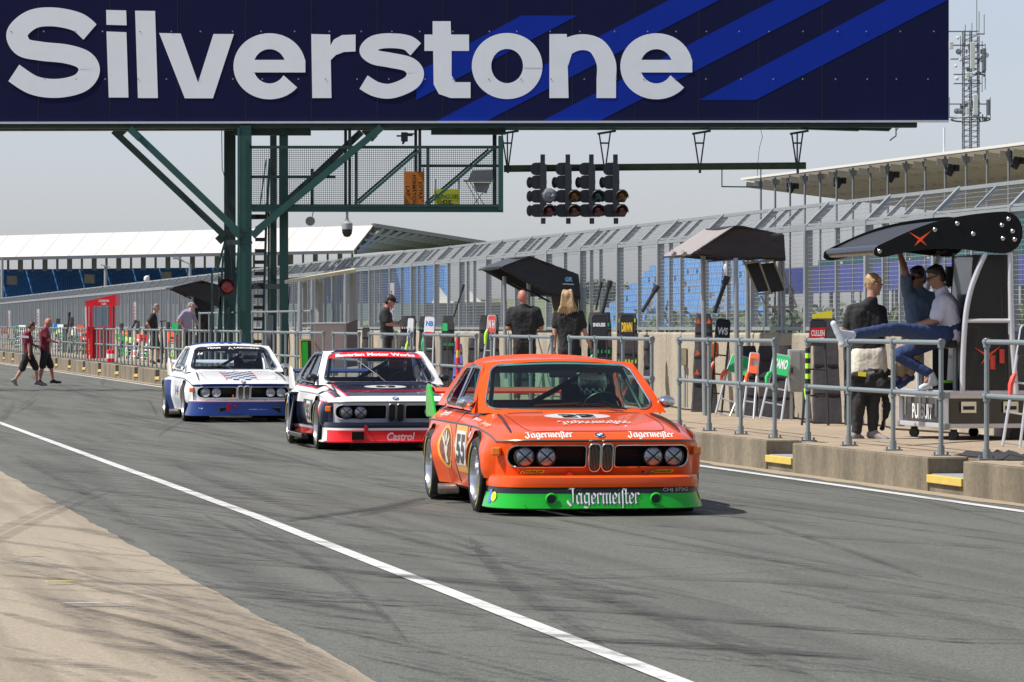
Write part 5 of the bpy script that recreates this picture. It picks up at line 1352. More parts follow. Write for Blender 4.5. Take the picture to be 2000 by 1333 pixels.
    mb.prism([(-.022, .015), (.018, .02), (.03, -.03), (.012, -.06), (-.028, -.055)], lambda a, b: (tx + a, u0 - .045, tz + b), (0, -.012, 0)); mb.tube([(tx, u0 + .06, tz + .03), (tx, u0 - .04, tz + .01)], .01, 6); part('tow_strap', M_cred, mb)
    mb = MB(); mb.tube([(.36, -.80, .36), (.36, -.93, .345), (.362, -.93, .325)], .009, 6); part('bonnet_catch', M_black, mb)
    # wheels
    for x in (-1, 1):
        wheel(R_, x * (.925 + fl[0] - .05 - .14), 0, .26, fl, sp.get('steer', 0), sp.get('rim', M_rim)); wheel(R_, x * (.925 + fl[1] - .06 - .16), WBASE, .32, fl, 0, sp.get('rim', M_rim))
    # roof spoiler and rear wing
    if sp.get('rlip'):
        mb = MB(); rows = [[Vector((v * .66, 2.26 - .12 * abs(v) ** 2.5, 1.262 - .040 * v * v - .10 * abs(v) ** 10)), Vector((v * .67, 2.36 - .12 * abs(v) ** 2.5, 1.300 - .045 * v * v - .12 * abs(v) ** 10)), Vector((v * .67, 2.38 - .12 * abs(v) ** 2.5, 1.285 - .045 * v * v - .12 * abs(v) ** 10)), Vector((v * .65, 2.30 - .12 * abs(v) ** 2.5, 1.240 - .04 * v * v - .1 * abs(v) ** 10))] for v in [-1 + k / 12 for k in range(25)]]
        mb.grid(rows); part('roof_spoiler', sp['rlip'], mb, smooth=True)
    mb = MB(); bm_, fm_ = sp['wing']
    rows = [[Vector((v * .78, 3.38, .955)), Vector((v * .78, 3.50, .985)), Vector((v * .78, 3.62, .99)), Vector((v * .78, 3.62, .965)), Vector((v * .78, 3.40, .935)), Vector((v * .78, 3.38, .955))] for v in (-1, -.5, 0, .5, 1)]
    mb.grid(rows); part('rear_wing', bm_, mb)
    for sg in (-1, 1):
        mb = MB(); mb.prism([(3.10, .72), (3.66, .72), (3.70, .90), (3.66, 1.0), (3.60, 1.025), (3.48, 1.0), (3.36, .93)], lambda u, z: (sg * (.80 - (z - .72) * .0), u, z), (sg * .028, 0, 0)); part('wing_fin', fm_, mb, bevel=.008)
    # decals
    sp['decals'](R_, part, fp)
    # driver
    hd_ = sp['helmet']; Rm = XF[R_.name]
    d = root('person', sp['driver'], 'person', Rm @ Vector((.36, 1.62, .42)), Rm.to_3x3(), 'drivers inside the race cars'); 
    blobs = [('c', (0, 0, .0), (0, .06, .42), .15, .15), ('c', (-.16, .05, .44), (.16, .05, .44), .075, .075), ('c', (0, .04, .48), (0, 0, .58), .06, .06), ('e', (0, -.02, .62), (.08, .1, .12)),
             ('c', (-.19, .04, .43), (-.27, -.18, .28), .05, .042), ('c', (-.27, -.18, .28), (-.14, -.44, .40), .042, .032), ('c', (.19, .04, .43), (.27, -.18, .28), .05, .042), ('c', (.27, -.18, .28), (.14, -.44, .40), .042, .032),
             ('e', (-.14, -.46, .41), (.035, .045, .04)), ('e', (.14, -.46, .41), (.035, .045, .04)), ('c', (-.1, 0, -.02), (-.14, -.5, .02), .085, .065), ('c', (.1, 0, -.02), (.14, -.5, .02), .085, .065)]
    blob_mesh('body', blobs, M_cloth_black, d, .02)
    hb = MB(); hc = Vector((0, -.02, .635))
    rows = []
    for i in range(13):
        th = math.pi * i / 12; row = []
        for j in range(25):
            ph = 2 * math.pi * j / 24; x_, y_, z_ = math.sin(th) * math.cos(ph), math.sin(th) * math.sin(ph), math.cos(th)
            if z_ < -.8: z_ = -.8
            row.append(hc + Vector((x_ * .128, y_ * .155, z_ * .135)))
        rows.append(row)
    hb.grid(rows, flip=True, mf=lambda i, j: hd_['mf'](i, j)); hm = hb.build('helmet', hd_['mats'], d, smooth=True)
    vb = MB(); rows = []
    for i in range(5):
        row = []
        for j in range(13):
            th = math.radians(80 + i * 7.5); ph = math.radians(-90 + (j - 6) * 11); row.append(hc + Vector((math.sin(th) * math.cos(ph) * .131, math.sin(th) * math.sin(ph) * .158, math.cos(th) * .138)))
        rows.append(row)
    vb.grid(rows, flip=True); vb.build('visor', hd_.get('visor', M_cblack), hm, smooth=True)
    return R_
# ---- blob modelling: union of tapered capsules and ellipsoids fused into one skin
def blob_mesh(name, prims, mats, parent, vox=.01, smooth_it=3, matfn=None, world=False, disp=0.0, dscale=8.0):
    mb = MB(); Mi = XF[parent.name].inverted() if world else Matrix.Identity(4)
    for p in prims:
        if p[0] == 'c':
            a, b = Vector(p[1]), Vector(p[2]); ra, rb = p[3], p[4]; sq = p[5] if len(p) > 5 else None
            d = b - a; L = d.length
            if L < 1e-5: d = Vector((0, 0, 1)); L = 1e-5
            d /= L; x = d.orthogonal().normalized()
            if sq: x = (Vector(sq[0]) - d * Vector(sq[0]).dot(d)).normalized()
            y = d.cross(x); rings = []; kk = sq[1] if sq else 1.0
            for i in range(5): an = math.pi / 2 * i / 4 - math.pi / 2; rings.append((a + d * ra * math.sin(an), max(.0005, ra * math.cos(an))))
            for i in range(5): an = math.pi / 2 * i / 4; rings.append((b + d * rb * math.sin(an), max(.0005, rb * math.cos(an))))
            n = 14; vs = [c + (x * math.cos(2 * math.pi * k / n) * kk + y * math.sin(2 * math.pi * k / n)) * r for c, r in rings for k in range(n)]
            fs = [(i * n + k, i * n + (k + 1) % n, (i + 1) * n + (k + 1) % n, (i + 1) * n + k) for i in range(len(rings) - 1) for k in range(n)]
            fs += [tuple(range(n))[::-1], tuple((len(rings) - 1) * n + k for k in range(n))]
            mb.add([Mi @ v for v in vs], fs)
        else:
            c, r = Vector(p[1]), p[2]; R = p[3] if len(p) > 3 else Matrix.Identity(3); n, m = 18, 12; vs = []
            for i in range(1, m):
                th = math.pi * i / m
                for k in range(n): ph = 2 * math.pi * k / n; vs.append(c + R @ Vector((r[0] * math.sin(th) * math.cos(ph), r[1] * math.sin(th) * math.sin(ph), r[2] * math.cos(th))))
            T0 = len(vs); vs += [c + R @ Vector((0, 0, r[2])), c + R @ Vector((0, 0, -r[2]))]
            fs = [(i * n + k, (i + 1) * n + k, (i + 1) * n + (k + 1) % n, i * n + (k + 1) % n) for i in range(m - 2) for k in range(n)]
            fs += [(T0, k, (k + 1) % n) for k in range(n)] + [(T0 + 1, (m - 2) * n + (k + 1) % n, (m - 2) * n + k) for k in range(n)]
            mb.add([Mi @ v for v in vs], fs)
    me = bpy.data.meshes.new('tmp'); me.from_pydata([tuple(v) for v in mb.v], [], mb.f)
    o = bpy.data.objects.new('tmp', me)
    md = o.modifiers.new('r', 'REMESH'); md.mode = 'VOXEL'; md.voxel_size = vox
    if smooth_it: ms = o.modifiers.new('s', 'SMOOTH'); ms.factor = .5; ms.iterations = smooth_it
    m2 = baked(o); bpy.data.objects.remove(o); bpy.data.meshes.remove(me)
    m2.name = name; m2.materials.clear()
    if not isinstance(mats, (list, tuple)): mats = [mats]
    for m in mats: m2.materials.append(m)
    if disp:
        from mathutils import noise
        nv = len(m2.vertices); co = [0.0] * (3 * nv); no = [0.0] * (3 * nv); m2.vertices.foreach_get('co', co); m2.vertices.foreach_get('normal', no)
        for i in range(0, 3 * nv, 3):
            q = disp * (noise.noise(Vector((co[i] * dscale, co[i + 1] * dscale, co[i + 2] * dscale * .6))) + .5 * noise.noise(Vector((co[i], co[i + 1], co[i + 2])) * dscale * 2.3))
            co[i] += no[i] * q; co[i + 1] += no[i + 1] * q; co[i + 2] += no[i + 2] * q
        m2.vertices.foreach_set('co', co)
    if matfn:
        for p in m2.polygons: p.material_index = matfn(p.center)
    m2.polygons.foreach_set('use_smooth', [True] * len(m2.polygons)); m2.update()
    r = bpy.data.objects.new(name, m2); col.objects.link(r); r.parent = parent
    return r
def ellipse2(cx, cy, rx, ry, n=28): return [(cx + rx * math.cos(2 * math.pi * k / n), cy + ry * math.sin(2 * math.pi * k / n)) for k in range(n)]
def patch(mb, poly_, fn, off, mi=0, step=.06):
    vs, fs = cdt_fill(dense(poly_, step), (), step); mb.add([fn(p[0], p[1], off) for p in vs], fs, mi)
def H3(off0=0): return lambda x, u, off=0.0: hood_fn(.003 + off0 + off)(x, u)
def S3(sg, fl): return lambda u, z, off=0.0: side_fn(sg, fl, .003 + off)(u, z)
def D3(slope=.0): return lambda x, z, off=0.0: Vector((x, dam_u(x) - .012 - off - slope * max(0, .20 - z), z))

# -------- orange car
FL1 = (.055, .085, False)
def mf1(k, a, v): return 0
def damf1(i, x, m): return m
def decals1(R_, part, fp):
    fw = D3(.24)
    mb = MB(); frak('Jagermeister', mb, fw, .0, .150, .088, .60, 0, .19); part('jagermeister_lettering', M_swhite, mb)
    f_b = lambda x, z, off=0: fw(x, z, off - .004)
    mb = MB(); frak('Jagermeister', mb, f_b, .0, .150, .088, .60, 0, .19, .00001, outline=1); part('lettering_outline', M_black, mb)
    h = H3()
    for cx in (-.42, .44):
        mb = MB(); frak('Jagermeister', mb, lambda x, y, off=0: top_pt(-.92 + y, x / .84, .003 + off), cx, .0, .075, .40, 0, .26); part('jagermeister_lettering', M_cwhite, mb)
    mb = MB(); frak('Jagermeister', mb, lambda x, y, off=0: h(x, -y, off + .006), .04, .33, .12, .60, 0, .26); part('jagermeister_lettering', M_cwhite, mb)
    mb = MB(); patch(mb, ellipse2(-.02, .16, .28, .20), lambda x, u, off=0: h(x, u, off), 0); o = part('number_roundel', M_cwhite, mb)
    mb = MB(); put_text(mb, '55', -.02, -.16, .30, .26, lambda x, y: h(x, -y, .003), bold=.05); mb.build('number', M_cblack, o)
    for cx, w_ in ((-.57, .2), (.50, .2)):
        mb = MB(); patch(mb, [(cx - .09, .350), (cx + .105, .350), (cx + .12, .372), (cx - .075, .372)], lambda x, z, off=0: fp(x, z, .004 + off), 0); o = part('sponsor_sticker', M_fyel, mb)
        mb = MB(); put_text(mb, 'DUNLOP', cx + .03, .361, .15, .014, lambda x, z: fp(x, z, .007), bold=.06, shear=.3)
        for q in range(4): mb.box(fp(cx - .085 + .012 * q, .361 + .007 * ((q % 2) * 2 - 1), .008), (.011, .002, .011))
        mb.build('lettering', M_black, o)
    mb = MB(); put_text(mb, 'CHJ 373G', .60, .214, .22, .036, lambda x, z: D3()(x, z, .008), bold=.01); part('registration_lettering', M_lgrey, mb)
    for sg in (-1, 1):
        mb = MB(); c = .83
        o = None
        def fd(q, z, off=0):   # along the dam curve beyond the corner
            i = min(len(DP) - 2, max(0, int(q))); a, b = DP[i], DP[i + 1]; p = a.lerp(b, q - i); t = (b - a).normalized(); n = Vector((t.y, -t.x, 0)); pp = Vector((sg * abs(p.x), p.y, z)); nn = Vector((sg * abs(n.x), n.y, 0)); return pp + nn * (.014 + off + .24 * max(0, .20 - z) * .9)
        mb.grid([[fd(.25 * len(DP) * 0 + 100 + q, z) for q in (6.0, 7, 8, 9.5)] for z in (.215, .155, .105)]); o = part('suspension_sticker', M_stkb, mb)
        mb = MB(); rows = [[fd(103.3 + 2.6 * r_ * math.cos(a_ * math.pi / 10), .160 + .040 * r_ * math.sin(a_ * math.pi / 10), .002) for a_ in range(21)] for r_ in (.02, 1)]; mb.grid(rows); part('round_sticker', M_fyel, mb)
    fl = FL1
    for sg in (-1,):
        s3 = S3(sg, fl)
        mb = MB(); patch(mb, [(.62, .70), (1.26, .70), (1.26, .66), (1.36, .52), (1.22, .36), (1.22, .30), (.64, .30), (.62, .40), (.56, .52)], s3, 0, 0); o = part('number_panel', M_orbor, mb)
        mb = MB(); patch(mb, [(.68, .655), (1.18, .655), (1.29, .52), (1.14, .36), (.68, .36), (.62, .52)], s3, .003, 0); mb.build('white_field', M_cwhite, o)
        mb = MB(); [put_text(mb, '5', q, .50, .235, .25, lambda a, z: s3(1.90 - a, z, .006), bold=.05) for q in (.83, 1.09)]; mb.build('number', M_cblack, o)
        mb = MB(); patch(mb, ellipse2(1.80, .50, .33, .195), s3, 0, 0); o = part('stag_badge', M_orbor, mb)
        mb = MB(); patch(mb, ellipse2(1.80, .50, .27, .16), s3, .003, 0); mb.build('badge_field', M_brown, o)
        mb = MB(); f_ = lambda a, z, off=0: s3(1.80 - a, z, .006 + off)
        patch(mb, [(-.06, .355), (.07, .355), (.05, .43), (.09, .47), (.10, .50), (.03, .51), (0, .50), (-.03, .51), (-.10, .50), (-.09, .47), (-.05, .43)], f_, 0)
        for sgn in (-1, 1):
            patch(mb, [(sgn * .03, .505), (sgn * .10, .51), (sgn * .19, .565), (sgn * .20, .60), (sgn * .15, .585), (sgn * .11, .545), (sgn * .14, .60), (sgn * .12, .625), (sgn * .085, .56)][::sgn], f_, .001)
        patch(mb, ellipse2(0, .59, .05, .055, 14), f_, .002); mb.build('stag_figure', M_cream, o)
        mb = MB(); patch(mb, [(.36, .66), (.44, .66), (.44, .61), (.36, .61)], s3, .002, 0); patch(mb, [(.38, .58), (.43, .58), (.43, .50), (.38, .50)], s3, .002, 0); part('small_sticker', M_cwhite, mb)
        tf = lambda x_u, vv, off=0: top_pt(x_u, sg * (.985 - vv), .003 + off)
        mb = MB(); frak('Jagermeister', mb, lambda a, y, off=0: top_pt(-a, -(.945 - y), .010 + off), .02, .0, .035, .42, 0, .3); part('jagermeister_lettering', M_pale_orange, mb)
        mb = MB(); put_text(mb, 'BMW ALPINA', -.46, .01, .34, .035, lambda a, y: top_pt(-a, -(.945 - y), .010), bold=.03); part('alpina_lettering', M_cwhite, mb)
        mb = MB(); frak('Jagermeister', mb, lambda a, y, off=0: top_pt(-a, -(.95 - y), .010 + off), -2.3, .0, .04, .5, 0, .3); part('jagermeister_lettering', M_cwhite, mb)
    for x in (-.43, .43):
        mb = MB(); M_ = Matrix.Translation((x, dam_u(x) - .03, .145)) @ Matrix.Rotation(math.pi / 2, 4, 'X'); mb.lathe([(.001, .002), (.034, .002)], M_, 20, 0); mb.lathe([(.034, .002), (.042, .016), (.052, .0)], M_, 20, 1); part('brake_duct', [M_black, M_cgreen], mb, smooth=True)
    mb = MB()
    for q in range(6): mb.box((-.36 + q * .145, -.855 + .006 * abs(q - 2.5), .3315), (.10, .02, .004))
    part('dam_slots', M_black, mb)
    for x in [-.8 + .16 * k for k in range(11)]:
        mb = MB(); mb.lathe([(.001, .004), (.006, .003), (.007, 0)], Matrix.Translation((x, dam_u(x) - .043, .095)) @ Matrix.Rotation(math.pi / 2, 4, 'X'), 8); part('dam_rivet', M_darkc, mb)
    mb = MB(); [mb.tube([Vector((-(WB(u_) + .0), u_, z_)) for (u_, z_) in pts_], .003, 5) for pts_ in ([(1.28, .70), (1.28, .3)],)]
    part('door_seam', M_slat, MB().tube([Vector((-(wside(1.30, z_, FL1) + .001), 1.30 + (z_ - .7) * .02, z_)) for z_ in (.70, .6, .5, .4, .3, .2)], .004, 5))
    part('door_seam', M_slat, MB().tube([top_pt(1.29 + .14 * (1 - v) * 7, -v, .001) for v in (1, .97, .94, .91, .88, .86)], .004, 5))
    part('door_seam', M_slat, MB().tube([Vector((-(wside(.46, z_, FL1) + .001), .46, z_)) for z_ in (.70, .6, .5, .4, .3, .2)], .004, 5))
def helm1(i, j):
    if i > 9: return 0
    if 7 <= i <= 9: return (i + j) % 2
    return 2 if i < 4 and 2 < j % 8 < 5 else 0
sp1 = dict(name='race_car', label='orange racing coupe with green and black chin spoiler and number 55', loc=(.590, 34.12, 0), yaw=math.radians(8.8), flare=FL1,
    mats=[M_orange, M_cblack, M_cgreen, M_cwhite], mf=mf1, damf=damf1, dam=[(.325, -.19, 0), (.335, -.06, 0), (.331, -.02, 0), (.318, -.002, 0), (.29, .004, 0), (.240, .004, 1), (.188, .006, 2), (.15, .018, 2), (.085, .036, 2), (.072, .040, 2), (.066, .036, 2), (.072, -.06, 2)],
    tape=True, kid=True, trim=M_chrome, glass='glass_green', strip=(M_gtop, .95), tow=(-.26, .335), wiper=[(.62, -.01), (.10, .10), (-.42, .075)], wiper2=[[(.62, -.01), (.35, .14)], [(.05, .07), (.3, .09), (.48, .05)]],
    mirror=M_chrome, rlip=M_orange, wing=(M_orange, M_cgreen), decals=decals1, driver='driver in white helmet with checked band inside the orange racing coupe',
    helmet=dict(mats=[M_cwhite, M_cblack, M_cblue], mf=helm1, visor=mat('helmet_visor', (.05, .06, .08), .15, coat=1)), steer=math.radians(2))
car(sp1)

# -------- black, white and red car
FL2 = (.05, .10, True)
def mf2(k, a, v):
    # mats: 0 navy 1 white 2 red 3 grey
    if k == 'top':
        av = abs(v)
        if a > -.80:
            if av < .70: return 0
            if av < .735: return 2
            if av < .80: return 1 if a > -.99 else 0
            if a > -.1: return (2 if av < .83 else 1) if av > .80 and a > .1 else 0
            return 0 if av < .88 else (2 if av < .90 else 1)
        if a > -.825 and av < .735: return 2
        return 1
    if k == 'shoulder': return 1 if v > .93 else (2 if v > .90 else 0)
    if k == 'side':
        u, z = a, v
        if z > .60 and u < 2.9: return 1 if u > .1 else (1 if z > .62 else 2 if z > .605 else 0)
        if u < -.1:
            d = (z - .35) - (-u) * .5
            if -.32 < u and z > .44 - (u + .1) * .0: return 1
            if -.36 < u and z > .44: return 2
            return 0
        if z < .235 and .5 < u < 2.2: return 2
        if z < .29 and .5 < u < 2.2: return 1
        return 0
    if k == 'front': return 3 if abs(a) < .775 else 0
    if k == 'frame': return 1 if abs(a) > .9 else 0
    if k == 'roof': return 1 if abs(v) > .9 else (2 if abs(v) > .87 else 0)
    return 0
def decals2(R_, part, fp):
    f = D3()
    mb = MB(); put_text(mb, 'Castrol', .04, .185, .35, .10, lambda x, z: f(x, z, .010), bold=.02, shear=.25); part('castrol_lettering', M_cwhite, mb)
    h = H3(); mb = MB(); patch(mb, ellipse2(-.0, .14, .27, .19), lambda x, u, off=0: h(x, u, off), 0); o = part('number_roundel', M_cwhite, mb)
    mb = MB(); put_text(mb, '93', 0, -.14, .26, .24, lambda x, y: h(x, -y, .003), bold=.05); mb.build('number', M_cblack, o)
    s3 = S3(-1, FL2); mb = MB(); patch(mb, [(.75, .60), (1.15, .60), (1.20, .5), (1.15, .32), (.75, .32), (.70, .5)], s3, 0); o = part('number_panel', M_cwhite, mb)
    mb = MB(); put_text(mb, '93', .72, .46, .40, .22, lambda a, z: s3(1.67 - a, z, .004), bold=.04); mb.build('number', M_cblack, o)
    # square rear arch with a deep opening facing forwards
    for sg in (-1, 1):
        mb = MB(); x0 = .86; x1 = 1.0
        mb.prism([(2.04, .66), (2.12, .69), (2.30, .70), (2.30, .19), (2.10, .17), (2.04, .19)], lambda u, z: (sg * (x1 - .02 - (.06 if z > .65 else 0)), u, z), (sg * .03, 0, 0)); mb.box((sg * .92, 2.16, .685), (.16, .26, .03)); part('box_arch', M_cnavy, mb, bevel=.01)
        mb = MB(); mb.box((sg * .925, 2.25, .43), (.13, .02, .48)); part('arch_duct', M_well, mb)
        mb = MB(); mb.box((sg * 1.012, 2.17, .60), (.004, .10, .09)); o = part('sticker', M_stkb, mb)
        mb = MB(); mb.box((sg * 1.0125, 2.24, .60), (.004, .04, .09)); mb.build('sticker_stripe', M_fyel, o)
        mb = MB(); mb.box((sg * .98, 1.30, .165), (.10, 1.55, .06)); part('side_skirt', M_cblack, mb, bevel=.015)
    mb = MB(); mb.box((-.50, -.99, .195), (.15, .04, .10)); o = part('brake_duct', M_well, mb); mb = MB(); mb.tube([(-.58, -1.01, .25), (-.42, -1.01, .25), (-.42, -1.01, .14), (-.58, -1.01, .14)], .007, 6, closed=True); mb.build('duct_rim', M_cred, o)
    mb = MB(); put_text(mb, 'BMW', -.30, .0, .18, .028, lambda a, y: top_pt(-a, -(.955 - y), .004), bold=.03); part('side_lettering', M_cwhite, mb)
    mb = MB(); hf = hood_fn(.002); mb.tube([hf(-.55 + .11 * k, -.30 + .0 * k) for k in range(11)], .004, 5); part('bonnet_pinstripe', M_cred, mb)
def damf2(i, x, m):
    if m == 2 and (abs(x) > .84): return 1 if abs(x) < .88 else 0
    if m == 1 and abs(x) > .88: return 0
    return m
p2 = (-1.590, 52.0)
sp2 = dict(name='race_car', label='navy, white and red racing coupe with Bavarian Motor Works windscreen banner', loc=(p2[0], p2[1], zr(52)), yaw=math.radians(9.6), flare=FL2,
    mats=[M_cnavy, M_cwhite, M_cred, M_cgrey], mf=mf2, damf=damf2, vl=[.70, -.70, .735, -.735, .80, -.80, .83, -.83, .88, -.88, .90, -.90], al=[-.80, -.825], zl=[], ul=[-.32, -.36, -.1], rv=[.9, -.9, .87, -.87],
    dam=[(.335, -.19, 0), (.362, -.04, 0), (.358, .0, 0), (.33, .008, 0), (.29, .004, 1), (.262, .004, 2), (.20, .006, 2), (.135, .012, 2), (.128, .05, 2), (.112, .05, 2), (.115, -.06, 2)],
    tape=True, kid=False, trim=M_cgrey, glass='glass_clear', strip=(M_cred, .80), striptext=[('Bavarian Motor Works', 0, 1.64, .105, .882)], tow=(-.40, .30), wiper=[(.08, -.01), (-.02, .15), (-.38, .66)],
    mirror=M_black, rlip=None, wing=(M_cblue, M_cwhite), decals=decals2, driver='driver in dark blue helmet inside the navy, white and red coupe', sf=0, beltm=M_cgrey,
    helmet=dict(mats=[mat('helmet_blue', (.015, .03, .12), .25, coat=1), M_cred], mf=lambda i, j: 1 if i == 4 else 0, visor=mat('face_shadow', (.12, .05, .04), .6)))
car(sp2)

# -------- white and blue car
FL3 = (.05, .12, True)
VK = [round(-.30 + .12 * k, 3) for k in range(6)]
def mf3(k, a, v):
    # 0 white 1 blue 2 red 3 grey
    if k == 'top':
        if -.32 < v < .30 and a > -.86:
            if v < -.30 or v > .285: return 2
            c = int((v + .30) / .1175)
            r = int((a + .86) / .16) if a < 0 else int(5 + a / .16)
            return (c + r) % 2
        if -.91 < a < -.86 : return 0
        if a < -.975: return 1
        return 0
    if k == 'roof': 
        if -.33 < v < .33: return (int((v + .33) / .11)) % 2 if abs(v) < .30 else 2
        return 0
    if k == 'side':
        u, z = a, v
        if u > 2.02 and z < .66: return 1
        if u < -.30 and z < .315: return 1
        return 0
    if k == 'lip': return 1 if a > 1 else 0
    if k == 'front':
        if v > .585: return 1
        if v < .335: return 2
        return 3 if abs(a) < .78 else (1 if abs(a) < .80 else 0)
    return 0
def decals3(R_, part, fp):
    f = D3()
    mb = MB(); put_text(mb, 'BARDELLA Racing', .22, .20, .30, .042, lambda x, z: f(x, z, .012), bold=.02); part('racing_lettering', M_cwhite, mb)
    mb = MB(); put_text(mb, 'FUCHS', -.74, .215, .13, .05, lambda x, z: f(x, z, .012), bold=.03, shear=.2); part('fuchs_lettering', M_cwhite, mb)
    mb = MB(); put_text(mb, '14', -.80, .68, .12, .10, lambda x, y: ws_pt(x, y, .006), bold=.03, shear=.2); part('number', M_cwhite, mb)
    for x in (-.33, .50):
        mb = MB(); mb.box((x, dam_u(x) - .012, .19), (.17, .03, .12)); part('brake_duct', M_well, mb, bevel=.02)
    h = H3(); mb = MB(); put_text(mb, 'o __', .36, -.10, .16, .03, lambda x, y: h(x, -y)); part('bonnet_lettering', M_cblue, mb)
    s3 = S3(-1, FL3); mb = MB(); put_text(mb, '14', 1.2, .50, .5, .16, lambda a, z: s3(2.4 - a, z, .004), bold=.03); part('number', M_cblue, mb)
    mb = MB(); mb.tube([fp(-.17, .40, -.02), fp(-.17, .45, .0)], .016, 6); part('orange_strap', M_org, mb)
    mb = MB(); mb.prism([(-.03, .0), (.02, .02), (.0, -.12), (-.06, -.10)], lambda a, b: (-.25 + a, -1.03, .30 + b), (0, -.015, 0)); mb.prism([(.0, .0), (.03, .02), (.08, -.03), (.06, -.045)], lambda a, b: (-.19 + a, -1.03, .27 + b), (0, -.01, 0)); part('tow_strap', M_cred, mb)
p3 = (-4.50, 67.3)
sp3 = dict(name='race_car', label='white racing coupe with blue chin spoiler and blue checked bonnet stripe', loc=(p3[0], p3[1], zr(68)), yaw=math.radians(10.0), flare=FL3,
    mats=[M_cwhite, M_cblue, M_cred, M_cgrey], mf=mf3, damf=lambda i, x, m: m, vl=[-.32, -.30, -.1825, -.065, .0525, .17, .285, .30], al=[round(-.86 + .16 * k, 3) for k in range(6)] + [-.975, -.91], rv=[-.33, -.30, -.22, -.11, 0.0, .11, .22, .30, .33],
    dam=[(.335, -.19, 0), (.352, -.04, 0), (.348, .0, 2), (.335, .004, 1), (.26, .012, 1), (.18, .03, 1), (.125, .05, 1), (.11, .05, 1), (.115, -.06, 1)],
    tape=False, kid=True, trim=M_cgrey, glass='glass_clear', strip=(M_cblack, .84), striptext=[('TEAM', -.47, .36, .062, .905), ('LASCOBAR', .42, .70, .062, .905)], striplogo=True, tow=(-.3, .33), wiper=[(.0, -.01), (-.2, .13), (-.88, .30)],
    mirror=M_chrome, rlip=M_cblue, wing=(M_cwhite, M_cwhite), decals=decals3, driver='driver in white helmet inside the white and blue coupe', beltm=M_cblue,
    helmet=dict(mats=[M_cwhite], mf=lambda i, j: 0))
car(sp3)
# ================================================================ PEOPLE
def skin_mat(nm, c): return mat(nm, c, .55, 0, .10, 20)
SK_L = skin_mat('skin_light', (.46, .24, .17)); SK_R = skin_mat('skin_reddish', (.44, .18, .13)); SK_T = skin_mat('skin_tan', (.30, .15, .10))
def cl(nm, c, sc=16): return mat(nm, c, .88, 0, .18, sc, .5, 18)
C_black = cl('cotton_black', (.018, .017, .019)); C_maroon = cl('cotton_maroon', (.17, .012, .03)); C_white = cl('cotton_white', (.62, .62, .70)); C_steel = cl('cotton_steel_blue', (.10, .15, .22))
C_denim = cl('denim', (.022, .045, .13)); C_olive = cl('cotton_olive', (.045, .048, .035)); C_lilac = cl('cotton_lilac', (.28, .25, .36)); C_khaki = cl('cotton_khaki', (.30, .24, .16)); C_cream = cl('cotton_cream', (.62, .58, .48)); C_suit = cl('suit_black', (.022, .021, .022), 30)
H_blond = mat('hair_blond', (.38, .245, .12), .5, 0, .5, 40, .6, 60); H_dark = mat('hair_dark', (.012, .009, .008), .45, 0, .3, 40, .5, 60); H_brown = mat('hair_brown', (.075, .038, .022), .5, 0, .4, 40, .5, 60); H_grey = mat('hair_grey', (.18, .17, .16), .6, 0, .4, 40, .5, 60)
M_shoe_w = mat('shoe_white', (.60, .64, .68), .6, 0, .15, 20); M_shoe_b = mat('shoe_blue', (.03, .06, .16), .6, 0, .2, 20); M_shoe_g = mat('shoe_grey', (.20, .20, .20), .7, 0, .3, 25); M_sole = mat('shoe_sole', (.35, .30, .24), .7)
def hand_prims(w_, dr, palm_n, k=1.0, curl=.5, thumb=1):
    """palm and five separate fingers; dr: direction of the hand, palm_n: out of the back of the hand"""
    dr = dr.normalized(); pn = (palm_n - dr * palm_n.dot(dr)).normalized(); sd_ = dr.cross(pn); out = []
    c = w_ + dr * .045 * k; out.append(('c', w_ - dr * .01, w_ + dr * .02, .026 * k, .030 * k)); 
    for q in (-1.5, -.5, .5, 1.5): out.append(('c', w_ + sd_ * q * .012 * k + dr * .015, w_ + sd_ * q * .019 * k + dr * .085 * k, .015 * k, .013 * k))
    for i, q in enumerate((-1.5, -.5, .5, 1.5)):
        L = (.062, .074, .070, .054)[i] * k; a = w_ + sd_ * q * .020 * k + dr * .085 * k; d1 = (dr - pn * curl * .6).normalized(); d2 = (dr - pn * curl * 1.6).normalized(); d3 = (dr * .6 - pn * curl * 2.2).normalized()
        b = a + d1 * L * .45; c2 = b + d2 * L * .32; e = c2 + d3 * L * .25
        out += [('c', a, b, .0105 * k, .0100 * k), ('c', b, c2, .0100 * k, .0092 * k), ('c', c2, e, .0092 * k, .0082 * k)]
    a = w_ + sd_ * -.026 * k * thumb + dr * .02 * k; b = a + (dr * .6 - sd_ * .7 * thumb).normalized() * .042 * k; e = b + (dr * .9 - sd_ * .2 * thumb - pn * .3).normalized() * .034 * k
    out += [('c', a, b, .014 * k, .012 * k), ('c', b, e, .012 * k, .010 * k)]
    return out
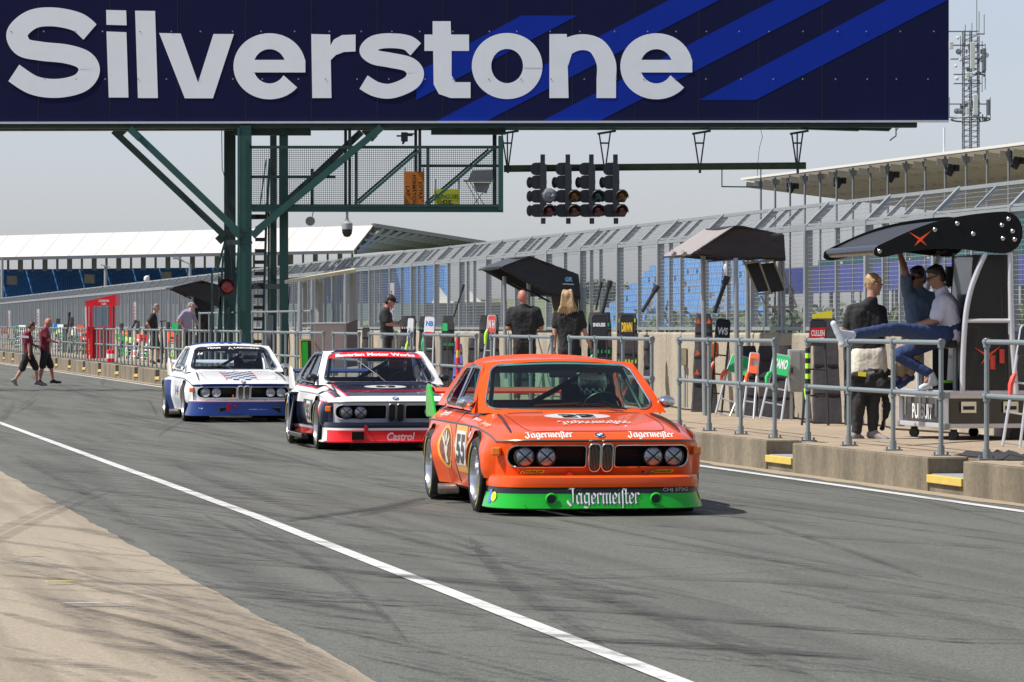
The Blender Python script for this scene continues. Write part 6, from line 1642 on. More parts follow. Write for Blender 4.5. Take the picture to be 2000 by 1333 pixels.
def person(label, Z, J, face, skin, shirt=None, legs=None, hair=None, shoes=None, sleeve='short', leg='long', vox=.011, lean_=None, group=None, sx=1.0, hand=(None, None), curl=.5, bulk=1.0, glasses=False, cap=None, extra=None, hems=None, hr=1.0):
    """J: joints as (column, row, metres nearer(-) or farther(+) than Z)"""
    j = {k: P(v[0], v[1], Z + (v[2] if len(v) > 2 else 0)) for k, v in J.items()}
    pel = (j['hipL'] + j['hipR']) / 2; basez = min(j['toL'].z, j['toR'].z) - .02
    R_ = root('person', label, 'person', (pel.x, pel.y, basez), None, group)
    h = j['head']; nk = j['neck']; F_ = Vector(face).normalized(); upv = (h - nk).normalized(); sdv = F_.cross(upv).normalized(); F_ = upv.cross(sdv).normalized()
    HR = Matrix((sdv, F_, upv)).transposed(); hk = hr
    pr = [('e', h + upv * .01, (.076 * hk, .094 * hk, .108 * hk), HR), ('e', h + F_ * .032 - upv * .055, (.056 * hk, .060 * hk, .062 * hk), HR), ('c', nk - upv * .01, h - upv * .04 - F_ * .015, .056 * bulk ** .5, .052),
          ('e', h + F_ * .10 * hk - upv * .016, (.012, .020, .020), HR), ('e', h + F_ * .088 * hk - upv * .022 + upv * .03, (.03, .012, .010), HR), ('e', h + F_ * .082 * hk - upv * .062, (.024, .014, .012), HR), ('e', h + F_ * .078 - upv * .098, (.020, .018, .016), HR)]
    for sg in (-1, 1): pr += [('e', h + sdv * sg * .077 * hk - F_ * .005 - upv * .01, (.010, .018, .030), HR)]
    mid = (j['shL'] + j['shR']) / 2; chest = mid.lerp(pel, .30); waist = mid.lerp(pel, .68); sv = (j['shR'] - j['shL']).normalized(); hv = (j['hipR'] - j['hipL']).normalized() if (j['hipR'] - j['hipL']).length > .03 else sv
    sw = (j['shR'] - j['shL']).length
    def torso(ex):
        t = [('c', j['shL'].lerp(j['shR'], .12), j['shL'].lerp(j['shR'], .88), .062 * bulk + ex, .062 * bulk + ex), ('c', mid + Vector((0, 0, .02)), nk, .07 + ex, .058 + ex)]
        t += [('c', nk - Vector((0, 0, .035)), mid.lerp(j['sh' + s_], .62), .050 * bulk + ex, .052 * bulk + ex) for s_ in 'LR']
        for q in (-.62, -.31, 0, .31, .62): t.append(('c', mid + sv * sw * .5 * q - Vector((0, 0, .06)), waist + hv * .10 * q * sx, .100 * bulk + ex, .105 * bulk + ex)); t.append(('c', waist + hv * .10 * q * sx, pel + hv * .09 * q, .103 * bulk + ex, .105 * bulk + ex))
        return t
    pr += torso(-.012)
    for s_ in 'LR':
        sh, el, wr = j['sh' + s_], j['el' + s_], j['wr' + s_]
        pr += [('c', sh, el, .050 * bulk, .040 * bulk), ('c', el, el.lerp(wr, .35), .041 * bulk, .040), ('c', el.lerp(wr, .35), wr, .040, .026)]
        dr = (wr - el).normalized(); hd = hand[0 if s_ == 'L' else 1]
        if hd: dr = Vector(hd).normalized()
        pr += hand_prims(wr, dr, Vector((0, -.3, 1)) if abs(dr.z) < .7 else Vector((.8 if s_ == 'R' else -.8, .3, 0)), 1.0, curl, 1 if s_ == 'L' else -1)
        hp, kn, an, to = j['hip' + s_], j['kn' + s_], j['an' + s_], j['to' + s_]
        pr += [('c', hp, kn, .082, .056), ('c', kn, kn.lerp(an, .35), .054, .056), ('c', kn.lerp(an, .35), an, .056, .037), ('c', an, an.lerp(to, .55), .036, .028)]
    body = blob_mesh('body', pr, skin, R_, vox, 3, world=True)
    if shirt:
        pr = torso(.010)
        for s_ in 'LR':
            sh, el, wr = j['sh' + s_], j['el' + s_], j['wr' + s_]
            if sleeve == 'short': pr.append(('c', sh, sh.lerp(el, .72), .064 * bulk, .066 * bulk))
            else: pr += [('c', sh, el, .060 * bulk, .050), ('c', el, el.lerp(wr, .92), .049, .036)]
        if hems: pr.append(('c', waist, P(*hems[:2], Z), .12 * bulk, .12 * bulk))
        blob_mesh('shirt', pr, shirt, R_, vox * 1.1, 5, world=True, disp=.010, dscale=9)
    if legs:
        pr = [('c', pel - hv * .05, pel + hv * .05, .118, .118), ('c', pel - hv * .05 + Vector((0, 0, .08)), pel + hv * .05 + Vector((0, 0, .08)), .115 * bulk, .115 * bulk)]
        for s_ in 'LR':
            hp, kn, an = j['hip' + s_], j['kn' + s_], j['an' + s_]
            if leg == 'long': pr += [('c', hp, kn, .100, .072), ('c', kn, an.lerp(kn, .06), .072, .056)]
            else: pr += [('c', hp, hp.lerp(kn, .95), .104, .096)]
        blob_mesh('trousers' if leg == 'long' else 'shorts', pr, legs, R_, vox * 1.1, 2, world=True, disp=.010, dscale=10)
    if shoes:
        for s_ in 'LR':
            an, to = j['an' + s_], j['to' + s_]; d_ = (to - an); d_.normalize(); heel = an - Vector((d_.x, d_.y, 0)) * .045 + Vector((0, 0, -.045))
            if 'he' + s_ in j: heel = j['he' + s_]
            blob_mesh('shoe', [('c', heel + Vector((0, 0, .01)), to + Vector((0, 0, .012)), .040, .034), ('c', an, heel, .045, .042), ('c', an, heel.lerp(to, .6), .044, .036)], shoes, R_, vox, 2, world=True)
    if hair:
        hm, style = hair; c = h + upv * .018
        hp_ = [('e', c - F_ * .020 + upv * .022, (.084 * hk, .092 * hk, .098 * hk), HR), ('e', c - F_ * .045 - upv * .035, (.078 * hk, .060 * hk, .070 * hk), HR)]
        if style == 'thick': hp_ += [('e', c + F_ * .035 + upv * .070, (.066, .052, .040), HR), ('e', c + upv * .085, (.06, .07, .03), HR)]
        if style == 'curly':
            rr_ = random.Random(2); hp_ = [('e', c - F_ * .018 + upv * .018, (.080, .088, .094), HR)] + [('e', c + HR @ (Vector((rr_.gauss(0, 1), rr_.gauss(-.5, .8), rr_.gauss(.3, .8))).normalized() * .088), (.019, .019, .014), HR) for _ in range(46)]
        if style == 'long':
            for q in range(-4, 5):
                s0 = c + sdv * q * .018 - F_ * (.06 + .004 * abs(q)) + upv * .05; s1 = s0 + sdv * q * .006 - Vector((0, 0, .20)) - F_ * .03; s2 = s1 + sdv * q * .012 - Vector((0, 0, .14 - .012 * abs(q))); hp_ += [('c', s0, s1, .024, .022), ('c', s1, s2, .022, .010)]
            for sg in (-1, 1): s0 = c + sdv * sg * .07 - upv * .05; hp_ += [('c', s0, s0 + sdv * sg * .05 - Vector((0, 0, .13)) - F_ * .04, .022, .03), ('c', s0 + sdv * sg * .05 - Vector((0, 0, .13)) - F_ * .04, s0 + sdv * sg * .10 - Vector((0, 0, .20)) - F_ * .05, .024, .012)]
            hp_ += [('c', c + upv * .10 + sdv * .05, c + upv * .08 + sdv * .06 - F_ * .05, .032, .03), ('c', c + upv * .10 - sdv * .05, c + upv * .08 - sdv * .06 - F_ * .05, .032, .03)]
        if style == 'fringe': hp_ = [('e', c - F_ * .050 - upv * .040, (.080, .05, .045), HR)]
        hp_ = [(p if p[0] == 'c' else p) for p in hp_]
        blob_mesh('hair', hp_, hm, R_, vox * .8, 2, world=True, disp=.003 if style == 'long' else .006, dscale=28)
    if cap:
        c = h + upv * .03; mb = MB(); rows = []
        blob_mesh('cap', [('e', c + upv * .02, (.088, .102, .075), HR), ('e', c + F_ * .105 + upv * -.0, (.062, .062, .010), HR)], cap, R_, .009, 1, world=True)
    if glasses:
        mb = MB()
        for sg in (-1, 1): mb.lathe([(.001, .004), (.024, .003), (.026, 0)], Matrix.Translation(h + F_ * .106 + sdv * sg * .032 + upv * .012) @ HR.to_4x4() @ Matrix.Rotation(-math.pi / 2, 4, 'X'), 14); mb.beam(h + F_ * .100 + sdv * sg * .055 + upv * .016, h + sdv * sg * .082 + upv * .008, .005, .012, up=upv)
        mb.beam(h + F_ * .110 - sdv * .02 + upv * .018, h + F_ * .110 + sdv * .02 + upv * .018, .005, .006, up=upv)
        mb.build('sunglasses', M_black, R_, world=True)
    else:
        mb = MB()
        for sg in (-1, 1): mb.lathe([(.001, .006), (.010, .003), (.012, -.004)], Matrix.Translation(h + F_ * .090 * hk + sdv * sg * .030 + upv * .010) @ HR.to_4x4() @ Matrix.Rotation(-math.pi / 2, 4, 'X'), 10)
        mb.build('eyes', H_dark, R_, world=True)
    if extra: extra(R_, j, HR)
    return R_
# blond man, back to camera
def ex_blond(R_, j, HR):
    pel = (j['hipL'] + j['hipR']) / 2
    blob_mesh('undershirt', [('c', pel + Vector((q, 0, .0)), pel + Vector((q * .95, .0, .17)), .128, .122) for q in (-.08, -.04, 0, .04, .08)] + [('c', pel + Vector((.10, -.05, -.0)), pel + Vector((.02, -.1, -.04)), .06, .05)], C_cream, R_, .012, 4, world=True, disp=.005, dscale=14)
    blob_mesh('tied_suit_top', [('c', P(1673, 752, 45), P(1722, 752, 44.95), .125, .120), ('c', P(1668, 736, 44.92), P(1716, 726, 44.9), .05, .06), ('c', P(1700, 740, 44.88), P(1734, 728, 45), .06, .05), ('c', P(1722, 750, 45.1), P(1733, 795, 45.1), .055, .035), ('c', P(1733, 795, 45.1), P(1724, 835, 45.1), .035, .028)], C_suit, R_, .012, 2, world=True, disp=.03, dscale=11)
    mb = MB(); mb.box(P(1684, 731, 44.76), (.085, .02, .05), Matrix.Rotation(.1, 3, 'Y')); mb.build('yellow_label', M_fyel, R_, world=True)
    mb = MB(); mb.box(P(1701, 728, 44.76), (.075, .02, .025), Matrix.Rotation(-.2, 3, 'Y')); mb.build('grey_label', M_grey, R_, world=True)
person('curly blond man in black top with race suit tied at the waist, back turned', 45.0,
    dict(head=(1706, 556), neck=(1703, 588, -.02), shL=(1664, 604, 0), shR=(1722, 607, .06), elL=(1653, 642, .02), elR=(1728, 645, .05), wrL=(1676, 668, .22), wrR=(1716, 664, .22), hipL=(1682, 722), hipR=(1712, 722), knL=(1678, 787, -.04), knR=(1705, 790, 0), anL=(1673, 845, 0), anR=(1705, 842, 0), toL=(1683, 859, .02), toR=(1731, 861, -.12)),
    (.86, .45, 0), SK_L, C_black, C_suit, (H_blond, 'curly'), M_shoe_g, sleeve='long', extra=ex_blond, bulk=1.0)
# seated man, steel blue t-shirt, arm up
person('seated man in steel blue t-shirt and sunglasses with one arm raised to the canopy', 45.35,
    dict(head=(1792, 543), neck=(1794, 568, .02), shL=(1772, 577, -.02), shR=(1829, 582, .06), elL=(1768, 530, -.14), elR=(1826, 622, .12), wrL=(1757, 494, -.05), wrR=(1800, 640, .0), hipL=(1782, 652, 0), hipR=(1812, 654, .1), knL=(1766, 682, -.42), knR=(1790, 684, -.36), anL=(1757, 734, -.30), anR=(1776, 730, -.28), toL=(1742, 756, -.40), toR=(1757, 757, -.38)),
    (-.72, -.68, -.12), SK_T, C_steel, C_khaki, (H_dark, 'thick'), M_shoe_b, glasses=True, hand=((-.1, .2, 1), (-.9, -.2, -.2)), curl=.9)
# seated man in white t-shirt, leg on the rail
person('seated man in white t-shirt and jeans resting one foot on the railing', 44.75,
    dict(head=(1829, 541), neck=(1839, 568), shL=(1842, 590, -.15), shR=(1850, 586, .18), elL=(1826, 628, -.22), elR=(1830, 622, .22), wrL=(1796, 633, -.10), wrR=(1800, 632, .06), hipL=(1853, 655, -.09), hipR=(1853, 655, .10), knL=(1743, 643, -1.1), knR=(1752, 694, .0), anL=(1664, 655, -2.2), anR=(1818, 731, .0), toL=(1628, 635, -2.55), heL=(1646, 672, -2.55), toR=(1800, 760, -.06), heR=(1826, 748, .03)),
    (-1, -.10, -.10), SK_T, C_white, C_denim, (H_dark, 'thick'), M_shoe_w, glasses=True, curl=.9, bulk=1.28)
person('bald man in a black t-shirt seen from behind under the black canopy', 68.0,
    dict(head=(1021, 581), neck=(1023, 597), shL=(998, 608), shR=(1048, 608), elL=(993, 641, -.02), elR=(1057, 641, -.02), wrL=(1004, 640, .24), wrR=(1046, 640, .24), hipL=(1013, 680), hipR=(1036, 680), knL=(1011, 730, .02), knR=(1037, 730, 0), anL=(1010, 778), anR=(1038, 778), toL=(1006, 785, .12), toR=(1042, 785, .12)),
    (-.12, 1, 0), SK_R, C_black, C_black, None, M_black, bulk=1.18, vox=.013, hr=1.05)
person('woman with long blond hair in a black t-shirt seen from behind', 66.0,
    dict(head=(1109, 583), neck=(1110, 600), shL=(1087, 614), shR=(1134, 614), elL=(1084, 645), elR=(1141, 645), wrL=(1083, 676), wrR=(1153, 677), hipL=(1102, 684), hipR=(1124, 684), knL=(1101, 734), knR=(1125, 734), anL=(1100, 782), anR=(1126, 782), toL=(1097, 790, .12), toR=(1129, 790, .12)),
    (.1, 1, 0), SK_L, C_black, C_black, (H_blond, 'long'), M_black, bulk=.95, vox=.012)
person('man in a black cap and black t-shirt standing in profile looking at a phone', 79.0,
    dict(head=(762, 589), neck=(755, 605), shL=(752, 611, -.18), shR=(755, 611, .20), elL=(757, 633, -.22), elR=(762, 633, .22), wrL=(774, 635, -.06), wrR=(776, 634, .08), hipL=(756, 658, -.08), hipR=(756, 658, .10), knL=(757, 702, -.09), knR=(754, 702, .1), anL=(755, 746, -.09), anR=(751, 746, .1), toL=(766, 752, -.09), toR=(762, 752, .1)),
    (1, .05, -.42), SK_R, C_black, C_black, (H_dark, 'short'), M_black, cap=C_black, vox=.013, bulk=1.12)
person('grey haired man in black t-shirt and olive shorts left of the white car', 122.0,
    dict(head=(306, 602), neck=(301, 615), shL=(299, 617, -.16), shR=(299, 617, .18), elL=(288, 633, -.2), elR=(301, 633, .22), wrL=(296, 648, -.12), wrR=(308, 645, .2), hipL=(300, 656, -.08), hipR=(302, 656, .1), knL=(297, 680, -.08), knR=(309, 680, .1), anL=(297, 704, -.08), anR=(309, 703, .1), toL=(303, 711, -.1), toR=(317, 709, .1)),
    (1, -.05, -.25), SK_L, C_black, C_olive, (H_grey, 'short'), M_black, leg='short', vox=.016, bulk=1.12)
person('man in a lilac shirt leaning into the black cabinet, hand on hip', 113.0,
    dict(head=(374, 599, .1), neck=(371, 610), shL=(359, 612, -.15), shR=(369, 610, .2), elL=(347, 628, -.16), elR=(383, 626, .2), wrL=(360, 640, -.16), wrR=(388, 640, .1), hipL=(364, 652, -.1), hipR=(369, 652, .1), knL=(362, 684, -.1), knR=(369, 684, .1), anL=(361, 716, -.1), anR=(368, 716, .1), toL=(368, 722, -.1), toR=(375, 722, .1)),
    (1, .2, -.1), SK_L, C_lilac, C_black, (H_grey, 'short'), M_black, vox=.016, cap=C_lilac)
def logo_back(x, y, Z, w_=.26, h_=.05, ang=.2):
    def f(R_, j, HR):
        mb = MB(); mb.box(P(x, y, Z), (w_, .02, h_), Matrix.Rotation(ang, 3, 'Y')); mb.build('back_print', M_white, R_, world=True)
    return f
person('brown haired man in maroon t-shirt, the left of two walking together', 107.6,
    dict(head=(62, 638), neck=(57, 650, .0), shL=(50, 654, -.16), shR=(56, 653, .20), elL=(56, 673, -.20), elR=(62, 672, .22), wrL=(57, 692, -.22), wrR=(70, 676, .16), hipL=(54, 690, -.08), hipR=(56, 690, .10), knL=(43, 721, -.08), knR=(70, 719, .1), anL=(30, 741, -.08), anR=(72, 746, .1), toL=(33, 754, -.08), heL=(24, 744, -.08), toR=(88, 753, .1)),
    (1, .35, -.35), SK_L, C_maroon, C_black, (H_brown, 'short'), M_shoe_g, leg='short', vox=.015, group='men in maroon walking across the lane', extra=logo_back(47, 658, 107.35, .24, .06, .12), bulk=1.02)
person('bald man in maroon t-shirt, the right of two walking together', 107.9,
    dict(head=(94, 630), neck=(89, 643), shL=(85, 647, -.16), shR=(90, 647, .20), elL=(93, 664, -.20), elR=(96, 664, .22), wrL=(104, 666, -.16), wrR=(105, 667, .16), hipL=(87, 687, -.08), hipR=(89, 687, .10), knL=(83, 716, -.08), knR=(99, 716, .1), anL=(77, 744, -.08), anR=(103, 743, .1), toL=(90, 753, -.08), toR=(118, 748, .1)),
    (1, .1, -.35), SK_R, C_maroon, C_black, None, M_black, leg='short', vox=.015, group='men in maroon walking across the lane', bulk=1.1)
r_ = root('phone', 'dark phone held by the man in the black cap', 'phone', P(779, 632, 79)); mb = MB(); mb.box(P(779, 631, 79), (.02, .08, .13), Matrix.Rotation(.6, 3, 'Y')); mb.build('case', M_black, r_, world=True, bevel=.004)
r_ = root('clipboard', 'blue grey folder carried by the brown haired man in maroon', 'folder', P(72, 675, 107.7)); mb = MB(); mb.box(P(73, 675, 107.7), (.20, .14, .02), Matrix.Rotation(.15, 3, 'Y')); mb.build('cover', mat('folder_blue', (.10, .13, .2), .5), r_, world=True)
# ================================================================ PIT WALL EQUIPMENT
M_bag = mat('padded_bag', (.030, .026, .030), .8, 0, .25, 5, .6, 9)
def LP(x, t, z): s = s_at(x, t); return LW(t, s, z)
def xz(x, y, t): p = LW(t, s_at(x, t)); return EYE + (HY - y) / F * p.y
def bag(x0, x1, ytop, lab, t=13.35, taper=.8, patches=None, m=None, ytb=None):
    """tall padded cover leaning against the pit wall"""
    xc = (x0 + x1) / 2; s = s_at(xc, t); base = LW(t, s, zp(s) + .003); sc = F / base.y; wd = (x1 - x0) / sc; top = EYE + (HY - ytop) / F * (base.y); H = top - base.z
    r_ = root('equipment_bag', lab, 'bag', base, Matrix.Rotation(A * .0, 3, 'Z'), 'padded black bags leaning on the pit wall')
    mb = MB(); rows = []; d = .16
    n = 12; rr = random.Random(int(x0))
    for i in range(n + 1):
        q = i / n; w_ = wd / 2 * (1.08 - (1.08 - taper) * q); 
        if q > .93: w_ *= .9
        oy = .42 * q - .1; dd = d * (1 - .3 * q); z = H * q; ring = []
        for (a, b) in ((-1, -.5), (-.92, -1), (-.4, -1.08), (.4, -1.08), (.92, -1), (1, -.5), (1, .5), (.92, 1), (-.92, 1), (-1, .5)):
            ring.append(Vector((a * w_ + rr.uniform(-.008, .008), oy + b * dd / 2 + rr.uniform(-.012, .012), z)))
        rows.append(ring + [ring[0]])
    mb.grid(rows, flip=False); mb.add(rows[-1][:-1], [tuple(range(10))]); o = mb.build('cover', m or M_bag, r_, smooth=True, angle=50)
    for q in (.28, .55, .8): w_ = wd / 2 * (1.08 - (1.08 - taper) * q); MB().box((0, .42 * q - .1 - d / 2 * (1 - .3 * q) - .012, H * q), (w_ * 1.9, .012, .03)).build('strap', M_cloth_black, r_)
    if patches:
        for (q, pm, kind) in patches:
            mb = MB(); w_ = wd / 2 * (1.08 - (1.08 - taper) * q); y_ = .42 * q - .1 - d / 2 * (1 - .3 * q) - .022
            if kind == 'tri':
                for k in (-.7, .1, .6): mb.add([(k * w_ - .03, y_, H * q), (k * w_ + .035, y_, H * q), (k * w_, y_, H * q + .08)], [(0, 1, 2)])
            else:
                for k in (-.75, -.45, -.15, .15, .45, .75): mb.box((k * w_, y_, H * q), (.028, .006, .04 + .02 * (int(k * 10) % 2)))
            mb.build('patch', pm, r_)
    return r_
def board(xt, yt, wt, ht, xb, yb, lab, t=13.2, panel=None, frame=None, text=None, tm=None, arm=None, lower=None, rungs=3, wb=None, hidetext=False, group='pit signalling boards leaning on the wall'):
    """ladder framed pit board: panel centred at column xt with its top at row yt, feet at column xb, row yb"""
    s = s_at(xb, t); fb = LW(t, s, zp(s) + .003); Zb = fb.y; k = Zb / F
    r_ = root('pit_board', lab, 'pit board', fb, None, group)
    Tt = P(xt, yt, Zb + .35) ; wd = wt * k; hd = ht * k; wbb = (wb or wt * 1.05) * k
    B_ = fb.copy(); up = (Tt - B_); L = up.length; up.normalize(); ex = Vector((1, 0, 0)); ex = (ex - up * ex.dot(up)).normalized(); nn = ex.cross(up)
    if nn.y > 0: nn = -nn
    f = lambda a, b, o=0: B_ + up * b + ex * a + nn * o
    frame = frame or M_alu
    mb = MB()
    for sg in (-1, 1): mb.tube([f(sg * wbb / 2, 0), f(sg * wd / 2, L - hd), f(sg * wd / 2 * .95, L - .02), f(sg * wd / 2 * .8, L + .01)], .016, 8)
    mb.tube([f(-wd / 2 * .8, L + .01), f(wd / 2 * .8, L + .01)], .014, 8); mb.build('frame', frame, r_, world=True, smooth=True)
    for i in range(rungs):
        q = (i + .12) / rungs * (L - hd); w_ = wbb + (wd - wbb) * q / max(.1, L - hd); mb = MB(); mb.tube([f(-w_ / 2, q), f(w_ / 2, q)], .012, 6); mb.build('rung', frame, r_, world=True)
    mb = MB(); ol = [(-wd / 2, L - hd), (wd / 2, L - hd), (wd / 2 * .97, L - hd * .12), (wd / 2 * .78, L - hd * .02), (-wd / 2 * .78, L - hd * .02), (-wd / 2 * .97, L - hd * .12)]
    mb.prism(ol, lambda a, b: f(a, b, .012), nn * .02); pn = mb.build('panel', panel or M_black, r_, world=True)
    if text:
        mb = MB(); put_text(mb, text[0], 0, L - hd * text[2], wd * .8, hd * text[1], lambda a, b: f(a, b, .034), bold=.04); mb.build('lettering', tm or M_white, r_, world=True)
    if lower:
        for (q0, q1, lm) in lower: mb = MB(); mb.prism([(-wd * .42, L * q0), (wd * .42, L * q0), (wd * .42, L * q1), (-wd * .42, L * q1)], lambda a, b: f(a, b, .012), nn * .02); mb.build('number_plate', lm, r_, world=True)
    if arm:
        am, q = arm; mb = MB(); mb.tube([f(-wd * .45, L * (q + .10), .03), f(-wd * .58, L * (q + .06), .04), f(-wd * .66, L * q, .03), f(-wd * .60, L * (q - .09), .02)], [.018, .028, .028, .02], 8); mb.build('grab_handle', am, r_, world=True, smooth=True)
    return r_
# --- near to far
bag(1588, 1642, 622, 'tall black padded bag behind the yellow topped board near the blond man', 13.4, .8)
board(1598, 627, 30, 52, 1592, 832, 'black board with yellow top card and red CULLEN panel beside the blond man', 13.0, M_black, M_black, ('CULLEN', .26, .70), M_white, (M_lime, .33), rungs=3, wb=52)
p = P(1607, 622, 52.6); r_ = root('yellow_card', 'yellow plastic card sticking up behind the black CULLEN board', 'card', p); mb = MB(); mb.prism([(1587, 614), (1625, 607), (1626, 632), (1588, 645)], lambda a, b: P(a, b, 52.75), (0, .02, 0)); mb.build('card', M_fyel, r_, world=True)
q_ = LW(12.97, s_at(1597, 12.97)); mb = MB(); mb.prism([(1584, 641), (1613, 640), (1611, 660), (1582, 661)], lambda a, b: P(a, b, q_.y + .12), (0, .01, 0)); r_ = root('number_card', 'small red card with white outlines on the black CULLEN board', 'card', P(1598, 660, q_.y)); mb.build('card', M_cred, r_, world=True)
mb = MB(); put_text(mb, 'CULLEN', 1597.5, -651, 26, 12, lambda a, b: P(a, -b, q_.y + .11), bold=.03); mb.build('lettering', M_white, r_, world=True)
# grey electrical cabinet
def cabinet(x0, x1, y0, y1, t, lab, legs=True):
    s = s_at((x0 + x1) / 2, t); Zc = LW(t, s).y; r_ = root('electrical_cabinet', lab, 'cabinet', P((x0 + x1) / 2, y1, Zc)); mb = MB()
    mb.prism([(x0, y0), (x1, y0), (x1, y1), (x0, y1)], lambda a, b: P(a, b, Zc), (0, .28, 0)); mb.build('case', M_grey, r_, world=True, bevel=.012)
    mb = MB(); mb.prism([(x0 + (x1 - x0) * .1, y0 + 3), (x0 + (x1 - x0) * .62, y0 + 3), (x0 + (x1 - x0) * .62, y1 - 3), (x0 + (x1 - x0) * .1, y1 - 3)], lambda a, b: P(a, b, Zc - .012), (0, .010, 0)); dr = mb.build('door', M_grey, r_, world=True, bevel=.004)
    mb = MB(); mb.box(P(x0 + (x1 - x0) * .17, (y0 + y1) / 2, Zc - .02), (.02, .02, .07)); mb.build('handle', M_black, dr, world=True)
    if legs:
        for x in (x0 + 5, x1 - 6): mb = MB(); mb.beam(P(x, y1, Zc + .1), Vector(((x - 1000) / F * Zc, Zc + .1, zp(s))), .035, .035, up=Vector((0, 1, 0))); mb.build('leg', M_galv, r_, world=True)
cabinet(1541, 1576, 683, 766, 13.55, 'grey electrical cabinet on two legs by the pit wall')
bag(1515, 1550, 675, 'black padded bag behind the green board beside the grey cabinet', 13.5, .95)
board(1528, 696, 34, 42, 1505, 822, 'green topped aluminium ladder board with green figure 3 beside the grey cabinet', 13.1, M_grn, M_alu, ('CAMO', .5, .45), M_white, (M_grn, .62), rungs=3, wb=42)
r_ = root('number_board', 'green figures 13 at the foot of the green topped ladder board', 'number', P(1494, 805, 56)); mb = MB(); put_text(mb, '13', 1494, -793, 13, 24, lambda a, b: P(a, -b, 55.6), bold=.06, shear=.15); mb.build('figures', M_grn, r_, world=True, solid=.01)
bag(1482, 1512, 676, 'black padded bag right of the narrow red board', 13.5, .9)
board(1474, 692, 17, 42, 1461, 822, 'narrow aluminium board with red panel between two green boards', 13.1, M_org, M_alu, None, None, (M_org, .6), rungs=3, wb=22, lower=[(.80, .92, M_grey)])
bag(1447, 1480, 676, 'black padded bag behind the narrow red board', 13.5, .9)
board(1450, 698, 40, 38, 1411, 812, 'green topped aluminium ladder board with orange handles, left of the narrow red board', 13.1, M_grn, M_alu, ('_-__', .4, .5), M_grey, (M_org, .62), rungs=3, wb=28, lower=None)
board(1413, 627, 26, 36, 1398, 812, 'tall black board reading WS', 13.15, M_black, M_black, ('WS', .42, .62), M_white, (M_org, .45), rungs=4, wb=22)
r_ = root('orange_pad', 'orange padded roll hanging on the tall black WS board', 'pad', P(1396, 680, 57)); mb = MB(); mb.prism(rrect(1385, 669, 1404, 699, 5, 3), lambda a, b: P(a, b, 57.0), (0, .15, 0)); mb.build('pad', mat('orange_padding', (.75, .2, .04), .7, 0, .3, 30), r_, world=True, bevel=.02)
bag(1352, 1400, 613, 'tall black bag with rows of orange triangles', 13.45, .62, [(.90, M_org, 'tri'), (.58, M_org, 'tri'), (.38, M_org, 'tri')])
def wall_box(x0, x1, y0, y1, lab):
    t = 13.80; Zc = LW(t, s_at((x0 + x1) / 2, t)).y; r_ = root('socket_box', lab, 'box', P((x0 + x1) / 2, y1, Zc)); mb = MB(); mb.prism([(x0, y0), (x1, y0), (x1, y1), (x0, y1)], lambda a, b: P(a, b, Zc), (0, .12, 0)); mb.build('case', mat('aged_cream', (.42, .38, .26), .6, 0, .2), r_, world=True, bevel=.01)
    mb = MB(); mb.lathe([(.001, .05), (.03, .05), (.035, 0)], Matrix.Translation(P(x0 - 1, (y0 + y1) / 2 + 5, Zc - .02)) @ Matrix.Rotation(math.pi / 2, 4, 'X'), 12); mb.build('blue_plug', M_stkb, r_, world=True)
    mb = MB(); mb.tube([P((x0 + x1) / 2 + 3, y1, Zc + .03), Vector((P((x0 + x1) / 2 + 3, y1, Zc).x, Zc + .03, zp(50)))], .02, 6); mb.build('conduit', M_galv, r_, world=True)
wall_box(1328, 1341, 679, 714, 'cream socket box with blue plug on the pit wall right of the orange car')
wall_box(884, 892, 666, 688, 'cream socket box on the pit wall left of the blue bag')
def pole(x0, y0, x1, y1, Z, lab, r=.028):
    r_ = root('pole', lab, 'pole', P(x1, y1, Z)); mb = MB(); a, b = P(x0, y0, Z), P(x1, y1, Z); mb.tube([a, b], r, 8); mb.tube([a, a.lerp(b, .22)], r * 1.6, 8); mb.build('shaft', M_black, r_, world=True, smooth=True)
pole(1285, 558, 1254, 610, 62, 'black pole leaning on the fence, between the gazebo and the DRWN board'); pole(1421, 540, 1395, 612, 56, 'black pole rising from the orange triangle bag under the gazebo')
pole(1192, 549, 1176, 614, 65, 'thick black pole right of the black canopy, the right of two'); pole(1175, 551, 1164, 606, 65.5, 'thin black pole right of the black canopy, the left of two', .018)
pole(906, 556, 886, 620, 78, 'slim black pole leaning on the fence left of the black canopy', .016)
bag(1205, 1246, 612, 'black padded bag behind the DRWN board', 13.5, .95, [(.47, M_lime, 'dash'), (.92, M_lime, 'dash')])
board(1224, 618, 26, 42, 1226, 790, 'black board with yellow letters DRWN', 13.2, M_black, M_black, ('DRWN', .46, .56), mat('yellow_letters', (.8, .5, .02), .5), rungs=3)
bag(1148, 1196, 610, 'black padded bag with green dashes behind the woman', 13.45, .9, [(.86, M_grn, 'dash'), (.56, M_grn, 'dash')])
board(1170, 618, 30, 46, 1172, 792, 'black board with small white lettering and red line right of the woman', 13.1, M_black, M_black, ('ENDLESS', .16, .40), M_white, (M_grn, .45), rungs=3)
bag(934, 976, 616, 'black padded bag behind the red and white board', 13.45, .85)
board(961, 618, 15, 34, 950, 745, 'red and white board on aluminium legs, left of the bald man', 13.1, mat('faded_red', (.75, .10, .08), .5, 0, .3, 9), M_alu, ('N H', .5, .5), M_white, (M_lime, .72), rungs=3, wb=26)
bag(914, 930, 660, 'slim black case leaning behind the end of the railing', 13.0, .9)
bag(884, 906, 672, 'blue bag with yellow dashes and a red handle behind the red and yellow post', 13.2, .6, [(.30, M_yel, 'dash'), (.85, M_org, 'dash')], M_blue)
bag(862, 888, 617, 'black bag with bright green top patch', 13.4, .85, [(.60, M_grn, 'dash')])
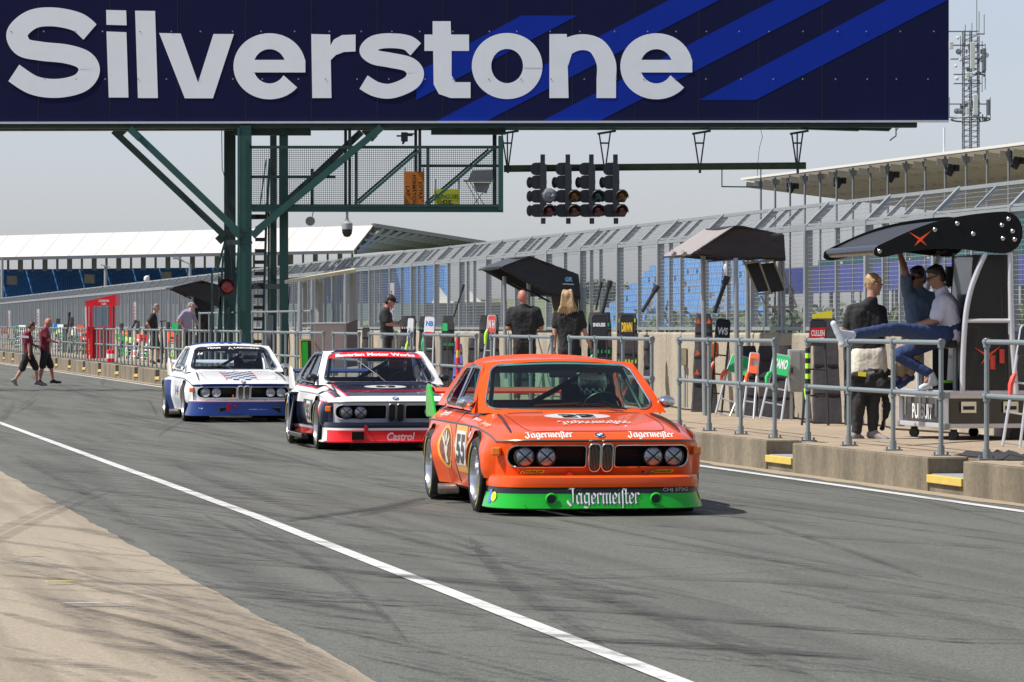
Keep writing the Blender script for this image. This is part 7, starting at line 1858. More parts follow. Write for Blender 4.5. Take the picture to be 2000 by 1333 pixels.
board(869, 632, 10, 16, 870, 740, 'small bright green board on the black bag left of the blue bag', 13.15, M_grn, M_black, rungs=3)
bag(817, 850, 618, 'black bag with green dashes left of the white NB board', 13.4, .9, [(.82, M_grn, 'dash'), (.53, M_grn, 'dash')])
board(840, 621, 18, 30, 832, 742, 'white board with blue letters and a red line on aluminium legs', 13.1, M_white, M_alu, ('NB', .35, .42), M_stkb, (M_grn, .62), rungs=3, wb=22, lower=[(.765, .79, M_cred)])
bag(781, 812, 617, 'black bag with white dashes beside the man in the cap', 13.4, .95, [(.82, M_white, 'dash'), (.53, M_white, 'dash')])
board(803, 624, 10, 26, 797, 742, 'narrow white board with blue and red square beside the man in the cap', 13.1, M_white, M_alu, None, None, (M_lime, .55), rungs=3, wb=14, lower=[(.80, .86, M_stkb)])
for (x0, x1, yt, lab) in ((706, 722, 640, 'low black bag left of the man in the cap'), (1010, 1040, 660, 'wide black case behind the bald man, low against the wall'), (1258, 1270, 655, 'narrow black bag on the bare wall right of the DRWN board'), (1650, 1668, 640, 'slim black bag behind the blond man')): bag(x0, x1, yt, lab, 13.5, .9)
r_ = root('cable', 'black cable lying along the foot of the pit wall', 'cable', LW(13.6, 60, zp(60))); mb = MB(); rr = random.Random(9); mb.tube([LW(13.55 + .12 * math.sin(q * 1.3) + rr.uniform(-.04, .04), 44 + q * .8, zp(44 + q * .8) + .015) for q in range(46)], .012, 5); mb.build('cable', M_black, r_, world=True)
# banners on the fence
def banner(x0, x1, y0, y1, lab, Z, txt=False):
    r_ = root('banner', lab, 'banner', P((x0 + x1) / 2, y1, Z), None, 'narrow white vertical banners on the fence'); mb = MB(); mb.prism([(x0, y0), (x1, y0), (x1 + .6, y1), (x0 + .6, y1)], lambda a, b: P(a, b, Z), (0, .02, 0)); mb.build('panel', M_white, r_, world=True)
    mb = MB(); k = Z / F
    for q in range(5): mb.box(P(x0 + (x1 - x0) * .3, y0 + (y1 - y0) * (.25 + .15 * q), Z - .01), ((x1 - x0) * k * .25, .004, (y1 - y0) * k * .08))
    mb.build('red_marks', M_cred, r_, world=True)
    if txt:
        mb = MB()
        for q in range(4): mb.box(P(x0 + (x1 - x0) * .75, y0 + (y1 - y0) * (.55 + .11 * q), Z - .01), ((x1 - x0) * k * .2, .004, (y1 - y0) * k * .07))
        mb.build('blue_marks', M_stkb, r_, world=True)
banner(762, 770, 553, 625, 'tall white banner with red and blue marks behind the man in the cap', 84, True)
banner(261, 266, 590, 634, 'narrow white banner on the fence right of the red booth', 128); banner(353, 356, 588, 618, 'narrow white banner on the fence beside the man in lilac', 116)
banner(72, 77, 604, 642, 'narrow white banner on the fence above the walking men', 160); banner(16, 20, 607, 640, 'narrow white banner on the fence at the left edge', 178)
banner(692, 696, 570, 626, 'narrow white banner with red marks under the metal shelter', 92)

# --- canopies
def canopy(name, lab, Zc, T0, prof, L_, m_top, m_side, posts, cat='canopy', logo=None, ridge_fold=None, extra=None):
    """prof: corner columns/rows of the side facing the camera; extruded L_ metres along the lane, away"""
    pts = [P(x, y, Zc + dz) for x, y, dz in prof]; dv = Vector((-SA, CA, 0)) * L_; r_ = root(name, lab, cat, pts[0] + Vector((0, 0, -2)), None)
    mb = MB(); vs = [(p[0], p[1]) for p in prof]
    v2, fs = cdt_fill(dense([(a, -b) for a, b in vs], 5), (), 6); dzf = lambda x: prof[0][2] + (prof[-2][2] - prof[0][2]) * (x - prof[0][0]) / (prof[-2][0] - prof[0][0])
    from mathutils import noise
    mb.add([P(a, -b, Zc + dzf(a)) + Vector((0, .035 * noise.noise(Vector((a * .035, b * .12, 1.3))) - .02, 0)) for a, b in v2], fs); mb.build('side_panel', m_side, r_, world=True, smooth=True, solid=.008)
    mb = MB(); N = len(pts)
    top = pts[:logo_n] if False else pts
    rows = []
    for q in range(7):
        f_ = q / 6; rows.append([p + dv * f_ + Vector((0, 0, -.04 * math.sin(math.pi * f_))) for p in pts[:ridge_fold]])
    mb.grid(rows); mb.build('roof_sheet', m_top, r_, world=True, smooth=False, solid=.008)
    mb = MB(); mb.add([p + dv for p in pts], [tuple(range(N))]); mb.build('far_panel', m_side, r_, world=True, solid=.008)
    mb = MB()
    for i in range(N): mb.tube([pts[i] + Vector((0, .02, -.01)), pts[(i + 1) % N] + Vector((0, .02, -.01))], .012, 6); mb.tube([pts[i] + Vector((0, 0, -.02)), pts[i] + dv + Vector((0, 0, -.02))], .014, 6)
    mb.build('frame', M_black, r_, world=True)
    for (x, y0, y1, Zp, mm) in posts:
        mb = MB(); a = P(x, y0, Zp); b = P(x + (y1 - y0) * .012, y1, Zp); mb.tube([a, b], .035, 10); mb.build('post', mm, r_, world=True, smooth=True)
    return r_
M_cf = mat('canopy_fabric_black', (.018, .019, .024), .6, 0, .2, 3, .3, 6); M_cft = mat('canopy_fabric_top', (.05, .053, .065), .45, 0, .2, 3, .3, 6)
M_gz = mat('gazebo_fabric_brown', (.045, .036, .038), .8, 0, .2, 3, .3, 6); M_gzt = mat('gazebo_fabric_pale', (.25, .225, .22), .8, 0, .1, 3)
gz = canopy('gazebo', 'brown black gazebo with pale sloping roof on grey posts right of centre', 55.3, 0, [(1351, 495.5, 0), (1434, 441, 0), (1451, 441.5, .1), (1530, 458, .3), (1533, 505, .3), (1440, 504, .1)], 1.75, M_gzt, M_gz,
    [(1373, 500, 814, 56.3, M_galv), (1437, 504, 822, 55.4, M_galv), (1459, 504, 690, 57.6, M_galv), (1528, 500, 690, 56.6, M_galv)], ridge_fold=2)
mb = MB(); a = P(1434, 441, 55.3); b_ = P(1451, 441.5, 55.4); c_ = P(1530, 458, 55.6); dv = Vector((-SA, CA, 0)) * 1.75; mb.grid([[p + dv * f_ for p in (a, b_, c_)] for f_ in (0, .5, 1)]); mb.build('roof_back_slope', M_gz, gz, world=True, solid=.008)
mb = MB(); [mb.tube([P(x, 496, 55.5), P(x - 3, 497, 55.8), P(x - 5, 492, 56.2)], .03, 6) for x in (1318, 1338)]; mb.build('rolled_flap', M_gzt, gz, world=True)
# tilted screen rack hanging from the gazebo
r_ = root('monitor_rack', 'tilted rack of black monitors hanging under the right end of the gazebo', 'monitor rack', P(1505, 570, 56)); mb = MB()
for (x0, w_) in ((1458, 24), (1487, 25)): mb.prism([(x0, 516), (x0 + w_, 513), (x0 + w_ + 20, 568), (x0 + 19, 572)], lambda a, b: P(a, b, 56.2), (0, .06, 0))
mb.build('monitor', M_black, r_, world=True)
mb = MB(); [mb.tube([P(a, b, 56.15), P(c, d, 56.15)], .015, 6) for a, b, c, d in ((1451, 506, 1480, 575), (1480, 575, 1510, 573), (1483, 512, 1505, 573), (1510, 508, 1533, 560), (1456, 514, 1512, 508), (1530, 530, 1556, 600), (1486, 578, 1497, 600), (1497, 600, 1556, 600))]; mb.build('frame', M_rust, r_, world=True)
mb = MB(); mb.tube([P(1535, 625, 56.9) + Vector((.09 * math.cos(q * .42), 0, .13 * math.sin(q * .42))) for q in range(15)], .018, 6, closed=True); rw_ = root('cable_coil', 'black cable coil hanging on the fence right of the gazebo', 'cable', P(1540, 650, 56.9)); mb.build('coil', M_black, rw_, world=True)
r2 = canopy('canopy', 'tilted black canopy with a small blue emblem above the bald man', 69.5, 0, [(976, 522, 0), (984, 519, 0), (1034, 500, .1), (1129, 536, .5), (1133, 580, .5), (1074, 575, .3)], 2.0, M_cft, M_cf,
    [(985, 540, 740, 70.2, M_galv), (1032, 545, 690, 70.6, M_galv)], ridge_fold=3)
mb = MB(); a = P(1034, 500, 69.6); c_ = P(1129, 536, 70.0); dv = Vector((-SA, CA, 0)) * 2.0; mb.grid([[p + dv * f_ for p in (a, a.lerp(c_, .5), c_)] for f_ in (0, .5, 1)]); mb.build('roof_back_slope', M_cf, r2, world=True, solid=.008)
mb = MB(); put_text(mb, 'GR', 1111, -546, 15, 9, lambda a, b: P(a, -b, 69.7), bold=.05); mb.build('emblem', mat('emblem_blue', (.10, .30, .55), .5), r2, world=True)
mb = MB(); mb.beam(P(1099, 555, 69.7), P(1121, 556, 69.7), .004, .02); mb.build('emblem_line', M_grey, r2, world=True)
mb = MB(); mb.tube([P(1000, 552, 70), P(1074, 590, 70)], .02, 6); mb.build('strut', M_black, r2, world=True)
r_ = root('control_cabinet', 'brown and black equipment cabinet hanging under the black canopy beside the woman', 'cabinet', P(1090, 640, 70)); mb = MB(); mb.prism([(1076, 576), (1130, 580), (1130, 625), (1090, 640), (1080, 600)], lambda a, b: P(a, b, 70.2), (0, .3, 0)); mb.build('case', mat('cabinet_brown', (.07, .055, .042), .7, 0, .3), r_, world=True)
r_ = root('folding_table', 'small dark folding table between the bald man and the woman', 'table', P(1065, 700, 69)); mb = MB(); mb.beam(P(1046, 648, 69.3), P(1082, 648, 69.3), .5, .04, up=Vector((0, 0, 1))); mb.build('table_top', mat('table_blue_grey', (.07, .09, .11), .5), r_, world=True)
[MB().tube([P(a, 650, 69.3 + d), P(b, 775, 69.3 + d)], .014, 6).build('leg', M_galv, r_, world=True) for a, b, d in ((1048, 1080, .2), (1080, 1048, .2), (1048, 1080, -.2), (1080, 1048, -.2))]
r3 = canopy('canopy', 'far tilted black canopy behind the green gantry leg', 114, 0, [(339, 561, 0), (394, 548, 0), (425, 556, .4), (428, 600, .4), (376, 578, .2)], 2.2, M_cft, M_cf, [(376, 575, 700, 114.5, M_galv)], ridge_fold=2)
mb = MB(); a = P(394, 548, 114); c_ = P(425, 556, 114.4); mb.grid([[p + Vector((-SA, CA, 0)) * 2.2 * f_ for p in (a, c_)] for f_ in (0, 1)]); mb.build('roof_back_slope', M_cf, r3, world=True, solid=.008)
r_ = root('equipment_cabinet', 'tall black equipment cabinet under the far black canopy', 'cabinet', P(396, 700, 114.5)); mb = MB(); mb.prism([(376, 576), (416, 580), (416, 722), (388, 722), (382, 620)], lambda a, b: P(a, b, 114.6), (0, .6, 0)); mb.build('case', M_cloth_black, r_, world=True)
mb = MB(); mb.box(P(392, 640, 114.5), (.2, .04, .3)); mb.build('door', M_black, r_, world=True)
bag(356, 392, 655, 'low black covered machine beside the lilac shirted man', 12.6, .9)
# flat metal shelter right of the gantry leg
r_ = root('shelter', 'flat roofed metal shelter on grey posts right of the green gantry leg', 'shelter', P(630, 700, 88)); mb = MB()
a, b = P(556, 548, 88), P(694, 526, 88); mb.grid([[a, b], [a + Vector((.2, 2.0, .06)), b + Vector((-.1, 2.0, .06))]]); mb.build('roof', mat('roof_cream', (.42, .40, .30), .7, 0, .2), r_, world=True, solid=.05)
mb = MB(); mb.beam(a + Vector((0, 0, -.04)), b + Vector((0, 0, -.04)), .05, .07); mb.build('fascia', M_rust, r_, world=True)
for (x, y0, y1, dz, w_) in ((586, 550, 700, 0, .05), (610, 546, 760, 0, .04), (675, 535, 700, 0, .045), (592, 552, 640, 1.9, .09), (623, 550, 640, 1.9, .09), (690, 532, 640, 1.9, .10)):
    mb = MB(); mb.tube([P(x, y0, 88 + dz), P(x, y1, 88 + dz)], w_, 8); mb.build('post', M_galv if w_ < .08 else M_grey, r_, world=True)
r_ = root('desk_enclosure', 'pale pinkish grey enclosed desk under the metal shelter', 'desk', P(645, 715, 83)); mb = MB(); mb.prism([(614, 635), (675, 633), (675, 720), (614, 722)], lambda a, b: P(a, b, 83), (0, .8, 0)); mb.build('case', mat('pinkish_grey', (.30, .235, .225), .6, 0, .1), r_, world=True)
mb = MB(); mb.prism([(676.5, 633), (698, 624), (700, 715), (676.5, 718)], lambda a, b: P(a, b, 82.9), (0, .05, 0)); mb.build('side_door', mat('dark_mauve', (.07, .05, .055), .6), r_, world=True)
mb = MB(); mb.tube([P(590, 633, 82.8), P(676, 632, 82.8)], .025, 8); mb.build('edge_rail', M_galv, r_, world=True)
r_ = root('light_panel', 'tall green panel in a yellow frame standing behind the white car', 'panel', P(593, 730, 82)); mb = MB(); mb.prism([(584, 663), (610, 663), (610, 722), (586, 722)], lambda a, b: P(a, b, 82.1), (0, .05, 0)); mb.build('frame', M_yel, r_, world=True)
mb = MB(); mb.prism([(588, 666), (608, 666), (608, 718), (590, 718)], lambda a, b: P(a, b, 82.09), (0, .005, 0)); mb.build('inner_frame', M_black, r_, world=True); mb = MB(); mb.prism([(590, 668), (601, 668), (602, 716), (591, 716)], lambda a, b: P(a, b, 82.08), (0, .005, 0)); mb.build('screen', mat('panel_green', (.01, .38, .02), .5), r_, world=True)
mb = MB(); mb.tube([P(590, 662, 82.1), P(590, 655, 82.1), P(606, 655, 82.1), P(606, 662, 82.1)], .015, 6); mb.build('handle', M_alu, r_, world=True)
r_ = root('gantry_cabinet', 'blue grey control cabinet at the foot of the gantry', 'cabinet', P(530, 740, 99.5)); mb = MB(); mb.prism([(516, 616), (532, 616), (532, 742), (516, 742)], lambda a, b: P(a, b, 99.6), (0, .3, 0)); mb.build('case', mat('cabinet_blue_grey', (.14, .16, .19), .5), r_, world=True); mb = MB(); mb.box(P(524, 680, 99.58), (.12, .02, .8)); mb.build('door', M_grey, r_, world=True)
# red booth
BZ = 134; r_ = root('timing_booth', 'bright red glazed booth with slanted roof on the left', 'booth', P(200, 700, BZ)); B = lambda x, y, dz=0: P(x, y, BZ + dz)
M_rb = mat('booth_red', (.72, .008, .02), .4, 0, .08); mb = MB(); mb.prism([(166, 589), (226, 575.5), (226, 597), (168, 599)], lambda a, b: B(a, b), (0, 1.4, 0)); mb.build('roof', M_rb, r_, world=True)
for x, y0 in ((178, 598), (216, 597)): mb = MB(); mb.beam(B(x, y0), B(x + .5, 701), .09, .09, up=Vector((0, 1, 0))); mb.build('post', M_rb, r_, world=True)
for x in (171, 222): mb = MB(); mb.beam(B(x, 598, 1.3), B(x, 701, 1.3), .07, .07, up=Vector((0, 1, 0))); mb.build('post', M_rb, r_, world=True)
mb = MB(); mb.prism([(172, 641), (220, 641), (214, 690), (206, 700), (176, 701)], lambda a, b: B(a, b, .06), (0, .06, 0)); mb.build('lower_panel', mat('booth_dark_red', (.35, .01, .015), .4, 0, .1), r_, world=True); mb = MB(); mb.beam(B(172, 641), B(226, 641), .06, .09); mb.beam(B(195, 642), B(195, 701), .12, .05, up=Vector((0, 1, 0))); mb.build('sill', M_rb, r_, world=True)
mb = MB(); mb.prism([(180, 599), (214, 599), (214, 640), (180, 640)], lambda a, b: B(a, b, .03), (0, .01, 0)); mb.build('window', MATS['glass_clear'], r_, world=True)
mb = MB(); put_text(mb, 'LONDON', 203, -588, 20, 5, lambda a, b: B(a, -b, -.01), bold=.03); put_text(mb, 'GR', 203, -594, 10, 4, lambda a, b: B(a, -b, -.01), bold=.03); mb.build('lettering', M_white, r_, world=True)
mb = MB(); mb.beam(B(167, 600, -.05), B(168, 640, -.05), .05, .05, up=Vector((0, 1, 0))); mb.build('white_strip', M_white, r_, world=True)
for x, lab in ((213, 'red and white fire extinguisher right of the red booth, the left one'), (219, 'red and white fire extinguisher right of the red booth, the right one')):
    r_ = root('fire_extinguisher', lab, 'extinguisher', P(x, 708, 126), None, 'fire extinguishers by the booth'); mb = MB(); mb.lathe([(.001, .40), (.05, .38), (.075, .30), (.075, .0), (.001, 0)], Matrix.Translation(P(x, 708, 126)), 12); mb.build('cylinder', M_cred, r_, world=True, smooth=True); mb = MB(); mb.lathe([(.077, .26), (.077, .12)], Matrix.Translation(P(x, 708, 126)), 12); mb.build('label', M_white, r_, world=True)
# far clutter along the wall: boards, bags, cases in team colours
rr = random.Random(17)
cols_ = [('orange', M_org), ('green', M_grn), ('lime', M_lime), ('white', M_white), ('red', M_cred), ('blue', M_stkb)]
spots = [(12, 0), (27, 1), (35, 3), (60, 2), (77, 3), (101, 5), (106, 2), (117, 3), (121, 1), (131, 3), (143, 1), (148, 0), (153, 4), (158, 3), (162, 0), (168, 2), (232, 0), (240, 1), (247, 3), (254, 2), (262, 0), (272, 4), (279, 3), (322, 4), (331, 1), (337, 0)]
descr = ['left of the walking men', 'just behind the walking men', 'between the walking men and the red booth', 'right of the red booth', 'near the grey haired man']
cnt = {}
for (x, ci) in spots:
    nm, cm = cols_[ci]; t = 12.9; s = s_at(x, t); fb = LW(t, s, zp(s)); ht_ = rr.uniform(.7, 1.25); w_ = rr.uniform(.2, .36)
    zone = descr[0] if x < 45 else descr[1] if x < 112 else descr[2] if x < 170 else descr[3] if x < 285 else descr[4]
    key = (nm, zone); cnt[key] = cnt.get(key, 0) + 1
    lab = 'far %s%s pit board on the wall %s' % (['', 'second ', 'third ', 'fourth '][cnt[key] - 1], nm, zone)
    r_ = root('pit_board', lab, 'pit board', fb, Matrix.Rotation(rr.uniform(-.3, .3), 3, 'Z'), 'far pit boards in team colours')
    lean_x = rr.uniform(-.2, .3); mb = MB()
    for sg in (-1, 1): mb.tube([(sg * w_ / 2, -.1, 0), (sg * w_ / 2 + lean_x, .25, ht_)], .016, 5)
    for q in (.15, .35, .5): mb.tube([(-w_ / 2 + lean_x * q, -.1 + .35 * q, ht_ * q), (w_ / 2 + lean_x * q, -.1 + .35 * q, ht_ * q)], .012, 5)
    mb.build('frame', rr.choice([M_alu, M_black]), r_)
    mb = MB(); q0 = rr.uniform(.68, .82); mb.prism([(-w_ / 2, q0), (w_ / 2, q0), (w_ / 2, 1), (-w_ / 2, 1)], lambda a, b: (a + lean_x * b, -.1 + .35 * b - .03, ht_ * b), (0, .02, 0)); mb.build('panel', cm, r_)
    mb = MB(); mb.prism([(-w_ * .3, q0 + .08), (w_ * .3, q0 + .06), (w_ * .3, q0 + .11), (-w_ * .3, q0 + .13)], lambda a, b: (a + lean_x * b, -.1 + .35 * b - .035, ht_ * b), (0, .004, 0)); mb.build('marking', rr.choice([M_black, M_white, M_fyel]), r_)
    if rr.random() < .6: mb = MB(); mb.tube([(w_ * .5, -.12, .15 * ht_), (w_ * .65, -.13, .25 * ht_), (w_ * .6, -.1, .38 * ht_)], .03, 6); mb.build('grab_handle', cols_[(ci + 1) % 3][1], r_)
fs_ = [(33, 1.0), (55, 1.1), (96, 1.3), (112, 1.45), (126, 1.2), (139, 1.5), (165, 1.2), (236, 1.25), (251, 1.1), (268, 1.35), (285, 1.2), (327, 1.3), (344, 1.1), (350, 1.3)]
for i, (x, hh) in enumerate(fs_):
    t = 13.3; s = s_at(x, t); Zc = LW(t, s).y; bag(x - 4.5, x + 4.5, HY + (EYE - (zp(s) + hh)) * F / Zc, 'far dark padded bag on the wall, %s from the left' % (ordn + ['thirteenth', 'fourteenth'])[i], t, .8)
for (x0, y0, x1, y1, Z, lab) in ((136, 610, 132, 650, 145, 'far black pole with a lamp left of the red booth'), (266, 626, 256, 645, 128, 'far black pole leaning right of the red booth')): pole(x0, y0, x1, y1, Z, lab, .03)
r_ = root('bicycle', 'small black bicycle behind the grey haired man', 'bicycle', P(322, 712, 120)); mb = MB(); c1, c2 = P(316, 690, 120), P(330, 690, 120); [mb.tube([c + Vector((.1 * 0, .33 * math.cos(a_ * .4488), .33 * math.sin(a_ * .4488))) for a_ in range(14)], .02, 5, closed=True) for c in (c1, )]; mb.build('wheel', M_black, r_, world=True)
mb = MB(); mb.tube([c1 + Vector((0, 0, .0)), P(317, 655, 120), P(316, 628, 120)], .02, 6); mb.tube([P(312, 628, 120), P(325, 627, 120)], .018, 6); mb.tube([P(317, 655, 120), P(319, 690, 120.6)], .02, 6); mb.build('frame', M_black, r_, world=True)
# --- the carbon pit stand cart
M_carb = mat('carbon_black', (.007, .007, .009), .25, 0, .3, 8, coat=.4, spec=.2); M_tubew = mat('cart_tube', (.62, .62, .66), .3, .4, .08)
ct = root('pit_stand', 'carbon pit stand cart with a wing shaped canopy and orange X emblem', 'pit stand', P(1900, 862, 44.3))
CZ = 44.1; Cn = lambda x, y, dz=0: P(x, y, CZ + dz)
plate = [(1707, 491), (1712, 482), (1740, 468), (1775, 452), (1812, 438), (1854, 427), (1900, 419), (1950, 414), (1972, 415), (1988, 426), (1996, 443), (1997, 462), (1988, 482), (1972, 493), (1955, 495.5), (1910, 491), (1865, 486), (1809, 488), (1765, 494), (1730, 502), (1716, 502), (1708, 498)]
L2 = 2.1
for (dz, nm) in ((0, 'near_side_plate'), (L2, 'far_side_plate')):
    mb = MB(); dv = Vector((-SA, CA, 0)) * dz
    pc = [(p.x, p.y) for p in catmull([(a, b, 0) for a, b in plate], 4, True)]
    mb.prism(pc, lambda a, b: Cn(a, b) + dv, Vector((-SA, CA, 0)) * .02); mb.build('side_plate', M_carb, ct, world=True, smooth=True, angle=40)
mb = MB(); up_ = [(1716, 486), (1745, 471), (1775, 457), (1815, 443), (1860, 432), (1910, 425), (1955, 421)]; lo_ = [(1716, 495), (1740, 490), (1775, 480), (1815, 470), (1860, 466), (1910, 468), (1955, 474)]
upc = catmull([(a, b, 0) for a, b in up_], 4); loc_ = catmull([(a, b, 0) for a, b in lo_], 4); ring = upc + loc_[::-1]
rows = [[Cn(p.x, p.y) + Vector((-SA, CA, 0)) * q for p in ring + [ring[0]]] for q in (.02, .5, 1.0, 1.5, L2)]
mb.grid(rows); mb.build('wing_canopy', mat('wing_satin_black', (.02, .02, .023), .5, 0, .2, 4), ct, world=True, smooth=True, angle=60)
mb = MB(); mb.tube([Cn(1720, 488), Cn(1720, 488) + Vector((-SA, CA, 0)) * L2], .055, 12); mb.build('leading_tube', M_carb, ct, world=True, smooth=True)
mb = MB()
for (x, y) in ((1718, 491), (1826, 449), (1870, 437), (1901, 457), (1957, 440), (1970, 428), (1978, 452), (1959, 466), (1982, 468)):
    mb.lathe([(.001, .012), (.014, .012), (.024, .004), (.026, 0)], Matrix.Translation(Cn(x, y, -.004)) @ Matrix.Rotation(math.pi / 2, 4, 'X'), 14)
mb.build('bolts', M_chrome, ct, world=True, smooth=True)
def xlogo(cx, cy, k, f, nm='x_emblem'):
    mb = MB(); A1 = [(-22, -22), (-3, -9), (12, 9), (9, 7), (-4, -2)]
    for ply in ([(-24, -16), (2, -2), (14, 13), (0, 3)], [(23, -18), (-2, -2), (-12, 14), (1, 4)]): v2, fs = cdt_fill([(cx + a * k, cy + b * k) for a, b in ply], step=400); mb.add([f(*p) for p in v2], fs); f0 = f; f = (lambda g: (lambda a, b: g(a, b) + Vector((0, -.002, 0))))(f0)
    mb.build(nm, mat('emblem_orange', (.85, .08, .01), .4), ct, world=True)
xlogo(1797, 468, .95, lambda a, b: Cn(a, b, -.010))
# frame tubes
for (pts, nm) in (([(1880, 768), (1881, 700), (1886, 620), (1895, 570), (1909, 530), (1924, 496)], 'front_tube'), ([(1985, 770), (1980, 700), (1975, 620), (1973, 494)], 'rear_tube')):
    mb = MB(); mb.tube([Cn(p.x, p.y, .04) for p in catmull([(a, b, 0) for a, b in pts], 5)], .030, 12); mb.build(nm, M_tubew, ct, world=True, smooth=True)
    mb = MB(); mb.tube([Cn(p.x, p.y, .04) + Vector((-SA, CA, 0)) * 1.7 for p in catmull([(a, b, 0) for a, b in pts], 5)], .030, 12); mb.build(nm, M_tubew, ct, world=True, smooth=True)
mb = MB(); mb.tube([Cn(1886, 627, .04), Cn(1975, 627, .04)], .024, 10); mb.build('cross_tube', M_tubew, ct, world=True, smooth=True)
dvc = Vector((-SA, CA, 0))
mb = MB(); mb.prism([(1900, 498), (1968, 498), (1970, 762), (1884, 762), (1890, 640)], lambda a, b: Cn(a, b, .35), (-.1, .9, 0)); mb.build('back_panel', mat('cart_panel', (.012, .011, .012), .35, 0, .5, 3, coat=.6), ct, world=True)
mb = MB(); [mb.tube([Cn(a, b, 1.75), Cn(c, d, 1.75)], .018, 6) for a, b, c, d in ((1832, 490, 1832, 655), (1822, 500, 1848, 490), (1850, 560, 1900, 545), (1862, 495, 1858, 660), (1850, 590, 1905, 590), (1945, 500, 1942, 625), (1930, 640, 1915, 760), (1950, 640, 1965, 760))]; mb.build('inner_frame', mat('inner_frame_brown', (.07, .055, .045), .5), ct, world=True)
mb = MB(); [mb.box(Cn(x, y, 1.6), (w_, .03, h_)) for x, y, w_, h_ in ((1905, 585, .12, .30), (1862, 540, .18, .22), (1870, 600, .15, .20))]; mb.build('screen', mat('screen_dark', (.02, .022, .025), .2, coat=1), ct, world=True)
mb = MB(); [mb.tube([Cn(1946 + 12 * k, 690 - 8 * k + 9 * q, .30 - .004 * q) for q in range(4)], .03, 8) for k in (-.6, .9)]; mb.build('red_handles', mat('coral_red', (.75, .07, .05), .5), ct, world=True)
xlogo(1929, 696, 1.15, lambda a, b: Cn(a, b, .30), 'x_emblem')
# flight case base: end facing the camera plus the long side along the lane
def case(x0, x1, y0, y1, T_left, name, lab, Zf, depth, txt=None):
    a = P(x0, y1, Zf); b = P(x1, y1, Zf); zt_ = P(x0, y0, Zf).z; zb_ = a.z; w_ = (b - a).length; r_ = root('flight_case', lab, 'flight case', Vector((a.x, a.y, zb_ - .12)), None)
    ex = Vector((CA, SA, 0)); ey = Vector((-SA, CA, 0)); o = a
    def f(u, v, z): return o + ex * u + ey * v + Vector((0, 0, z))
    H = zt_ - zb_; mb = MB(); mb.add([f(u, v, z) for u in (.01, w_ - .01) for v in (.01, depth - .01) for z in (.01, H - .01)], [(0, 1, 3, 2), (4, 6, 7, 5), (0, 4, 5, 1), (2, 3, 7, 6), (0, 2, 6, 4), (1, 5, 7, 3)]); mb.build('shell', mat('case_laminate', (.014, .013, .015), .25, 0, .3, 5, coat=.8), r_, world=True)
    mb = MB()
    for z in (.03, H - .035, H - .0):
        for (p, q) in ((f(0, 0, z), f(w_, 0, z)), (f(0, 0, z), f(0, depth, z)), (f(w_, 0, z), f(w_, depth, z)), (f(0, depth, z), f(w_, depth, z))): mb.beam(p, q, .05, .05)
    for (u, v) in ((0, 0), (w_, 0), (0, depth), (w_, depth)): mb.beam(f(u, v, 0), f(u, v, H), .06, .06, up=Vector((0, 1, 0)))
    mb.build('edging', M_tubew, r_, world=True, bevel=.006)
    for (u, v) in ((0, 0), (w_, 0), (0, depth), (w_, depth)):
        for z in (.03, H - .02): mb = MB(); mb.box(f(u, v, z), (.085, .085, .085), Matrix.Rotation(A, 3, 'Z')); mb.build('corner_guard', M_galv, r_, world=True, bevel=.02)
    if txt:
        for v in (.25, depth * .5, depth - .3): mb = MB(); mb.box(f(-.03, v, H - .16), (.015, .07, .20), Matrix.Rotation(A, 3, 'Z')); mb.build('latch', M_chrome, r_, world=True)
        mb = MB(); put_text(mb, txt, 0, 0, .78, .17, lambda a, b: f(-.02, depth * .48 - a, H * .45 + b), bold=.03); mb.build('lettering', M_white, r_, world=True)
    for u in (w_ * .27, w_ * .78):
        mb = MB(); mb.box(f(u, -.02, H * .60), (.17, .015, .12), Matrix.Rotation(A, 3, 'Z')); hh = mb.build('handle_plate', M_chrome, r_, world=True); mb = MB(); mb.box(f(u, -.035, H * .58), (.12, .02, .04), Matrix.Rotation(A, 3, 'Z')); mb.build('handle', M_black, hh, world=True)
    for (u, v) in ((.12, .1), (w_ - .12, .1), (.12, depth - .12), (w_ - .12, depth - .12)):
        c = f(u, v, 0); c.z = zb_ - .075; mb = MB(); mb.lathe([(.001, -.02), (.055, -.02), (.06, 0), (.055, .02), (.001, .02)], Matrix.Translation(c) @ Matrix.Rotation(.9 + u, 4, 'Z') @ Matrix.Rotation(math.pi / 2, 4, 'Y'), 16); mb.box(c + Vector((0, 0, .055)), (.07, .07, .02)); mb.build('castor', M_slat, r_, world=True)
    return r_
case(1847, 2015, 768, 838, 0, 'flight_case', 'black flight case with silver edging reading PURSUIT under the carbon pit stand', 44.3, 1.75, 'PURSUIT')
r_ = root('stool', 'black padded high stool under the man in the white t-shirt', 'stool', P(1835, 760, 44.8)); mb = MB()
mb.prism(rrect(1786, 664, 1871, 680, 7, 4), lambda a, b: P(a, b, 44.55), (0, .42, 0)); mb.build('seat', M_cloth_black, r_, world=True, bevel=.03); mb = MB(); mb.tube([P(1866, 678, 44.8), P(1866, 768, 44.8)], .028, 8); mb.build('leg', M_galv, r_, world=True); mb = MB(); mb.tube([P(1800, 678, 45.0), P(1800, 768, 45.0)], .028, 8); mb.build('leg', M_galv, r_, world=True)
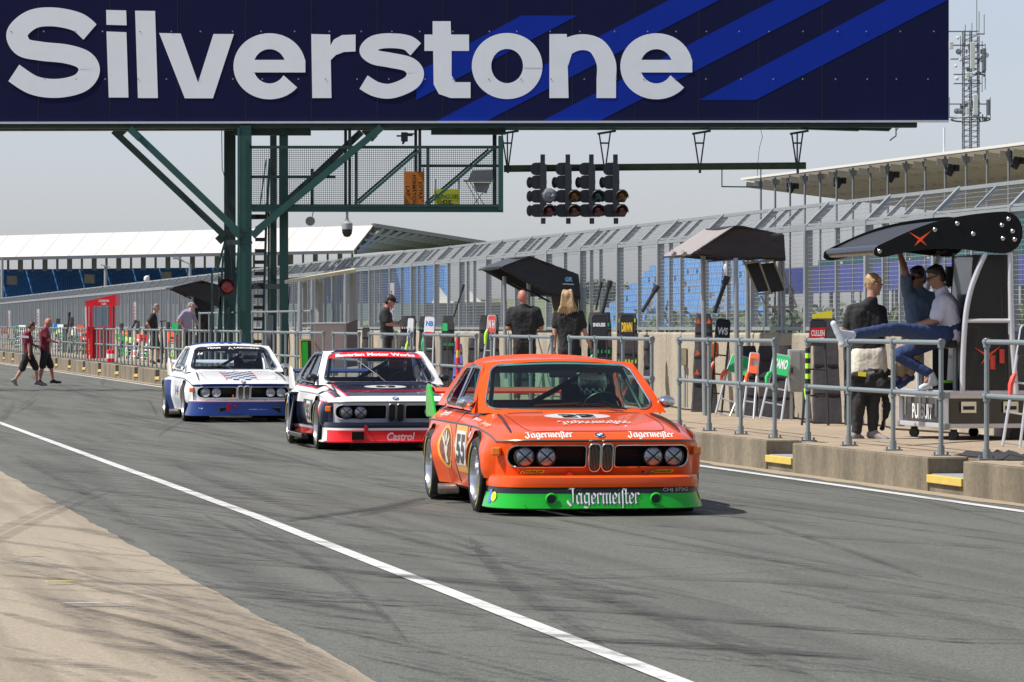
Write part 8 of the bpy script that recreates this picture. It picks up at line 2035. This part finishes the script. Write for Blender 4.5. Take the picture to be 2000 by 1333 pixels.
r_ = root('stool', 'black padded stool under the man with the raised arm', 'stool', P(1800, 760, 45.4)); mb = MB(); mb.prism(rrect(1775, 664, 1822, 682, 7, 4), lambda a, b: P(a, b, 45.25), (0, .42, 0)); mb.build('seat', M_cloth_black, r_, world=True, bevel=.03); mb = MB(); mb.tube([P(1797, 680, 45.5), P(1797, 765, 45.5)], .03, 8); mb.build('leg', M_galv, r_, world=True)
r_ = root('storage_tub', 'black tub with lime green lid on the flight case', 'tub', P(1852, 765, 44.9)); mb = MB(); mb.lathe([(.001, 0), (.12, 0), (.135, .09), (.001, .09)], Matrix.Translation(P(1855, 764, 45.2)), 20); mb.build('tub', M_black, r_, world=True, smooth=True); mb = MB(); mb.lathe([(.138, .09), (.138, .115), (.001, .12)], Matrix.Translation(P(1855, 764, 45.2)), 20); mb.build('lid', M_lime, r_, world=True, smooth=True)
r_ = root('back_curtain', 'dark curtain behind the pit stand frame', 'curtain', P(1860, 700, 46)); mb = MB(); mb.prism([(1822, 668), (1884, 662), (1884, 768), (1822, 768)], lambda a, b: P(a, b, 46.1), (0, .05, 0)); mb.build('curtain', M_cloth_black, r_, world=True)
board(2008, 640, 28, 60, 1975, 868, 'aluminium ladder board with coral red handle cut off by the right edge', 12.6, M_black, M_alu, None, None, (mat('coral_red', (.75, .07, .05), .5), .5), rungs=3, wb=34)
r_ = root('crumpled_cover', 'flat black crumpled cover lying at the foot of the nearest railing', 'cover', P(1955, 890, 37.5)); mb = MB(); rows = []; rr = random.Random(4)
for i in range(9):
    row = []
    for k in range(13): x = 1905 + 9.5 * k; s = s_at(x, 11.5) ; pz = zp(s) + .012 + rr.uniform(0, .05) * (1 if 0 < i < 8 and 0 < k < 12 else 0); row.append(LW(11.25 + .07 * i, s_at(1905, 11.5) - (s_at(1905, 11.5) - s_at(2020, 11.5)) * k / 12, pz))
    rows.append(row)
mb.grid(rows, flip=True); mb.build('sheet', M_cloth_black, r_, world=True, smooth=True)

bpy.data.scenes.remove(TS)
